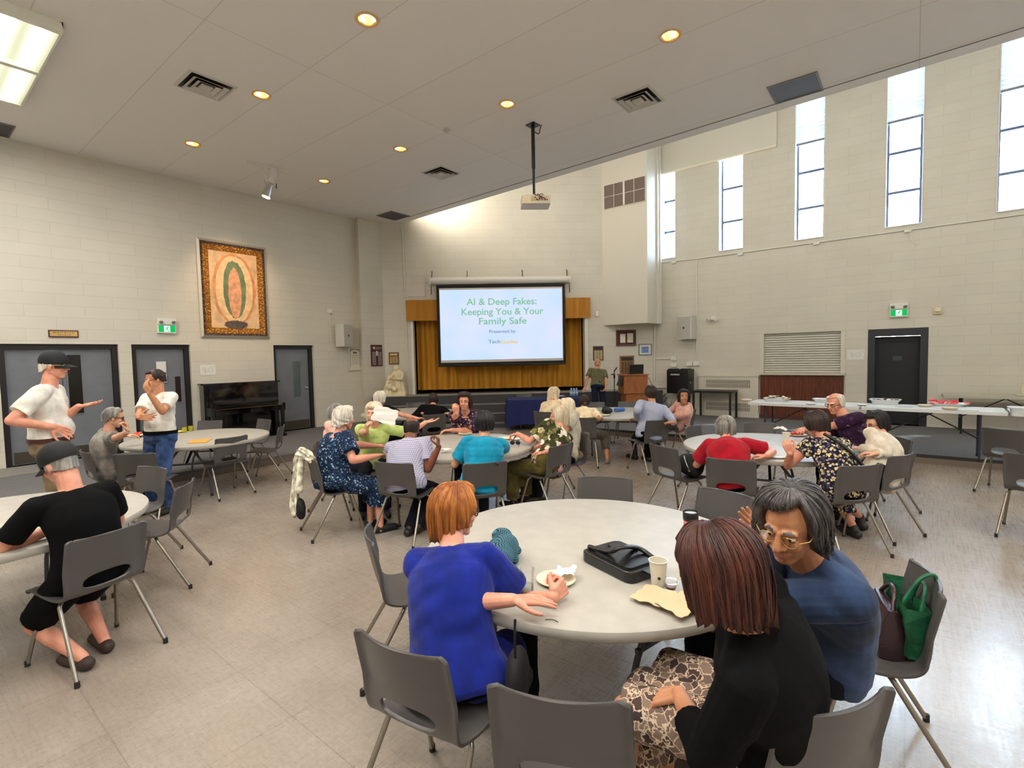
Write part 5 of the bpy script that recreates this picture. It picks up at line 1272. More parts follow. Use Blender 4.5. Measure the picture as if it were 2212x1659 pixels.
def flush_people():
    dg = bpy.context.evaluated_depsgraph_get()
    new = [(o, bpy.data.meshes.new_from_object(o.evaluated_get(dg)), nz, post, nf) for o, nz, post, nf in PEND]
    for o, me, nz, post, nf in new:
        o.modifiers.clear(); old = o.data; o.data = me; me.name = old.name
        if len(me.materials) < len(old.materials):
            me.materials.clear()
            for m in old.materials: me.materials.append(m)
        bpy.data.meshes.remove(old)
        n = len(me.vertices); co = np.empty(n*3, np.float32); me.vertices.foreach_get('co', co); co = co.reshape(-1, 3)
        if nz:
            no = np.empty(n*3, np.float32); me.vertices.foreach_get('normal', no); no = no.reshape(-1, 3)
            rg = np.random.RandomState(len(o.name)+n % 97); d = np.zeros(n)
            for k in range(7):
                w = rg.normal(size=3)*np.array([1, 1, 1.5])*nf*(.6+.25*k); d += np.sin(co@w+rg.uniform(0, 6.28)+1.5*np.sin(co@(rg.normal(size=3)*nf*.4)))*(1/(1+.4*k))
            d = np.sign(d)*np.abs(d)**1.15
            co = co+no*(d*nz*.45)[:, None]; me.vertices.foreach_set('co', co.astype(np.float32).ravel())
        if post: post(me, co)
        me.update(); smooth_mesh(me, 180)
    PEND.clear()

def hair_shell(name, parent, H, Rm, m, sc, style, down):
    """hair as a shell over the skull: crown to hairline, then hanging along 'down'"""
    st = dict(th=.018, start=0, front=52, fw=58, side=-.02, back=-.05, noise=.004, curl=0, flare=0, tuck=.12, top=.0, seed=1, clumps=17, shift=0); st.update(style)
    rg = np.random.RandomState(st['seed']); M = 96; K1, K2 = 16, 14
    C = V3(0, -.010, .030); rx, ry, rz = .0755, .094, .088
    ph = np.linspace(-math.pi, math.pi, M, endpoint=False)
    cl = sum(rg.uniform(.5, 1)*np.sin(ph*k+rg.uniform(0, 6.28)) for k in rg.randint(st['clumps']//2, st['clumps']*2, 5))/2.2
    outer, inner = [], []
    G = Rm.transposed()@Vector(down); G.normalize()
    hang = (V3(0, 0, -1)*.35+G*.65).normalized()
    for i, a in enumerate(ph):
        c = abs(a); w = min(1, max(0, (math.degrees(c)-st['fw'])/26)); w = w*w*(3-2*w); w2 = min(1, max(0, (math.degrees(c)-95)/50)); w2 = w2*w2*(3-2*w2)
        ze = st['side']*(1-w2)+st['back']*w2
        zn = (ze-C.z)/rz
        the = math.radians(st['front']+st['shift']*math.sin(a))*(1-w)+w*(math.acos(max(-.995, zn)) if zn > -.55 else math.radians(100))
        hl = w*max(0, (C.z+rz*math.cos(math.radians(100)))-ze) if zn <= -.55 else 0
        t0 = math.radians(st['start']); co, ci = [], []
        for k in range(K1+1):
            u = k/K1; th = t0+(the-t0)*u; bulge = st['th']*(math.sin(min(1, u*2.2+.25)*math.pi/2))*(1-.75*max(0, u-.85)/.15*(1 if hl == 0 else 0))
            bulge += st['top']*math.cos(th)**2 if th < 1.57 else 0
            nz = st['noise']*(cl[i]*min(1, u*2)+st['curl']*math.sin(7*a+9*th+rg.uniform(-.3, .3))*math.sin(11*th+3*a))
            dirv = V3(math.sin(th)*math.sin(a), math.sin(th)*math.cos(a), math.cos(th))
            p = C+V3((rx+bulge+nz)*dirv.x, (ry+bulge+nz)*dirv.y, (rz+bulge+nz)*dirv.z); co.append(p)
            ci.append(C+V3((rx-.006)*dirv.x, (ry-.006)*dirv.y, (rz-.006)*dirv.z))
        b, bi = co[-1], ci[-1]; out = V3(math.sin(a), math.cos(a), 0)
        for k in range(1, K2+1):
            u = k/K2; q = out*(st['flare']*u-st['tuck']*.25*hl*u*u*1.6+st['noise']*cl[i]*(.6+.8*u)+st['curl']*st['noise']*.8*math.sin(u*9+a*6))
            co.append(b+hang*hl*u*(1+.06*cl[i]*u)+q); ci.append(bi+hang*hl*.97*u-out*.004)
        outer.append(co); inner.append(ci)
    n = K1+K2+1; vs = []; fs = []
    def T(p): return H+Rm@(p*sc)
    for L in (outer, inner):
        for c in L: vs += [T(p) for p in c]
    o = M*n
    for i in range(M):
        j = (i+1) % M
        for k in range(n-1):
            fs.append((i*n+k, i*n+k+1, j*n+k+1, j*n+k)); fs.append((o+i*n+k, o+j*n+k, o+j*n+k+1, o+i*n+k+1))
        fs.append((i*n+n-1, o+i*n+n-1, o+j*n+n-1, j*n+n-1)); fs.append((i*n, j*n, o+j*n, o+i*n))
    mb = MB().add(vs, fs)
    # loose locks laid over the shell
    rr = random.Random(st['seed']*13+1); nl = st.get('locks', 220); lr = st.get('lr', .0028)
    for _ in range(nl):
        fa = rr.uniform(0, M); dr = rr.gauss(0, 1.6); k0 = rr.randint(0, K1-3); lift = abs(rr.gauss(.0008, .0016)); k1 = n-1 if rr.random() < .75 else rr.randint(K1, n-1)
        pts = []; rad = []; kk = list(range(k0, k1+1, 2))
        if len(kk) < 4: continue
        ph0 = rr.uniform(0, 6.28)
        for q, k in enumerate(kk):
            u = q/(len(kk)-1); x = (fa+dr*u+st['curl']*1.2*math.sin(ph0+u*14))%M; i0 = int(x) % M; f0 = x-int(x)
            p = outer[i0][k].lerp(outer[(i0+1) % M][k], f0); p = p+(p-C).normalized()*(lift*math.sin(math.pi*min(1, u*1.15))+.0008+st['curl']*.004*math.sin(ph0+u*11))
            pts.append(T(p)); rad.append(max(.0006, lr*sc*(math.sin(math.pi*min(.98, .10+.86*u))**.8)))
        if (pts[0]-pts[-1]).length > .015: mb.tube(pts, rad, 5)
    return mb.build(name, m, parent, 180)

def person(lab, pos, rel, head, skin, hair, top, bottom, R=None, L=None, sol=1, seat=.45, z=0.0, s=1.0, wid=1.0, dep=1.0, look=None, pitch=0, roll=0, twist=0, belly=0.0, bust=0.0,
           hunch=.05, feet=None, shoes=None, vox=.008, polR=(.6, -.5, -.6), polL=(-.6, -.5, -.6), hairstyle=None, glasses=None, knees=None, male=False, bare=False, cap=None, ears=True, hip_off=(0, -.03), brow=None, eyes=True, rise=None, hscale=1.0):
    """pos: hall xy of the seat (or the feet), head: pixel of the head's middle in the photo; R, L: (hall point of wrist, hand direction, palm direction, pose)"""
    a = head_angle(rel); f = np.array([math.cos(a), math.sin(a)]); rz = a-math.pi/2
    root = thing('person', lab, 'person', (float(pos[0]), float(pos[1]), z), rz)
    Rz = Matrix.Rotation(rz, 3, 'Z'); Ri = Rz.transposed(); O = Vector((float(pos[0]), float(pos[1]), z))
    loc = lambda p: Ri@(Vector([float(q) for q in p])-O)
    dloc = lambda p: Ri@Vector([float(q) for q in p])
    hz = (seat+.095*s) if seat else .90*s
    hip = V3(hip_off[0], hip_off[1], hz)
    Ls = .655*s if rise is None else rise
    hw = O+Rz@hip; rd = Vector([float(q) for q in ray(*head)]); o_ = Vector((0, 0, CAM_H)); oc = o_-hw
    A = rd.dot(rd); B = 2*oc.dot(rd); Cc = oc.dot(oc)-Ls*Ls; D = B*B-4*A*Cc
    if D < 0: tt = -B/(2*A)
    else: tt = (-B+sol*math.sqrt(D))/(2*A)
    H = loc(o_+rd*tt)
    if D < 0: H = hip+(H-hip).normalized()*Ls*1.02
    lx = Matrix.Rotation(math.radians(twist), 3, 'Z')@V3(1, 0, 0)
    Nk = hip+(H-hip)*.77+V3(0, -.028, -.012)*s
    ctl = (hip+Nk)/2+V3(0, -hunch, .02)
    def P(t):
        if t < 0: return hip+(ctl-hip).normalized()*t*.5*s
        if t > 1: return Nk+(Nk-ctl).normalized()*(t-1)*.5
        return hip*(1-t)**2+ctl*2*t*(1-t)+Nk*t*t
    u = (Nk-ctl).normalized(); lxs = (lx-u*lx.dot(u)).normalized()
    lxp = V3(1, 0, 0)
    hs = s**.4*hscale
    ry_ = math.radians((look if look is not None else rel)-rel)
    Rh = Matrix.Rotation(ry_, 3, 'Z')@Matrix.Rotation(math.radians(pitch), 3, 'X')@Matrix.Rotation(math.radians(roll), 3, 'Y')
    HT = lambda x, y, zz: H+Rh@(V3(x, y, zz)*hs)
    sh = (.178 if male else .160)*s*wid**.5
    Sc = Nk-u*.055*s
    sk = MB()
    # head
    E_ = lambda c, r: sk.ell(HT(*c), tuple(q*hs for q in r), Rh)
    C_ = lambda p, q, r0, r1: sk.cap(HT(*p), HT(*q), r0*hs, r1*hs, 10)
    E_((0, -.012, .030), (.0745, .093, .086)); E_((0, .020, -.030), (.060, .068, .074)); E_((0, .055, -.088), (.026, .026, .022))
    for sx in (-1, 1):
        C_((sx*.052, -.008, -.052), (sx*.012, .056, -.092), .018, .018); E_((sx*.034, .060, -.022), (.024, .022, .024)); E_((sx*.013, .090, -.026), (.009, .010, .008))
        if ears: E_((sx*.077, -.010, -.004), (.009, .018, .031)); E_((sx*.074, -.002, -.026), (.008, .010, .012))
        C_((sx*.014, .082, .030), (sx*.042, .070, .027), .010, .009)
    C_((0, .084, .022), (0, .106, -.020), .0085, .0125); C_((-.019, .078, -.053), (.019, .078, -.053), .008, .008); C_((-.014, .078, -.064), (.014, .078, -.064), .009, .009); E_((0, .074, -.052), (.024, .012, .02))
    sk.cap(HT(0, -.022, -.045), Nk-u*.03, .054*hs*(1.06 if male else .95), .062*s, 14)
    # arms
    ua, fa = .285*s, .250*s; arms = []
    for side, spec, pol in ((1, R, polR), (-1, L, polL)):
        S = Sc+lxs*side*sh
        if spec is None: spec = (None, None, None, 'relaxed')
        T = loc(spec[0]) if spec[0] is not None else (V3(side*.16, .30, hz+.10) if seat else V3(side*.27*wid, .06, .78*s))
        El, T = ik(S, T, ua, fa, V3(side*abs(pol[0]), pol[1], pol[2]) if len(pol) == 3 else pol)
        hdv = dloc(spec[1]) if spec[1] is not None else (T-El); pn = dloc(spec[2]) if spec[2] is not None else (V3(0, 0, -1) if seat else V3(-side, 0, 0))
        if abs(hdv.normalized().dot(pn.normalized())) > .97: pn = pn+V3(.4*side, .3, .2)
        arms.append((side, S, El, T))
        ww = wid**.6
        sk.cap(S, El, .047*s*ww, .038*s*ww, 12).cap(El, El+(T-El)*.35, .038*s*ww, .040*s*ww, 12).cap(El+(T-El)*.3, T, .039*s*ww, .0265*s, 12)
        hand_prims(sk, T, hdv, pn, side, spec[3], s*1.0)
    sk.cap(Sc-lxs*sh, Sc+lxs*sh, .052*s, .052*s, 12).cap(Nk-u*.02, Sc-lxs*sh*.7, .05*s, .045*s).cap(Nk-u*.02, Sc+lxs*sh*.7, .05*s, .045*s)
    torso_loft(sk, P, lxs, wid*s*.90, dep*s*.90, -.010, -.10, 1.0, belly*.85, bust*.85)
    # legs
    legs = []
    for side in (1, -1):
        hj = hip+V3(side*.088*s, .01, -.01)
        if seat:
            ft = feet[0 if side > 0 else 1] if feet else (side*.13, .40, .075)
            ank = V3(*ft) if len(ft) == 3 else V3(ft[0], ft[1], .075)
            kp = knees if knees else (0, .4, 1)
            kn, ank = ik(hj, ank, .425*s, .405*s, V3(kp[0]*side, kp[1], kp[2]))
            if kn.z > hz+.05: kn.z = hz+.03
        else:
            ft = feet[0 if side > 0 else 1] if feet else (side*.12, 0, .075)
            kn, ank = ik(hj, V3(*ft), .425*s, .405*s, V3(0, 1, 0))
        toe = V3(side*.04, 1, 0).normalized() if not seat else V3(side*.12, 1, 0).normalized()
        legs.append((side, hj, kn, ank, toe))
        sk.cap(hj, kn, .072*s*wid**.5, .050*s, 12).cap(kn, kn+(ank-kn)*.4, .049*s, .050*s, 12).cap(kn+(ank-kn)*.35, ank, .050*s, .032*s, 12)
        hl = V3(ank.x, ank.y, .035)-toe*.035
        sk.cap(ank, hl, .032*s, .030*s).cap(hl, hl+toe*.17*s, .030*s, .022*s).cap(hl+toe*.02+V3(.012, 0, 0), hl+toe*.19*s, .028*s, .018*s)
    lipc = mat('lip_'+skin.name, tuple(int(q*255) for q in (.76, .47, .42)) if 'dark' not in skin.name else (104, 52, 48), .45)
    browm = brow or (hair if hair else mat('brow_grey', (120, 110, 100), .7))
    RhT = np.array(Rh.transposed()); Hn = np.array(H)
    def post(me, co):
        n = len(me.polygons); c = np.empty(n*3, np.float32); me.polygons.foreach_get('center', c); q = ((c.reshape(-1, 3)-Hn)@RhT.T)/hs
        idx = np.zeros(n, np.int32); ax_ = np.abs(q[:, 0])
        zl = q[:, 2]+.0585-7*ax_**2
        idx[(ax_ < .0215-.4*np.abs(zl)) & (q[:, 1] > .070) & (np.abs(zl) < .0072)] = 1
        idx[(ax_ > .014) & (ax_ < .046) & (q[:, 1] > .058) & (np.abs(q[:, 2]-.0335-.05*(ax_-.014)+3.5*np.maximum(0, ax_-.030)*(ax_-.030)/.01*.12) < .0040-.05*np.maximum(0, ax_-.030))] = 2
        me.polygons.foreach_set('material_index', idx)
    pend(sk, 'body', [skin, lipc, browm], root, vox, 0, 2, post)
    if eyes:
        for sx in (-1, 1):
            e = MB().ell(HT(sx*.030, .0715, .009), tuple(q*hs for q in (.0140, .0120, .0062)), Rh, 14, 10, 0)
            e.ell(HT(sx*.030, .0800, .009), tuple(q*hs for q in (.0056, .0046, .0056)), Rh, 12, 8, 1)
            e.build('eye', [mat('eye_white', (214, 206, 198), .3), mat('iris_dark', (34, 24, 20), .2)], root, 180)
    # clothes
    tm, sleeve = top['m'], top.get('sleeve', 'short'); lo = top.get('loose', .012)
    t_ = MB(); torso_loft(t_, P, lxs, wid*s, dep*s, lo, top.get('t0', -.16), top.get('t1', .955), belly, bust, 28, top.get('hem'))
    t_.cap(Sc-lxs*sh*.96, Sc+lxs*sh*.96, .060*s+lo*.5, .060*s+lo*.5, 14)
    if top.get('t1', .955) > .93: t_.cap(Nk-u*.035, Sc-lxs*sh*.7, .054*s+lo*.3, .052*s).cap(Nk-u*.035, Sc+lxs*sh*.7, .054*s+lo*.3, .052*s)
    fr = {'cap': .42, 'short': .72, 'half': .98, 'long': 2.0, 'three': 1.6, 'none': .08}[sleeve]
    sf = top.get('flare', 1.0)
    for side, S, El, T in arms:
        ww = wid**.6
        if fr <= 1: t_.cone(S, S+(El-S)*fr, .059*s*ww+lo*.6, (.054*s*ww+lo)*sf, 16, 0, True, False)
        else:
            t_.cap(S, El, .058*s*ww+lo*.5, .050*s*ww+lo*.4, 14); t_.cone(El, El+(T-El)*(fr-1)*.97, .050*s*ww+lo*.4, .036*s+lo*.5, 14, 0, True, False)
    if top.get('skirt'):
        for side, hj, kn, ank, toe in legs:
            e = hj+(kn-hj)*min(1, top['skirt']); t_.cone(hj, e, .098*s*wid**.5, .086*s, 16, 0, True, top['skirt'] < 1)
            if top['skirt'] > 1: t_.cone(kn, kn+V3(0, .01, -1)*(kn.z-.06)*(top['skirt']-1), .086*s, .11*s, 16, 0, True, False)
        (h1, k1), (h2, k2) = [(l[1], l[2]) for l in legs]; e1, e2 = h1+(k1-h1)*min(1, top['skirt']), h2+(k2-h2)*min(1, top['skirt'])
        t_.cap((h1+h2)/2, (e1+e2)/2, .09*s, .07*s)
        if top['skirt'] > 1: t_.cone((e1+e2)/2, (e1+e2)/2-V3(0, 0, (e1.z-.06)*(top['skirt']-1)), .075*s, .10*s, 12, 0, True, False)
    pend(t_, top.get('name', 'shirt'), tm, root, max(.006, vox), top.get('wr', .0055), 2)
    if top.get('collar'):
        c_ = MB(); cn = P(top.get('t1', .955)); uu = (H-Nk).normalized(); x = (lxs-uu*lxs.dot(uu)).normalized(); ff = uu.cross(x)
        RR = []
        for k, (r_, h_) in enumerate(((.072, -.012), (.066, .028), (.076, .016), (.084, -.016))): RR.append([cn+x*r_*s*math.cos(q)+ff*r_*s*.92*math.sin(q)+uu*(h_*s-.018*s*max(0, math.sin(q))) for q in np.linspace(0, 2*math.pi, 28, endpoint=False)])
        c_.rings(RR, 0, True, False).build('collar', top['collar'], root, 60)
    if bottom:
        b_ = MB(); bm_, cut = bottom['m'], bottom.get('cut', 2.0); lb = bottom.get('loose', .010)
        torso_loft(b_, P, lxp, wid*s, dep*s, lb-.003, -.19, bottom.get('rise', .12), belly*.3)
        for side, hj, kn, ank, toe in legs:
            if cut <= 1: b_.cone(hj, hj+(kn-hj)*cut, .084*s*wid**.5+lb, .064*s+lb*1.5, 16, 0, True, False)
            else:
                b_.cap(hj, kn, .080*s*wid**.5+lb, .058*s+lb, 16); b_.cone(kn, kn+(ank-kn)*(cut-1), .057*s+lb, .044*s+lb, 16, 0, True, False)
        if bottom.get('skirt'):
            (h1, k1), (h2, k2) = [(l[1], l[2]) for l in legs]; b_.cap((h1+h2)/2, (k1+k2)/2, .09*s, .075*s); b_.cone((k1+k2)/2, (k1+k2)/2-V3(0, 0, .22*s), .08*s, .12*s, 16, 0, True, False)
        pend(b_, bottom.get('name', 'trousers'), bm_, root, max(.007, vox), .005, 2)
    if shoes:
        for side, hj, kn, ank, toe in legs:
            s_ = MB(); hl = V3(ank.x, ank.y, .040)-toe*.045
            s_.cap(hl, hl+toe*.19*s, .040*s, .034*s).cap(hl+V3(0, 0, -.012), hl+toe*.215*s+V3(0, 0, -.010), .030*s, .028*s)
            if shoes.get('high', 1): s_.cap(hl+toe*.02, ank+V3(0, 0, .0), .041*s, .040*s)
            pend(s_, 'shoe', shoes['m'], root, .006, 0, 2)
    if hair and hairstyle is not None: hair_shell('hair', root, H, Rh, hair, hs, hairstyle, Ri@V3(0, 0, -1))
    if hairstyle and hairstyle.get('bun'):
        q = hairstyle['bun']; MB().ell(HT(*q), tuple(r*hs for r in (.034, .036, .044)), Rh).build('hair_bun', hair, root, 180)
        MB().cone(HT(q[0], q[1]+.02, q[2]+.02), HT(q[0], q[1]+.008, q[2]+.012), .020*hs, .022*hs, 14).build('hair_tie', mat('hair_tie_pale', (170, 186, 196), .5), root, 60)
    if glasses:
        g = MB(); gr = glasses.get('r', .0022); gy = .092
        if glasses.get('on_head'): yo, zo = -.040, .098
        else: yo, zo = 0, 0
        lens = MB()
        for sx in (-1, 1):
            ring = [HT(sx*.033+.025*math.cos(q), gy+yo-.006*abs(math.cos(q)), .006+zo+.018*math.sin(q)) for q in np.linspace(0, 2*math.pi, 24)]
            g.tube(ring, gr, 6); g.tube([HT(sx*.058, gy+yo-.006, .010+zo), HT(sx*.079, gy+yo-.03, .012+zo), HT(sx*.080, -.002+yo, .010+zo), HT(sx*.076, -.022+yo, -.004+zo)], gr, 6)
            lens.add([HT(sx*.033, gy+yo, .006+zo)]+ring, [(0, k+1, k+2) for k in range(23)])
        g.tube([HT(-.010, gy+yo, .010+zo), HT(0, gy+yo+.004, .013+zo), HT(.010, gy+yo, .010+zo)], gr, 6)
        fr_ = g.build('glasses', glasses['m'], root, 180); lens.build('lens', glasses.get('lens', glass_mat('spectacle_lens', (250, 250, 250), .1)), fr_)
    if cap:
        c_ = MB(); RR = []
        for k, (th, ex) in enumerate(((2, .030), (20, .030), (40, .028), (60, .024), (78, .020), (92, .016), (99, .014), (99, .004))):
            th = math.radians(th); RR.append([HT((.0755+ex)*math.sin(th)*math.cos(q), -.010+(.094+ex)*math.sin(th)*math.sin(q), .034+(.088+ex)*math.cos(th)) for q in np.linspace(0, 2*math.pi, 48, endpoint=False)])
        co_ = c_.rings(RR).build('cap', cap['m'], root, 50)
        br_ = MB(); top_, bot_ = [], []
        for k in range(7):
            v = k/6; row = []
            for i in range(17):
                q = math.radians(22+136*i/16); r0 = .107; x = (.088)*math.cos(q); y = -.010+r0*math.sin(q)+.075*v*math.sin(math.pi*i/16)**.6
                row.append((x*(1-.08*v), y, .024-.02*v-.018*(x/.088)**2))
            top_.append(row)
        br_.rings([[HT(*p) for p in r_]+[HT(p[0], p[1], p[2]-.005) for p in reversed(r_)] for r_ in top_]); br_.build('brim', cap['m'], co_, 50)
        MB().ell(HT(0, -.010, .156), .006*hs).build('button', cap['m'], co_, 180)
    if male and top.get('belt'):
        R2 = []
        for dz, ex in ((-.02, .015), (-.02, .022), (.02, .022), (.02, .015)):
            c = P(.10)+V3(0, 0, dz); R2.append([c+lxp*((.167*wid*s+ex)*math.cos(q)*(1+.05*math.cos(2*q)))+V3(0, 1, 0)*((.120*dep*s+ex)*math.sin(q)+belly*.45*max(0, math.sin(q))) for q in np.linspace(0, 2*math.pi, 40, endpoint=False)])
        MB().rings(R2, 0, True, False).build('belt', top['belt'], root, 50)
    if DBG: print('DBG', lab[:28], 'H', [round(q) for q in prj(O+Rz@H)], [(('R' if sd > 0 else 'L'), [[round(q) for q in prj(O+Rz@p)] for p in (S, El, T)]) for sd, S, El, T in arms])
    return root, dict(H=H, Rh=Rh, hs=hs, arms=arms, O=O, Rz=Rz, Nk=Nk, P=P, hip=hip, Sc=Sc, lxs=lxs)
# ------------------------------------------------------------------ the people in the hall
SK_FAIR = skin_mat('skin_fair', (232, 178, 150)); SK_PINK = skin_mat('skin_pink', (224, 160, 134)); SK_TAN = skin_mat('skin_tan', (206, 148, 110)); SK_OLIVE = skin_mat('skin_olive', (196, 138, 98)); SK_BROWN = skin_mat('skin_dark_brown', (128, 76, 52))
HR_WHITE = hair_mat('hair_white', (196, 186, 170), (240, 234, 222)); HR_BLOND = hair_mat('hair_ash_blond', (176, 156, 128), (232, 218, 194)); HR_GREY = hair_mat('hair_grey', (96, 92, 88), (176, 172, 166)); HR_BLACK = hair_mat('hair_black', (12, 11, 12), (36, 33, 35)); HR_DBROWN = hair_mat('hair_dark_brown', (26, 18, 16), (62, 44, 38))
HR_GINGER = hair_mat('hair_ginger', (138, 74, 26), (208, 134, 62), 24); HR_AUBURN = hair_mat('hair_auburn', (34, 14, 12), (92, 44, 32), 24); HR_SALT = hair_mat('hair_salt_pepper', (30, 28, 30), (104, 98, 98), 22); HR_CREAM = hair_mat('hair_cream', (206, 186, 150), (246, 234, 212))
def cloth(name, col, var=.08, bump=.25, rough=.9, sc=10): return mat(name, col, rough, 0, var, sc, bump, 240, .12, sheen=.12 if sum(col) > 150 else 0)
C_WHITE = cloth('white_cotton', (222, 218, 208)); C_BLACK = cloth('black_cotton', (11, 11, 13)); C_KHAKI = cloth('khaki_cotton', (128, 108, 82)); C_DENIM = cloth('blue_denim', (52, 72, 112), .22, .4, .9, 14); C_GREYT = cloth('grey_marl', (132, 126, 120), .2); C_NAVYT = cloth('dark_trousers', (26, 28, 38))
C_LIME = cloth('lime_cotton', (184, 202, 120)); C_TURQ = cloth('turquoise_cotton', (22, 140, 176)); C_RED = cloth('crimson_cotton', (158, 18, 36)); C_ROYAL = cloth('royal_blue_crepe', (24, 38, 124), .12); C_PINKC = cloth('pale_pink_cotton', (232, 178, 164)); C_CREAM = cloth('cream_linen', (232, 212, 178)); C_OLIVE = cloth('olive_cotton', (98, 96, 68)); C_OLSK = cloth('olive_skirt', (92, 82, 40), .15); C_CARD = cloth('cream_knit', (216, 206, 190)); C_DSHIRT = cloth('indigo_denim', (50, 66, 98), .22, .35, .9, 7); C_LEAD = cloth('stone_shirt', (180, 174, 156))
C_NAVYF = voro_mat('navy_print', [(0, (22, 34, 58)), (.55, (30, 50, 78)), (.80, (62, 92, 122)), (.92, (150, 170, 190))], 75); C_PLAID = check_mat('lilac_check', (186, 184, 204), (104, 104, 142), .017, .34); C_STRIPE = check_mat('blue_pinstripe', (172, 178, 200), (128, 138, 170), .012, .3, (0,)); C_PURPF = voro_mat('purple_floral', [(0, (54, 34, 62)), (.45, (72, 46, 74)), (.66, (186, 150, 120)), (.82, (112, 78, 108)), (.93, (220, 190, 150))], 44, thr=.62)
C_FLOW = voro_mat('flowered_blouse', [(0, (62, 64, 40)), (.18, (120, 112, 66)), (.36, (222, 212, 188)), (.55, (36, 36, 34)), (.66, (190, 178, 130)), (.80, (228, 216, 204)), (.88, (168, 52, 84)), (.94, (226, 150, 192))], 17, thr=.62, mixn=.6); C_DKFLOW = voro_mat('dark_flowered', [(0, (30, 26, 44)), (.30, (72, 66, 96)), (.45, (206, 188, 136)), (.72, (150, 142, 150)), (.86, (224, 206, 160))], 46, thr=.55, mixn=.6); C_PURP = voro_mat('plum_batik', [(0, (50, 30, 56)), (.5, (70, 46, 78)), (.78, (100, 78, 106)), (.92, (150, 132, 152))], 26, thr=.5, mixn=1.2)
C_LEAF = voro_mat('leaf_print_skirt', [(0, (84, 68, 64)), (.3, (120, 100, 90)), (.6, (70, 56, 56)), (.8, (140, 118, 104))], 30, mixn=.8, edge=(214, 190, 164))
SH_DARK = dict(m=mat('dark_shoe_leather', (30, 25, 24), .5)); SH_BROWN = dict(m=mat('brown_moccasin', (58, 42, 36), .6), high=0); SH_SANDAL = dict(m=mat('black_sandal', (16, 15, 16), .6), high=0); SH_GREY = dict(m=mat('grey_trainer', (120, 112, 108), .7), high=0)
G_BLACK = dict(m=M_BLACK, r=.0032); G_GOLD = dict(m=mat('gold_wire', (222, 176, 110), .3, .8), r=.0018); G_BROWN = dict(m=mat('brown_frame', (70, 34, 26), .3), r=.0028)
def vr(rel, up=0.0):
    a = head_angle(rel); return (math.cos(a), math.sin(a), up)
def lc(pos, rel, p, z=0):
    a = head_angle(rel)-math.pi/2; d = Matrix.Rotation(-a, 3, 'Z')@Vector((p[0]-pos[0], p[1]-pos[1], p[2]-z)); return tuple(d)
DN = (0, 0, -1)
SHORT = dict(th=.012, front=50, side=-.010, back=-.055, noise=.003, tuck=0)
def cp(k): return CHAIRS[k][0]
# man in the white shirt and cap
p1 = at(118, 1010, .95)*1.0; dd = ray(112, 900); p1 = CO+dd*4.95
person('tall man standing in a white short-sleeved shirt, khaki trousers and black cap, hand on hip', p1[:2], -62, (118, 792), SK_PINK, HR_WHITE, dict(m=C_WHITE, loose=.016, collar=C_WHITE, belt=mat('brown_belt', (70, 26, 26), .4), t0=.06), dict(m=C_KHAKI), s=1.15, wid=1.06, seat=None, belly=.055, male=True, look=-70, pitch=-4, vox=.007,
       R=(CO+ray(112, 922)*4.78, vr(-40, -.6), vr(-150), 'relaxed'), L=(CO+ray(170, 878)*5.0, vr(-75, .1), (0, 0, 1), 'open'), polR=(.5, -1, .1), polL=(.3, -.5, -.9), shoes=SH_DARK, hairstyle=dict(SHORT, start=40, th=.010, locks=60), cap=dict(m=mat('black_cap_cloth', (20, 20, 23), .8)), glasses=G_GOLD, hunch=.03)
# man in jeans, hand over his mouth
p2 = at(352, 1106, 0)
person('man standing in a white polo shirt and jeans with one hand over his mouth', p2[:2], 168, (334, 815), SK_TAN, HR_DBROWN, dict(m=C_WHITE, loose=.014, collar=C_WHITE, belt=C_BLACK, t0=.08), dict(m=C_DENIM, loose=.018), s=1.03, wid=1.02, seat=None, belly=.04, male=True, look=138, pitch=-16, vox=.006,
       L=(CO+ray(323, 850)*5.72, (-.30, .25, .9), vr(-20), 'relaxed'), R=(CO+ray(300, 902)*5.75, vr(-80), vr(0), 'relaxed'), polL=(.35, .35, -1), polR=(.7, -.2, -.6), shoes=SH_DARK, hairstyle=dict(SHORT, start=24, th=.010), glasses=G_BROWN, hunch=.03)
# grey-haired eater at the left table
p3 = np.array([1.70, 7.55]); chair('C42', (p3[0], p3[1], 0), -38, 'chair hidden under the grey-haired person eating at the left table')
person('grey-haired person in a grey T-shirt and black glasses, leaning over the left table to eat', p3, -38, (246, 903), SK_FAIR, HR_GREY, dict(m=C_GREYT, loose=.018), dict(m=C_BLACK), s=.98, look=-48, pitch=-14, hunch=.10, sol=-1, vox=.006, R=(at(284, 930, 1.08), (0, .1, 1), vr(150), 'pinch'), L=(at(300, 945, .80), vr(-60), DN, 'relaxed'), hairstyle=dict(SHORT, side=-.005, th=.016), glasses=G_BLACK, shoes=SH_DARK)
# man in the black cap and T-shirt
c = cp('C8')
person('man in a black cap, black T-shirt and shorts seated at the left, back to us', c, 66, (130, 1005), SK_PINK, HR_GREY, dict(m=C_BLACK, loose=.014, wr=.004), dict(m=C_BLACK, cut=.86, loose=.022, name='shorts'), s=1.02, wid=1.08, male=True, look=84, pitch=-24, vox=.005, hunch=.10,
       L=(at(112, 1143, .79), vr(0), DN, 'relaxed'), R=((.80, 4.42, .79), vr(80), DN, 'relaxed'), polL=(1, .1, -.35), feet=[lc(c, 66, at(224, 1380, .075)), lc(c, 66, at(176, 1418, .075))], knees=(.15, 1, .3), shoes=SH_BROWN, hairstyle=dict(SHORT, start=60, th=.004, side=-.030, back=-.055, locks=0, noise=.001), cap=dict(m=mat('black_cap_cloth', (20, 20, 23), .8)))
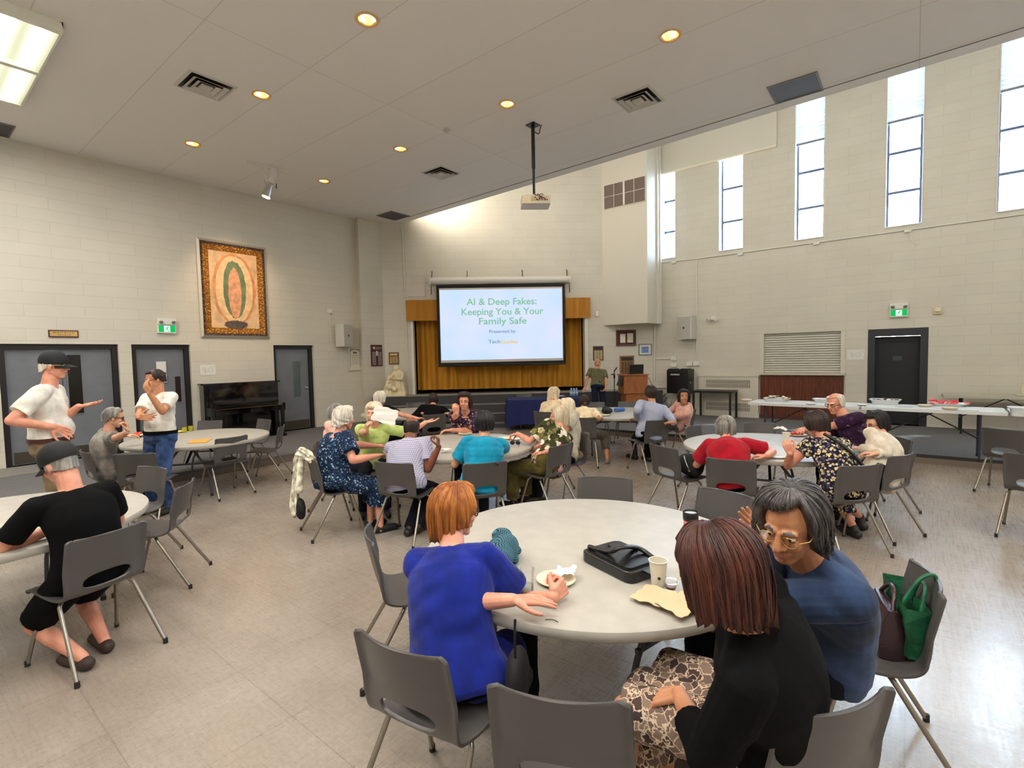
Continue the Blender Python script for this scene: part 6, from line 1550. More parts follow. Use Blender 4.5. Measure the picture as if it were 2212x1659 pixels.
# round table in the middle
c = cp('C17')
person('woman with short white curls in a navy print dress, seen from behind', c, -52, (745, 905), SK_PINK, HR_WHITE, dict(m=C_NAVYF, loose=.030, t1=.84, name='dress', sleeve='short', flare=1.12, skirt=1.45, hem=.03), None, s=1.0, wid=1.22, dep=1.22, look=-42, pitch=-8, vox=.0065, bust=.03,
       R=(at(812, 985, .79), vr(-20), DN, 'relaxed'), L=((3.60, 4.86, .79), vr(-40), DN, 'relaxed'), feet=[lc(c, -52, at(822, 1138, .06)), lc(c, -52, at(800, 1128, .06))], shoes=SH_SANDAL, hairstyle=dict(th=.030, front=46, side=-.035, back=-.085, noise=.008, curl=1.0, seed=4, tuck=.0))
c5 = cp('C16')
person('person in a pale pink top mostly hidden behind the white-haired woman in navy', c5, -95, (727, 893), SK_PINK, HR_GREY, dict(m=C_PINKC), dict(m=C_NAVYT), s=.97, look=-70, vox=.009, hairstyle=dict(SHORT, side=-.03), shoes=SH_DARK)
p6 = np.array([3.74, 5.16]); chair('C43', (p6[0], p6[1], 0), -150, 'chair hidden behind the blonde woman in the lime shirt')
person('blonde woman in a lime green shirt holding a white paper napkin up to her face', p6, -165, (808, 892), SK_FAIR, HR_CREAM, dict(m=C_LIME, loose=.016), dict(m=C_NAVYT), s=.98, look=-192, pitch=-4, vox=.0065, sol=-1, bust=.03, R=(at(806, 940, 1.02), (-.1, -.1, .95), vr(-60), 'hold'), L=(at(920, 912, 1.0), vr(-80, .1), (0, 0, 1), 'open'), polR=(.3, .1, -1), polL=(.6, -.2, -.7), hairstyle=dict(th=.026, front=66, fw=50, side=-.085, back=-.13, noise=.005, seed=3, tuck=.2), shoes=SH_DARK)
c = cp('C18')
person('bald man in a lilac checked shirt seated with his back to us', c, -20, (890, 925), SK_BROWN, HR_DBROWN, dict(m=C_PLAID, loose=.020, collar=C_PLAID, flare=1.05), dict(m=C_NAVYT), s=1.03, wid=1.10, male=True, look=-8, pitch=-12, vox=.006, hunch=.08, R=(at(948, 965, .90), (0, .1, .95), vr(90), 'hold'), L=(at(880, 962, .79), vr(-20), DN, 'relaxed'), feet=[lc(c, -20, at(905, 1135, .075)), lc(c, -20, at(884, 1140, .075))], knees=(.1, 1, .5), hairstyle=dict(SHORT, start=62, th=.005, side=-.035, back=-.055, noise=.001), shoes=SH_DARK)
c = cp('C19')
person('black-haired person in a turquoise T-shirt seated with the back to us', c, 17, (1046, 915), SK_TAN, HR_BLACK, dict(m=C_TURQ, loose=.022), dict(m=C_NAVYT), s=.98, wid=1.10, dep=1.1, look=16, pitch=-10, vox=.006, hunch=.08, L=(at(1000, 978, .79), vr(20), DN, 'relaxed'), R=(at(1085, 965, .79), vr(40), DN, 'relaxed'), hairstyle=dict(SHORT, th=.026, side=-.02, back=-.075, noise=.005), shoes=SH_DARK)
c = cp('C20')
person('woman with a grey-blonde bob in a flowered blouse reaching over the table', c, 50, (1206, 900), SK_PINK, HR_BLOND, dict(m=C_FLOW, loose=.026, name='blouse', flare=1.15), dict(m=C_OLSK, skirt=1, cut=1.9, loose=.03, name='skirt'), s=1.0, wid=1.12, look=78, pitch=-8, vox=.006, bust=.03, L=(at(1118, 937, .86), vr(75, -.2), DN, 'hold'), R=(at(1140, 1000, .66), vr(60), DN, 'relaxed'), polL=(.4, -.3, -.5), hairstyle=dict(th=.028, front=56, fw=56, side=-.105, back=-.125, noise=.004, seed=9, tuck=.25), shoes=SH_DARK)
p10 = np.array([5.36, 5.10]); chair('C44', (p10[0], p10[1], 0), 180, 'chair hidden behind the woman in the purple floral top')
person('woman in a purple floral top facing us with sunglasses on her head', p10, 182, (1003, 868), SK_PINK, HR_DBROWN, dict(m=C_PURPF, loose=.018, sleeve='half', t1=.90), dict(m=C_NAVYT), s=1.05, wid=1.16, dep=1.1, look=178, pitch=-5, vox=.006, bust=.05, sol=-1, R=(at(993, 889, 1.12), (-.25, -.1, .8), vr(0), 'pinch'), L=(at(975, 929, .80), vr(95), DN, 'relaxed'), polR=(.25, .5, -1), polL=(.6, .1, -.6), hairstyle=dict(th=.030, front=56, fw=54, side=-.075, back=-.11, noise=.007, seed=6), glasses=dict(on_head=1, m=M_BLACK, r=.003, lens=mat('dark_lens', (20, 20, 24), .1)), shoes=SH_DARK)
p13 = np.array([5.40, 3.45]); chair('C45', (p13[0], p13[1], 0), 120, 'chair hidden behind the woman in the flowered blouse')
person('white-haired man in a stone shirt half hidden by the flowered-blouse woman', p13, 105, (1224, 880), SK_PINK, HR_CREAM, dict(m=C_LEAD, loose=.02), dict(m=C_NAVYT), s=1.02, male=True, look=60, pitch=-14, vox=.008, hairstyle=dict(SHORT, th=.016, start=10, front=30, side=-.04, back=-.07), shoes=SH_DARK)
# far table before the statue
p8 = np.array([5.15, 6.85]); chair('C46', (p8[0], p8[1], 0), -20, 'chair hidden behind the blonde woman, holding the white-haired person in black')
person('white-haired person in black leaning on the far left table', p8, -30, (822, 862), SK_PINK, HR_WHITE, dict(m=C_BLACK), dict(m=C_BLACK), s=1.0, look=-30, pitch=-10, vox=.008, hunch=.08, R=(at(905, 905, .80), vr(-50), DN, 'relaxed'), L=(at(845, 893, .80), vr(-10), DN, 'relaxed'), hairstyle=dict(th=.026, front=48, side=-.05, back=-.09, noise=.006, seed=7), shoes=SH_DARK)
c = cp('C21')
person('dark-haired man in a black shirt at the far left table, back to us', c, 20, (936, 864), SK_PINK, HR_DBROWN, dict(m=C_BLACK, sleeve='long', loose=.018), dict(m=C_BLACK), s=1.03, wid=1.08, male=True, look=12, pitch=-4, vox=.008, R=(at(968, 893, .80), vr(20), DN, 'relaxed'), L=(at(912, 893, .80), vr(30), DN, 'relaxed'), hairstyle=dict(SHORT, th=.016, back=-.065, side=-.025), shoes=SH_DARK)
# table before the lectern
c = cp('C26')
person('woman with long white hair in a cream top, seated before the royal blue table', c, -42, (1197, 851), SK_PINK, HR_CREAM, dict(m=C_CREAM, sleeve='long', loose=.018), dict(m=C_NAVYT), s=1.0, look=-62, pitch=-6, vox=.008, hairstyle=dict(th=.024, front=56, fw=50, side=-.15, back=-.20, noise=.006, seed=12, flare=.015, tuck=.05), glasses=G_BROWN, shoes=SH_DARK)
c = cp('C27')
person('woman with a low dark ponytail and cream shirt, back to us', c, -10, (1262, 868), SK_OLIVE, HR_DBROWN, dict(m=C_CREAM, sleeve='three', loose=.022, collar=C_CREAM), dict(m=cloth('taupe_trousers', (92, 86, 76)), cut=1.62, loose=.022), s=1.0, wid=1.06, look=-14, pitch=-4, vox=.007, R=(at(1304, 915, .76), vr(-20), DN, 'relaxed'), L=(at(1268, 893, .79), vr(-5), DN, 'relaxed'), feet=[lc(c, -10, at(1312, 990, .08)), lc(c, -10, at(1262, 985, .08))], knees=(.5, 1, .3), hairstyle=dict(SHORT, th=.012, side=-.03, back=-.07, bun=(.022, -.125, -.035)), shoes=SH_GREY)
c = cp('C28')
person('man in a blue-grey pinstriped shirt seated before the lectern, back to us', c, 20, (1406, 850), SK_TAN, HR_DBROWN, dict(m=C_STRIPE, sleeve='long', loose=.022, collar=C_STRIPE), dict(m=C_BLACK), s=1.06, wid=1.10, male=True, look=4, pitch=-2, vox=.007, R=(at(1463, 922, .74), vr(20), DN, 'relaxed'), L=(at(1376, 905, .79), vr(30), DN, 'relaxed'), polR=(.8, -.1, -.5), feet=[lc(c, 20, at(1400, 985, .09)), lc(c, 20, at(1352, 962, .09))], knees=(.4, 1, .4), hairstyle=dict(SHORT, th=.016, side=-.03, back=-.065), shoes=SH_DARK)
c = cp('C29')
person('woman in a pale pink shirt turning her head to look at us', c, 62, (1477, 857), SK_TAN, HR_BLACK, dict(m=C_PINKC, sleeve='long', loose=.022), dict(m=cloth('taupe_trousers', (92, 86, 76))), s=1.04, look=168, pitch=-2, vox=.007, twist=14, sol=-1, hairstyle=dict(th=.020, front=54, fw=48, side=-.085, back=-.10, noise=.004, seed=5), shoes=SH_DARK)
# presenter
p18 = at(1291, 912, ZP)[:2]+np.array([.05, 0])
person('smiling presenter with a shaved head standing in an olive T-shirt and dark jeans', p18, 186, (1291, 785), SK_TAN, None, dict(m=C_OLIVE, loose=.012, t0=-.04), dict(m=cloth('navy_jeans', (26, 32, 52))), s=.985, seat=None, z=ZP, male=True, look=176, pitch=0, vox=.007, R=(CO+ray(1264, 843)*float((np.array([p18[0], p18[1], 1])-CO)@CF-.05), vr(120, -.6), DN, 'relaxed'), L=(CO+ray(1309, 843)*float((np.array([p18[0], p18[1], 1])-CO)@CF-.10), vr(90, -.8), vr(100), 'relaxed'), polR=(.5, -.2, 0), polL=(1, -.2, 0), shoes=SH_DARK, hairstyle=None, brow=HR_BLACK, hunch=.02)
# table on the right
c = cp('C34')
person('grey-haired woman in a crimson blouse seated with her back to us', c, -28, (1567, 925), SK_PINK, HR_GREY, dict(m=C_RED, loose=.020, collar=C_RED, sleeve='short', flare=1.1), dict(m=C_NAVYT), s=.98, wid=1.12, dep=1.1, look=-18, pitch=-10, vox=.006, hunch=.09, R=(at(1655, 985, .79), vr(60), DN, 'relaxed'), L=(at(1540, 968, .79), vr(-10), DN, 'relaxed'), polR=(.9, .2, -.3), hairstyle=dict(th=.024, front=50, side=-.05, back=-.075, noise=.005, seed=8), shoes=SH_DARK)
c = cp('C36')
pr20, d20 = person('brown-haired woman in a dark flowered dress with a black strap across her back', c, 14, (1762, 918), SK_PINK, HR_DBROWN, dict(m=C_DKFLOW, loose=.018, sleeve='cap', name='dress', skirt=1.3), None, s=1.02, wid=1.10, look=30, pitch=-22, vox=.006, hunch=.10, L=(at(1708, 980, .86), (-.1, .3, .8), vr(-40), 'hold'), R=(at(1760, 950, .79), vr(30), DN, 'relaxed'), polL=(.7, .3, -.8), feet=[lc(c, 14, at(1845, 1140, .09)), lc(c, 14, at(1862, 1120, .09))], knees=(.15, 1, .5), hairstyle=dict(th=.030, front=58, fw=54, side=-.045, back=-.085, noise=.004, seed=13), shoes=SH_DARK)
c = cp('C38')
person('balding grey-haired man in glasses and a plum patterned shirt at the right table', c+np.array([-.05, .12]), 100, (1804, 872), SK_PINK, HR_WHITE, dict(m=C_PURP, loose=.022, collar=C_PURP), dict(m=C_NAVYT), s=1.04, wid=1.08, male=True, look=112, pitch=-16, vox=.0065, hunch=.09, L=(at(1745, 925, .86), vr(110), DN, 'relaxed'), R=(at(1790, 938, .82), vr(100), DN, 'relaxed'), hairstyle=dict(SHORT, start=48, th=.010, side=-.03, back=-.06), glasses=G_BROWN, shoes=SH_DARK)
c = cp('C37')
person('woman with a dark bob and brown glasses in a cream cardigan', c, 40, (1893, 915), SK_FAIR, HR_BLACK, dict(m=C_CARD, sleeve='long', loose=.024, collar=C_CARD, name='cardigan'), dict(m=C_NAVYT), s=.99, wid=1.06, look=92, pitch=-20, vox=.006, hunch=.09, bust=.02, L=(at(1858, 968, .80), vr(80), DN, 'relaxed'), R=(at(1858, 992, .80), vr(60), DN, 'relaxed'), hairstyle=dict(th=.026, front=54, fw=52, side=-.075, back=-.095, noise=.004, seed=2), glasses=G_BROWN, shoes=SH_DARK)
# nearest table
c = cp('C2')
person('woman with ginger hair in a loose royal blue top seated at the nearest table', c+np.array([.10, .0]), -24, (985, 1108), SK_PINK, HR_GINGER, dict(m=C_ROYAL, loose=.020, sleeve='short', flare=1.35, name='tunic', skirt=.62, hem=.05, wr=.006), dict(m=C_BLACK), s=.99, wid=1.03, dep=1.04, look=-56, pitch=-6, vox=.0042, bust=.03, hunch=.06,
       R=(at(1193, 1290, .785), vr(-46, .28), vr(60, -.3), 'fist'), L=(at(1108, 1296, .83), vr(-78, -.12), DN, 'flat'), polR=(.6, .4, -.9), polL=(.4, -.1, -.8), hairstyle=dict(th=.034, front=54, fw=54, side=-.040, back=-.115, noise=.007, seed=10, tuck=.3, clumps=26, locks=950, lr=.0021), glasses=dict(m=mat('plum_frame', (62, 24, 34), .3), r=.0030), shoes=SH_DARK)
c = cp('C4'); b4 = np.array([1.79, .38])
person('auburn-haired woman in a black top and leaf-print skirt at the nearest table', b4, 46, (1556, 1236), SK_TAN, HR_AUBURN, dict(m=C_BLACK, loose=.028, sleeve='three', name='cardigan', wr=.005), dict(m=C_LEAF, skirt=1, cut=1.0, loose=.020, name='skirt'), s=1.04, wid=1.12, look=40, pitch=-24, roll=4, vox=.0046, hunch=.09, sol=-1, rise=.69, hscale=1.0, L=(at(1468, 1500, .63), vr(60, -.5), DN, 'relaxed'), R=(at(1640, 1330, .70), vr(60), DN, 'relaxed'), polL=(.7, -.5, -.6), feet=[(.10, .40, .07), (-.18, .44, .07)], knees=(.12, .6, 1), hairstyle=dict(th=.034, front=60, fw=46, side=-.115, back=-.150, noise=.006, seed=11, tuck=.10, clumps=28, locks=950, lr=.0021), shoes=SH_DARK)
c = cp('C5'); b5 = np.array([2.42, .33])
person('woman with salt-and-pepper hair, gold glasses and a denim shirt raising one hand', b5, 92, (1708, 1135), SK_OLIVE, HR_SALT, dict(m=C_DSHIRT, loose=.028, sleeve='long', collar=C_DSHIRT, wr=.006), dict(m=C_NAVYT), s=1.04, wid=1.12, look=128, pitch=-20, roll=-6, vox=.0042, hunch=.10, sol=-1, rise=.76, hscale=1.10, L=(at(1672, 1168, 1.04), (-.42, .62, .62), vr(-120, -.1), 'flat'), polL=(.2, .9, -.7), hairstyle=dict(th=.030, front=46, fw=50, side=-.050, back=-.085, noise=.007, seed=14, shift=14, clumps=24, locks=950, lr=.0021), glasses=G_GOLD, shoes=SH_DARK)
flush_people()
# ------------------------------------------------------------------ things on the tables and chairs
TZ = .742
M_PAPERP = mat('paper_plate', (224, 212, 186), .7); M_PCUP = mat('paper_cup', (222, 214, 198), .6); M_NAPK = mat('white_napkin', (232, 228, 222), .8, bump=.3, bscale=40); M_BNAP = mat('brown_napkin', (208, 184, 146), .8, bump=.4, bscale=30)
M_CLEAR = glass_mat('clear_plastic', (254, 255, 255), .1, .05); M_WATER = glass_mat('water', (236, 242, 246), .2, .02)
def put(name, lab, cat, px, z=TZ, rz=0, group=None): p = at(px[0], px[1], z) if len(px) == 2 else px; return thing(name, lab, cat, (p[0], p[1], z), rz, group)
def solo(mb, name, m, lab, cat, px, z=TZ, rz=0, group=None, sm=50):
    p = at(px[0], px[1], z) if len(px) == 2 else px; return tag(mb.build(name, m, None, sm, (p[0], p[1], z), rz), lab, cat, group)
def cup_mb(r0, r1, h, t=.0018): return MB().lathe([(0, 0), (r0, 0), (r1, h), (r1+.003, h), (r1+.003, h+.003), (r1-t, h+.003), (r0-t, .004), (0, .004)], (0, 0, 0), 28)
def plate_mb(r): return MB().lathe([(0, .004), (r*.68, .004), (r*.76, .010), (r, .017), (r, .014), (r*.76, .0), (0, 0)], (0, 0, 0), 36)
def clear_cup(lab, px, h=.115, r=.034, fill=.045, m=None, z=TZ, cat='cup'):
    o = put('clear_cup', lab, cat, px, z); cup_mb(r*.78, r, h).build('cup_wall', M_CLEAR, o, 50)
    MB().lathe([(0, .004), (r*.77, .004), (r*.77+(r*.22)*fill/h, fill), (0, fill)], (0, 0, 0), 24).build('drink', m or M_WATER, o, 50); return o
def crumple(w, h, amp, seed, z0=.006, n=12):
    rg = np.random.RandomState(seed); A = rg.normal(size=(5, 2))*9/max(w, h)*.6; B = rg.uniform(0, 6.28, 5)
    f = lambda x, y: amp*sum(abs(math.sin(A[k][0]*x+A[k][1]*y+B[k])) for k in range(5))/3
    G = [[(w*(i/n-.5)*(1+.06*math.sin(j)), h*(j/n-.5)*(1+.05*math.sin(i*1.3)), z0+f(w*(i/n-.5), h*(j/n-.5))) for i in range(n+1)] for j in range(n+1)]
    mb = MB().grid(G); mb.grid([[(p[0], p[1], p[2]-.0015) for p in reversed(r)] for r in G]); return mb
def food(name, mb, m, o): return mb.build(name, m, o, 60)
# nearest table
clear_cup('clear plastic cup of water beside the blue-topped woman\'s hands', (1139, 1284))
solo(plate_mb(.092), 'paper_plate', M_PAPERP, 'cream paper plate with watermelon in front of the woman in royal blue', 'plate', (1201, 1256))
solo(MB().prism([(-.03, -.02, 0), (.03, -.022, 0), (.026, .018, 0), (-.024, .02, 0)], (0, 0, .022)), 'watermelon_piece', mat('melon_red', (232, 96, 70), .35, var=.1, vscale=40), 'piece of red watermelon on the plate before the woman in royal blue', 'fruit', (1190, 1256), TZ+.006, .6)
solo(crumple(.10, .09, .022, 3), 'napkin', M_NAPK, 'crumpled white napkin on the plate by the clenched hand', 'napkin', (1222, 1245), TZ+.01, .4)
r = put('paper_cup', 'cream paper cup beside the black handbag on the nearest table', 'cup', (1422, 1264)); cup_mb(.029, .041, .115).build('cup_wall', M_PCUP, r, 50); MB().lathe([(.041, .114), (.0435, .1165), (.041, .119), (.0385, .1165), (.041, .114)], (0, 0, 0), 28, 0, False).build('rolled_rim', M_PCUP, r, 180)
r = put('tumbler', 'pink insulated tumbler with a black lid on the nearest table', 'tumbler', (1492, 1182)); MB().lathe([(0, 0), (.031, 0), (.034, .01), (.037, .13), (.037, .155), (0, .155)], (0, 0, 0), 32).build('tumbler_body', mat('coral_pink', (226, 128, 122), .35), r, 50)
MB().lathe([(.0375, .150), (.0405, .155), (.041, .195), (.038, .198), (.035, .188), (0, .186)], (0, 0, 0), 32, 0, False).build('lid', M_BLACK, r, 50); MB().lathe([(0, .187), (.033, .187), (.033, .190), (0, .190)], (0, 0, 0), 24).build('lid_insert', mat('lid_clear_grey', (176, 184, 190), .2), r, 50)
solo(crumple(.17, .14, .010, 5), 'napkin', M_BNAP, 'light brown paper napkin nearest the black handbag on the nearest table', 'napkin', (1412, 1293), TZ, head_angle(-40))
solo(crumple(.20, .15, .014, 6), 'napkin', M_BNAP, 'brown paper napkin half under the auburn-haired woman\'s head', 'napkin', (1478, 1313), TZ+.004, head_angle(-60))
r = put('sauce_cup', 'tiny clear plastic sauce cup behind the brown napkins', 'cup', (1449, 1270)); cup_mb(.022, .033, .030).build('cup_wall', M_CLEAR, r, 50); MB().lathe([(0, .004), (.022, .004), (.024, .010), (0, .010)], (0, 0, 0), 20).build('sauce', mat('sauce_brown', (120, 70, 40), .3), r)
pipe('hair_elastic', 'thin dark cord lying by the table edge near the bare forearm', 'cord', smooth_path([at(1178, 1338, TZ+.003), at(1194, 1338, TZ+.003), at(1206, 1344, TZ+.003)]), .0014, M_BLACK)
# teal herringbone pouch
def herring():
    m, nt, b = new_mat('teal_herringbone'); L = nt.links.new
    tc = N(nt, 'ShaderNodeTexCoord'); sp = N(nt, 'ShaderNodeSeparateXYZ'); L(tc.outputs['Object'], sp.inputs[0])
    def mth(op, a, bb=None):
        n = N(nt, 'ShaderNodeMath', operation=op)
        for i, q in enumerate((a, bb)):
            if q is None: continue
            if isinstance(q, (int, float)): n.inputs[i].default_value = q
            else: L(q, n.inputs[i])
        return n.outputs[0]
    zz = mth('PINGPONG', sp.outputs[0], .016); v = mth('ADD', mth('MULTIPLY', zz, 1.1), mth('ADD', sp.outputs[2], mth('MULTIPLY', sp.outputs[1], .8))); fr = mth('FRACT', mth('DIVIDE', v, 0.0125)); lt = mth('LESS_THAN', fr, .42)
    rp = ramp(nt, [(0, (20, 38, 54)), (1, (74, 134, 152))]); L(lt, rp.inputs[0]); L(rp.outputs[0], b.inputs['Base Color']); b.inputs['Roughness'].default_value = .85; return m
r = put('cloth_pouch', 'teal herringbone knotted cloth bag in front of the woman in royal blue', 'bag', (1086, 1214), TZ, head_angle(-25)); r.scale = (1.1, 1.1, 1.05)
m_ = MB(); m_.ell((.0, .0, .066), (.105, .075, .066)).ell((.06, .03, .105), (.062, .05, .040), Matrix.Rotation(.5, 3, 'Y')).ell((-.05, -.02, .06), (.09, .06, .055), Matrix.Rotation(.3, 3, 'Z')).cap((-.10, 0, .07), (.04, .01, .115), .02, .026).cap((.0, -.05, .03), (.09, .03, .10), .03, .025).cap((.09, -.03, .03), (.05, .02, .12), .024, .02)
pend(m_, 'pouch_body', [herring()], r, .004, .006, 1, None, 30); MB().tube(smooth_path([(-.08, .02, .07), (-.15, .03, .085), (-.20, .05, .05), (-.24, .02, .012)]), .010, 8).build('pouch_handle', herring(), r, 60)
# black leather handbag
M_LEATH = mat('black_leather', (16, 15, 19), .28, bump=.15, bscale=200, spec=.6)
r = put('handbag', 'black leather handbag lying on its back on the nearest table', 'handbag', (1346, 1222), TZ, head_angle(32)); r.scale = (1.38, 1.30, .92)
m_ = MB(); m_.rbox((0, 0, .030), (.26, .20, .058), .03); o = m_.build('bag_body', M_LEATH, r); bv = o.modifiers.new('b', 'BEVEL'); bv.width = .012; bv.segments = 3
MB().rbox((-.02, .02, .064), (.18, .13, .012), .02).build('flap', M_LEATH, r); MB().rbox((.03, -.05, .062), (.15, .07, .010), .012).build('front_pocket', M_LEATH, r)
MB().tube(smooth_path([(-.12, -.08, .03), (-.03, -.06, .09), (-.02, .03, .12), (.02, .05, .085), (.12, .06, .07)]), .011, 8).build('strap', M_LEATH, r, 60)
MB().tube(smooth_path([(-.02, .03, .12), (.0, -.04, .09), (.0, -.10, .05), (.01, -.135, .02)]), .010, 8).build('shoulder_strap', M_LEATH, r, 60)
MB().box((-.16, .02, .05), (.08, .035, .012)).build('buckle_tab', M_LEATH, r); MB().lathe([(.008, -.003), (.012, 0), (.008, .003), (.006, 0), (.008, -.003)], (.01, -.135, .03), 14, 0, False).build('ring', M_STEEL, r)
# black bag hanging by the woman in blue
p = CO+ray(1118, 1450)*1.93; r = thing('shoulder_bag', 'black bag hanging under the table edge beside the blue-topped woman', 'bag', (p[0], p[1], p[2]-.11), head_angle(-10))
m_ = MB(); m_.ell((0, 0, .10), (.11, .045, .10)).cap((-.08, 0, .05), (.08, 0, .05), .045, .045); pend(m_, 'bag_body', [mat('black_fabric', (14, 13, 17), .8)], r, .006, .004)
MB().tube(smooth_path([(-.04, 0, .18), (-.045, .0, .27), (-.03, .0, .33)]), .005, 6).build('strap', M_BLACK, r, 60)
# bags on the right-hand chair
c5_, a5, _z = CHAIRS['C5']; f5 = np.array([math.cos(a5), math.sin(a5)]); s5 = np.array([f5[1], -f5[0]])
pp = c5_-f5*.10+s5*.04
r = thing('leather_handbag', 'dark brown leather handbag standing on the right-hand chair behind the denim shirt', 'handbag', (pp[0], pp[1], .445), a5-math.pi/2)
m_ = MB(); m_.rings([[(x*k, y*kk, z) for x, y in ((-.13, -.05), (0, -.06), (.13, -.05), (.14, 0), (.13, .05), (0, .06), (-.13, .05), (-.14, 0))] for z, k, kk in ((0, 1, 1), (.06, 1.05, 1.1), (.16, .98, .8), (.21, .92, .35))]); o = m_.build('bag_body', mat('aubergine_leather', (52, 30, 36), .25, bump=.2, bscale=120), r, 60)
MB().box((0, -.035, .17), (.25, .012, .07), 0, 0, Matrix.Rotation(.35, 3, 'X')).build('flap', mat('aubergine_leather', (52, 30, 36), .25), r); MB().box((.09, -.055, .14), (.012, .006, .03)).build('gold_ring', mat('gold_metal', (216, 168, 70), .25, .9), r); MB().tube(smooth_path([(-.11, 0, .2), (-.04, -.02, .27), (.04, -.02, .27), (.11, 0, .2)]), .009, 8).build('handle', mat('aubergine_leather', (52, 30, 36), .25), r, 60)
M_TOTE = mat('green_tote_fabric', (24, 92, 60), .6, var=.2, vscale=9, bump=.3, bscale=60)
pp = c5_-f5*.17+s5*.02; r = thing('tote_bag', 'green reusable bag hung over the back of the right-hand chair', 'bag', (pp[0], pp[1], .46), a5-math.pi/2)
R_ = []
for k, z in enumerate((0.02, .10, .18, .24)): R_.append([(x*(1+.12*k/3)+.01*math.sin(i*2+k), y*(1+.5*k/3)+.008*math.sin(i*1.7+k*2), z+.02*math.sin(i*.9)*(k == 3)) for i, (x, y) in enumerate([(-.15+.3*t, -.03) for t in np.linspace(0, 1, 9)]+[(.15-.3*t, .03) for t in np.linspace(0, 1, 9)])])
mb = MB().rings(R_, 0, True, False); mb.rings([[(x*.985, y*.93, z) for x, y, z in q] for q in reversed(R_)], 0, True, False).build('tote_body', M_TOTE, r)
MB().tube(smooth_path([(-.06, .03, .22), (-.05, -.03, .33), (-.04, -.085, .358), (-.04, -.10, .30)]), [.012]*25 if False else .009, 6).build('shoulder_loop', M_TOTE, r, 60); MB().tube(smooth_path([(-.09, -.03, .20), (-.06, -.05, .30), (.02, -.05, .30), (.05, -.03, .20)]), .008, 6).build('handle', M_TOTE, r, 60)
# black bag on the empty chair left of the woman in red
c_, a_, _z = CHAIRS['C33']; r = thing('backpack', 'black bag with a metal clip on the empty chair left of the woman in red', 'bag', (c_[0]+.04, c_[1]-.02, .46), a_-math.pi/2)
m_ = MB(); m_.ell((.06, .05, .12), (.17, .12, .12)).ell((.14, .02, .09), (.10, .10, .09)); pend(m_, 'bag_body', [mat('black_fabric', (14, 13, 17), .8)], r, .007, .005)
MB().tube(smooth_path([(.05, -.03, .22), (.14, -.09, .17), (.19, -.085, .08)]), .006, 6).build('zip', M_STEEL, r, 60); MB().box((.18, -.09, .10), (.012, .01, .05)).build('clip', M_STEEL, r)
# walking stick against the turquoise shirt's chair
pipe('walking_stick', 'dark walking stick leaning on the chair of the turquoise shirt', 'walking stick', [at(1075, 1000, .80), at(1072, 1102, .02)], .010, M_BLACK)
# crumpled jacket on the navy-dressed woman's chair
c_, a_, _z = CHAIRS['C17']; f_ = np.array([math.cos(a_), math.sin(a_)]); s_ = np.array([f_[1], -f_[0]])
M_JKT = mat('cream_crumpled_cotton', (206, 198, 178), .85, var=.25, vscale=16, bump=.4, bscale=70)
pj = c_-f_*.28; r = thing('jacket', 'crumpled cream patterned jacket draped over a chair back and hanging down', 'jacket', (pj[0], pj[1], 0), a_-math.pi/2)
P_ = smooth_path([(.10, .02, .815), (-.04, .0, .845), (-.15, -.03, .83), (-.20, -.06, .74), (-.21, -.075, .58), (-.21, -.085, .42), (-.19, -.09, .27), (-.15, -.08, .20)], 5); R_ = []
for i, p in enumerate(P_):
    t = i/(len(P_)-1); w = .045+.055*min(1, t*1.6); th_ = .030+.012*math.sin(t*9); d = (P_[min(i+1, len(P_)-1)]-P_[max(i-1, 0)]).normalized(); y_ = V3(0, 1, 0) if t > .3 else V3(0, .9, .4); x_ = d.cross(y_).normalized(); y_ = x_.cross(d)
    R_.append([p+x_*(w*math.cos(q))*(1+.16*math.sin(5*q+t*4))+y_*(th_*math.sin(q))*(1+.45*math.sin(7*q+t*6)) for q in np.linspace(0, 2*math.pi, 44, endpoint=False)])
m_ = MB().rings(R_); m_.cap((-.10, -.03, .80), (-.08, -.075, .48), .030, .040); pend(m_, 'jacket_cloth', [M_JKT], r, .006, .006, 2, None, 26)
m_ = MB().ell((-.10, -.06, .27), (.09, .05, .11)); pend(m_, 'dark_lining', [mat('black_fabric', (14, 13, 17), .8)], r, .008, .006)
# left table
solo(MB().rbox((0, 0, .003), (.33, .23, .005), .004), 'envelope', mat('manila_orange', (232, 164, 62), .7), 'orange manila envelope on the left round table', 'envelope', (432, 953), TZ, head_angle(20))
M_YEL = glass_mat('yellow_drink', (214, 206, 30), .2, .05)
M_YEL2 = mat('lemonade', (196, 188, 24), .2)
clear_cup('left of two clear cups of yellow drink on the left table', (399, 934), .09, .036, .075, M_YEL2); clear_cup('right of two clear cups of yellow drink on the left table', (412, 931), .09, .036, .075, M_YEL2)
solo(plate_mb(.10), 'paper_plate', mat('yellow_plate', (232, 206, 120), .7), 'yellow paper plate left of the yellow drinks', 'plate', (383, 934)); solo(plate_mb(.10), 'paper_plate', M_PAPERP, 'paper plate with red fruit in front of the grey-haired eater', 'plate', (296, 942))
for k in range(4): solo(MB().ell((0, 0, .018), (.028, .022, .018)), 'fruit_piece', mat('melon_red', (232, 96, 70), .35), 'piece of red fruit on the grey-haired eater\'s plate', 'fruit', (291+4*k, 941-(k % 2)*3), TZ+.008, k, 'red fruit on the left table plate')
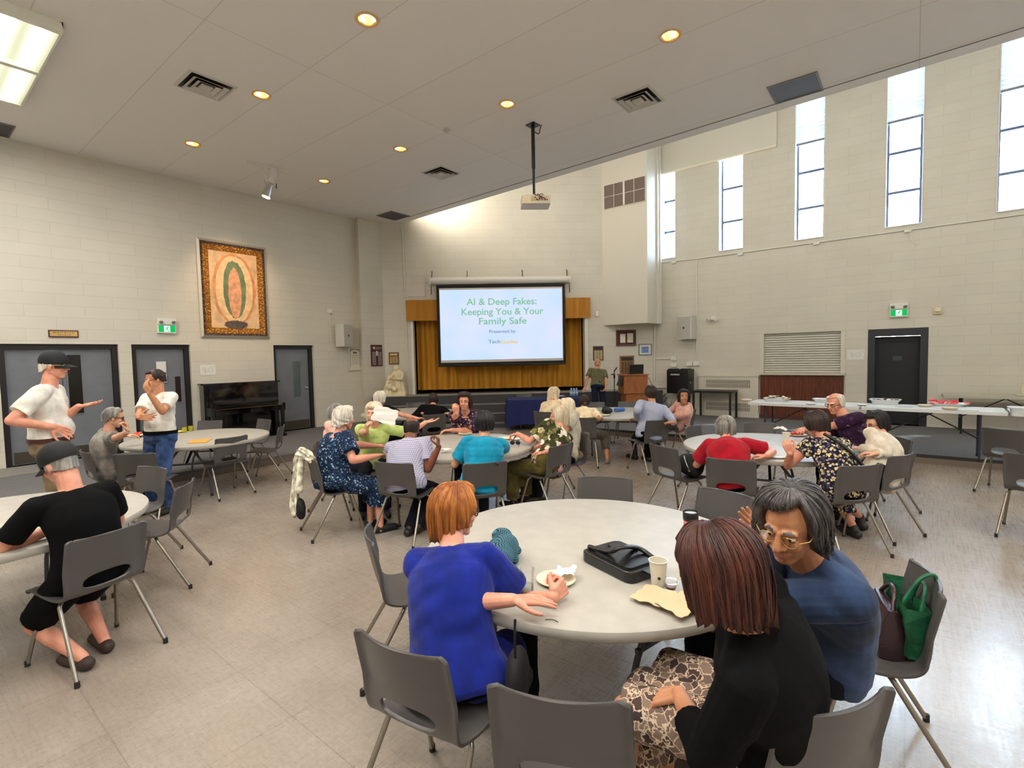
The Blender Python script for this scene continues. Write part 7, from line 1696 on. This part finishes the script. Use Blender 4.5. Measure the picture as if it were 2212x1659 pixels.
# middle table
solo(plate_mb(.10), 'paper_plate', M_PAPERP, 'paper plate in front of the woman in purple floral', 'plate', (1005, 938)); solo(plate_mb(.10), 'paper_plate', M_PAPERP, 'paper plate under the reaching hand of the flowered blouse', 'plate', (1094, 948))
solo(crumple(.14, .12, .008, 8), 'napkin', M_NAPK, 'white napkin beside the sunglasses on the middle table', 'napkin', (1112, 950), TZ, .7); solo(crumple(.12, .10, .03, 9), 'napkin', M_NAPK, 'crumpled napkin left of the turquoise shirt', 'napkin', (962, 978), TZ, .2)
r = put('sunglasses', 'dark sunglasses lying on the middle table before the flowered blouse', 'sunglasses', (1113, 962), TZ, head_angle(-10)-math.pi/2+math.pi)
m_ = MB(); m2 = MB()
for sx in (-1, 1):
    m2.lathe([(0, -.001), (.028, -.001), (.028, .001), (0, .001)], (0, 0, 0), 20)
    for v in range(len(m2.v)-80, len(m2.v)): x, y, zz = m2.v[v]; m2.v[v] = (x*1.05+sx*.034, zz, y*.85+.03)
    m_.tube([(sx*.064, 0, .045), (sx*.066, .06, .035), (sx*.062, .13, .006)], .0025, 6)
m_.tube([(-.010, 0, .042), (0, .002, .045), (.010, 0, .042)], .003, 6); m_.build('frame', M_BLACK, r, 60); m2.build('lenses', mat('dark_lens', (20, 20, 24), .1), r)
pw = CO+ray(832, 897)*float((at(812, 930, 1.03)-CO)@CF-.03); n_ = crumple(.26, .17, .012, 12, 0); o = tag(n_.build('napkin', M_NAPK, None, 50, tuple(pw)), 'white paper napkin held up before the face of the lime-shirted woman', 'napkin'); o.rotation_euler = (math.radians(78), .32, head_angle(0)-math.pi/2)
# far left table, lectern table
clear_cup('clear plastic cup on the far left table', (862, 892)); solo(plate_mb(.09), 'paper_plate', M_PAPERP, 'small plate by the man in black at the far left table', 'plate', (900, 893))
r = put('black_bag', 'black cloth bag on the table before the lectern', 'bag', (1311, 893), TZ, .4); m_ = MB().ell((0, 0, .05), (.17, .10, .05)).ell((.10, .03, .07), (.08, .07, .05)); pend(m_, 'bag_body', [mat('black_fabric', (14, 13, 17), .8)], r, .009, .006)
solo(MB().cap((-.09, 0, .04), (.09, 0, .04), .038, .038, 16), 'rolled_umbrella', mat('umbrella_blue', (70, 108, 184), .6), 'blue rolled umbrella or bottle lying beside the black bag', 'umbrella', (1338, 889), TZ, head_angle(-60)); solo(plate_mb(.10), 'paper_plate', M_PAPERP, 'paper plate of scraps before the ponytail woman', 'plate', (1306, 898))
# table of the woman in red
r = put('paper_cup', 'cream paper cup standing by the red food plate on the right table', 'cup', (1698, 956)); cup_mb(.029, .041, .115).build('cup_wall', M_PCUP, r, 50); MB().lathe([(.041, .114), (.0435, .1165), (.041, .119), (.0385, .1165), (.041, .114)], (0, 0, 0), 28, 0, False).build('rolled_rim', M_PCUP, r, 180)
r = put('paper_cup', 'cream paper cup in the hand of the dark-flowered dress', 'cup', (1722, 985)); cup_mb(.032, .045, .12).build('cup_wall', M_PCUP, r, 50); MB().lathe([(.045, .119), (.0475, .1215), (.045, .124), (.0425, .1215), (.045, .119)], (0, 0, 0), 28, 0, False).build('rolled_rim', M_PCUP, r, 180)
solo(plate_mb(.11), 'paper_plate', M_PAPERP, 'paper plate heaped with red fruit on the right table', 'plate', (1722, 941))
for k in range(5): solo(MB().ell((0, 0, .02), (.035, .024, .02)), 'fruit_piece', mat('strawberry_red', (204, 50, 36), .35), 'piece of red fruit heaped on the right table\'s plate', 'fruit', (1712+5*k, 940-(k % 2)*3), TZ+.010, k*.8, 'red fruit on the right table plate')
solo(crumple(.16, .14, .035, 15), 'napkin', M_NAPK, 'white folded napkin behind the paper cup on the right table', 'napkin', (1686, 932), TZ, .5); solo(plate_mb(.10), 'paper_plate', mat('white_plate', (226, 228, 230), .5), 'white paper plate right of the crimson blouse\'s arm', 'plate', (1678, 988)); clear_cup('clear glass before the woman in the cream cardigan', (1851, 984))
# serving tables
BZ = ZP+.742
def tray(lab, px, w, d, h, m=None, z=BZ):
    r = put('serving_tray', lab, 'tray', px, z, brz); M_ = m or M_CLEAR
    MB().rings([[(x*k, y*k, zz) for x, y in [(w/2*math.copysign(abs(math.cos(q))**.5, math.cos(q)), d/2*math.copysign(abs(math.sin(q))**.5, math.sin(q))) for q in np.linspace(0, 2*math.pi, 36, endpoint=False)]] for zz, k in ((0.0, .80), (h*.7, .86), (h, 1.0), (h+.006, 1.0), (h*.75, .84), (.008, .78))], 0, True, True).build('tray_dish', M_, r, 60); return r, at(px[0], px[1], z)
M_TRAYW = mat('clear_white_tray', (216, 222, 226), .2)
def heap(px_tray, base, n, w, d, h, name, m, shape, lab, cat, grp, seed):
    rg = random.Random(seed); c, s = math.cos(brz), math.sin(brz)
    for k in range(n):
        u = rg.uniform(-1, 1)*.42*w; v = rg.uniform(-1, 1)*.36*d; e = 1-(abs(u)/(.5*w))**2*.6-(abs(v)/(.5*d))**2*.5
        o = tag(shape().build(name, m[k % len(m)], None, 60, (base[0]+c*u-s*v, base[1]+s*u+c*v, base[2]+.012+h*max(.15, e)*rg.uniform(.2, .9)), rg.uniform(0, 6.28)), lab, cat, grp); o.rotation_euler = (rg.uniform(-.3, .3), rg.uniform(-.3, .3), rg.uniform(0, 6.28))
r_, b_ = tray('clear tray of pale pastries on the serving table under the shutter', (1678, 866), .44, .34, .05, M_TRAYW); heap(0, b_, 18, .44, .34, .07, 'pastry', [mat('pastry_cream', (226, 206, 152), .7), mat('pastry_brown', (150, 112, 84), .7), mat('pastry_white', (232, 224, 208), .7)], lambda: MB().ell((0, 0, .018), (.04, .03, .02), None, 10, 6), 'small pale pastry in the tray under the shutter', 'pastry', 'pastries in the first tray', 2)
r_, b_ = tray('clear tray mostly hidden behind the balding man\'s head', (1783, 868), .40, .30, .05, M_TRAYW)
r_, b_ = tray('deep clear tray of dark biscuits before the black doorway', (1912, 872), .44, .34, .07, M_TRAYW); heap(0, b_, 16, .44, .34, .07, 'biscuit', [mat('biscuit_dark', (60, 46, 44), .7), mat('biscuit_grey', (150, 140, 136), .7), mat('pastry_white', (232, 224, 208), .7)], lambda: MB().ell((0, 0, .02), (.035, .03, .018), None, 10, 6), 'dark biscuit in the deep tray before the doorway', 'biscuit', 'biscuits in the deep tray', 3)
r_, b_ = tray('clear tray heaped with watermelon at the right end of the table', (2047, 876), .50, .38, .035, M_TRAYW); heap(0, b_, 18, .50, .38, .065, 'watermelon_slice', [mat('melon_pink', (226, 74, 78), .35, var=.12, vscale=40)], lambda: MB().prism([(0, 0, 0), (.075, -.03, 0), (.085, .0, 0), (.075, .03, 0)], (0, 0, .022)), 'wedge of pink watermelon in the serving tray', 'fruit', 'watermelon wedges in the serving tray', 4)
r_, b_ = tray('white dish cut off by the right edge of the photo on the serving table', (2214, 890), .36, .32, .06, M_TRAYW)
for lab, px, n in (('short stack of paper plates at the left end of the serving tables', (1612, 867), 5), ('stack of paper plates left of the watermelon tray', (1998, 878), 3), ('stack of small paper plates in front of the watermelon tray', (2052, 885), 4)):
    p_ = at(px[0], px[1], BZ)
    for k in range(n): tag(plate_mb(.095).build('paper_plate', M_PAPERP, None, 40, (p_[0], p_[1], BZ+.006*k)), 'plate in the '+lab, 'plate', lab)
solo(crumple(.18, .14, .006, 21), 'napkin', M_NAPK, 'flat white napkin on the serving table beside the hidden tray', 'napkin', (1752, 873), BZ, .3); solo(crumple(.20, .12, .012, 22), 'napkin', M_NAPK, 'white napkin left of the tray of dark biscuits', 'napkin', (1862, 876), BZ, .1)
for lab, px in (('silver tongs lying right of the dark biscuit tray', (1952, 880)), ('silver tongs lying right of the watermelon tray', (2092, 888))):
    r = put('tongs', lab, 'tongs', px, BZ, brz+.3)
    for s in (-1, 1): MB().tube([(-.11, 0, .012), (.02, s*.012, .014), (.11, s*.022, .008)], .004, 6).build('arm', M_STEEL, r, 60)
p_ = at(2202, 858, BZ); r = thing('beverage_tray', 'pale tray at the right edge on the beige table', 'tray', (XR-.55, p_[1]-.22, BZ+.002), -math.pi/2); MB().rbox((0, 0, .012), (.42, .28, .02), .04).build('tray_dish', mat('tray_cream', (206, 198, 176), .5), r)
for k, dx in enumerate((-.12, .08)): tag(MB().lathe([(0, 0), (.035, 0), (.035, .13), (.022, .17), (.022, .20), (0, .20)], (0, 0, 0), 18).build('glass_bottle', mat('cream_bottle', (214, 206, 180), .25), None, 50, (XR-.55, p_[1]-.22-dx, BZ+.026)), ['cream bottle on the beige table, nearer the doorway', 'cream bottle on the beige table, at the photo edge'][k], 'bottle', None)
# presenter's table
bt_ = np.array([bc[0], bc[1]])
M_BOT = glass_mat('bottle_blue', (150, 190, 226), .3, .05)
wb_ = at(1237, 853, .748)[:2]-WN*.25
for k in range(6):
    q_ = wb_+WT*(.07*(k % 3)-.07)+WN*(.07*(k//3)); o = tag(thing('water_bottle', None, 'bottle', (q_[0], q_[1], .748), 0, 'water bottles on the blue table')); o['label'] = 'small clear blue water bottle in the pack on the blue cloth'
    MB().lathe([(0, 0), (.031, 0), (.032, .01), (.030, .06), (.032, .10), (.030, .135), (.013, .17), (.013, .178), (0, .178)], (0, 0, 0), 16).build('bottle_body', mat('bottle_plastic_blue', (126, 170, 214), .15, spec=.8), o, 60)
    MB().lathe([(0, .178), (.015, .178), (.015, .195), (0, .195)], (0, 0, 0), 12).build('cap', M_WHITEP, o, 40); MB().lathe([(.0325, .055), (.0335, .06), (.0335, .10), (.0325, .105)], (0, 0, 0), 16, 0, False).build('label_band', mat('bottle_label', (206, 214, 232), .5), o, 60)
q_ = wb_-WT*.42; tag(MB().box((0, 0, .002), (.30, .21, .003)).build('paper_sheet', M_NAPK, None, None, (q_[0], q_[1], .748), ROT_W+.2), 'white sheet of paper on the royal blue cloth', 'paper')
# strap across the back of the flowered dress
D = d20; m_ = MB(); pts = []
for t in np.linspace(0, 1, 9):
    c = D['P'](.93-.70*t); u = (D['P'](.93-.70*t+.02)-c).normalized(); x = D['lxs']; ff = u.cross(x)
    pts.append(c-x*(.10-.26*t)-ff*(.128+.030*math.sin(math.pi*t)))
m_.tube(pts, [.016]*9, 8).build('bag_strap', M_BLACK, pr20, 60)
flush_people()
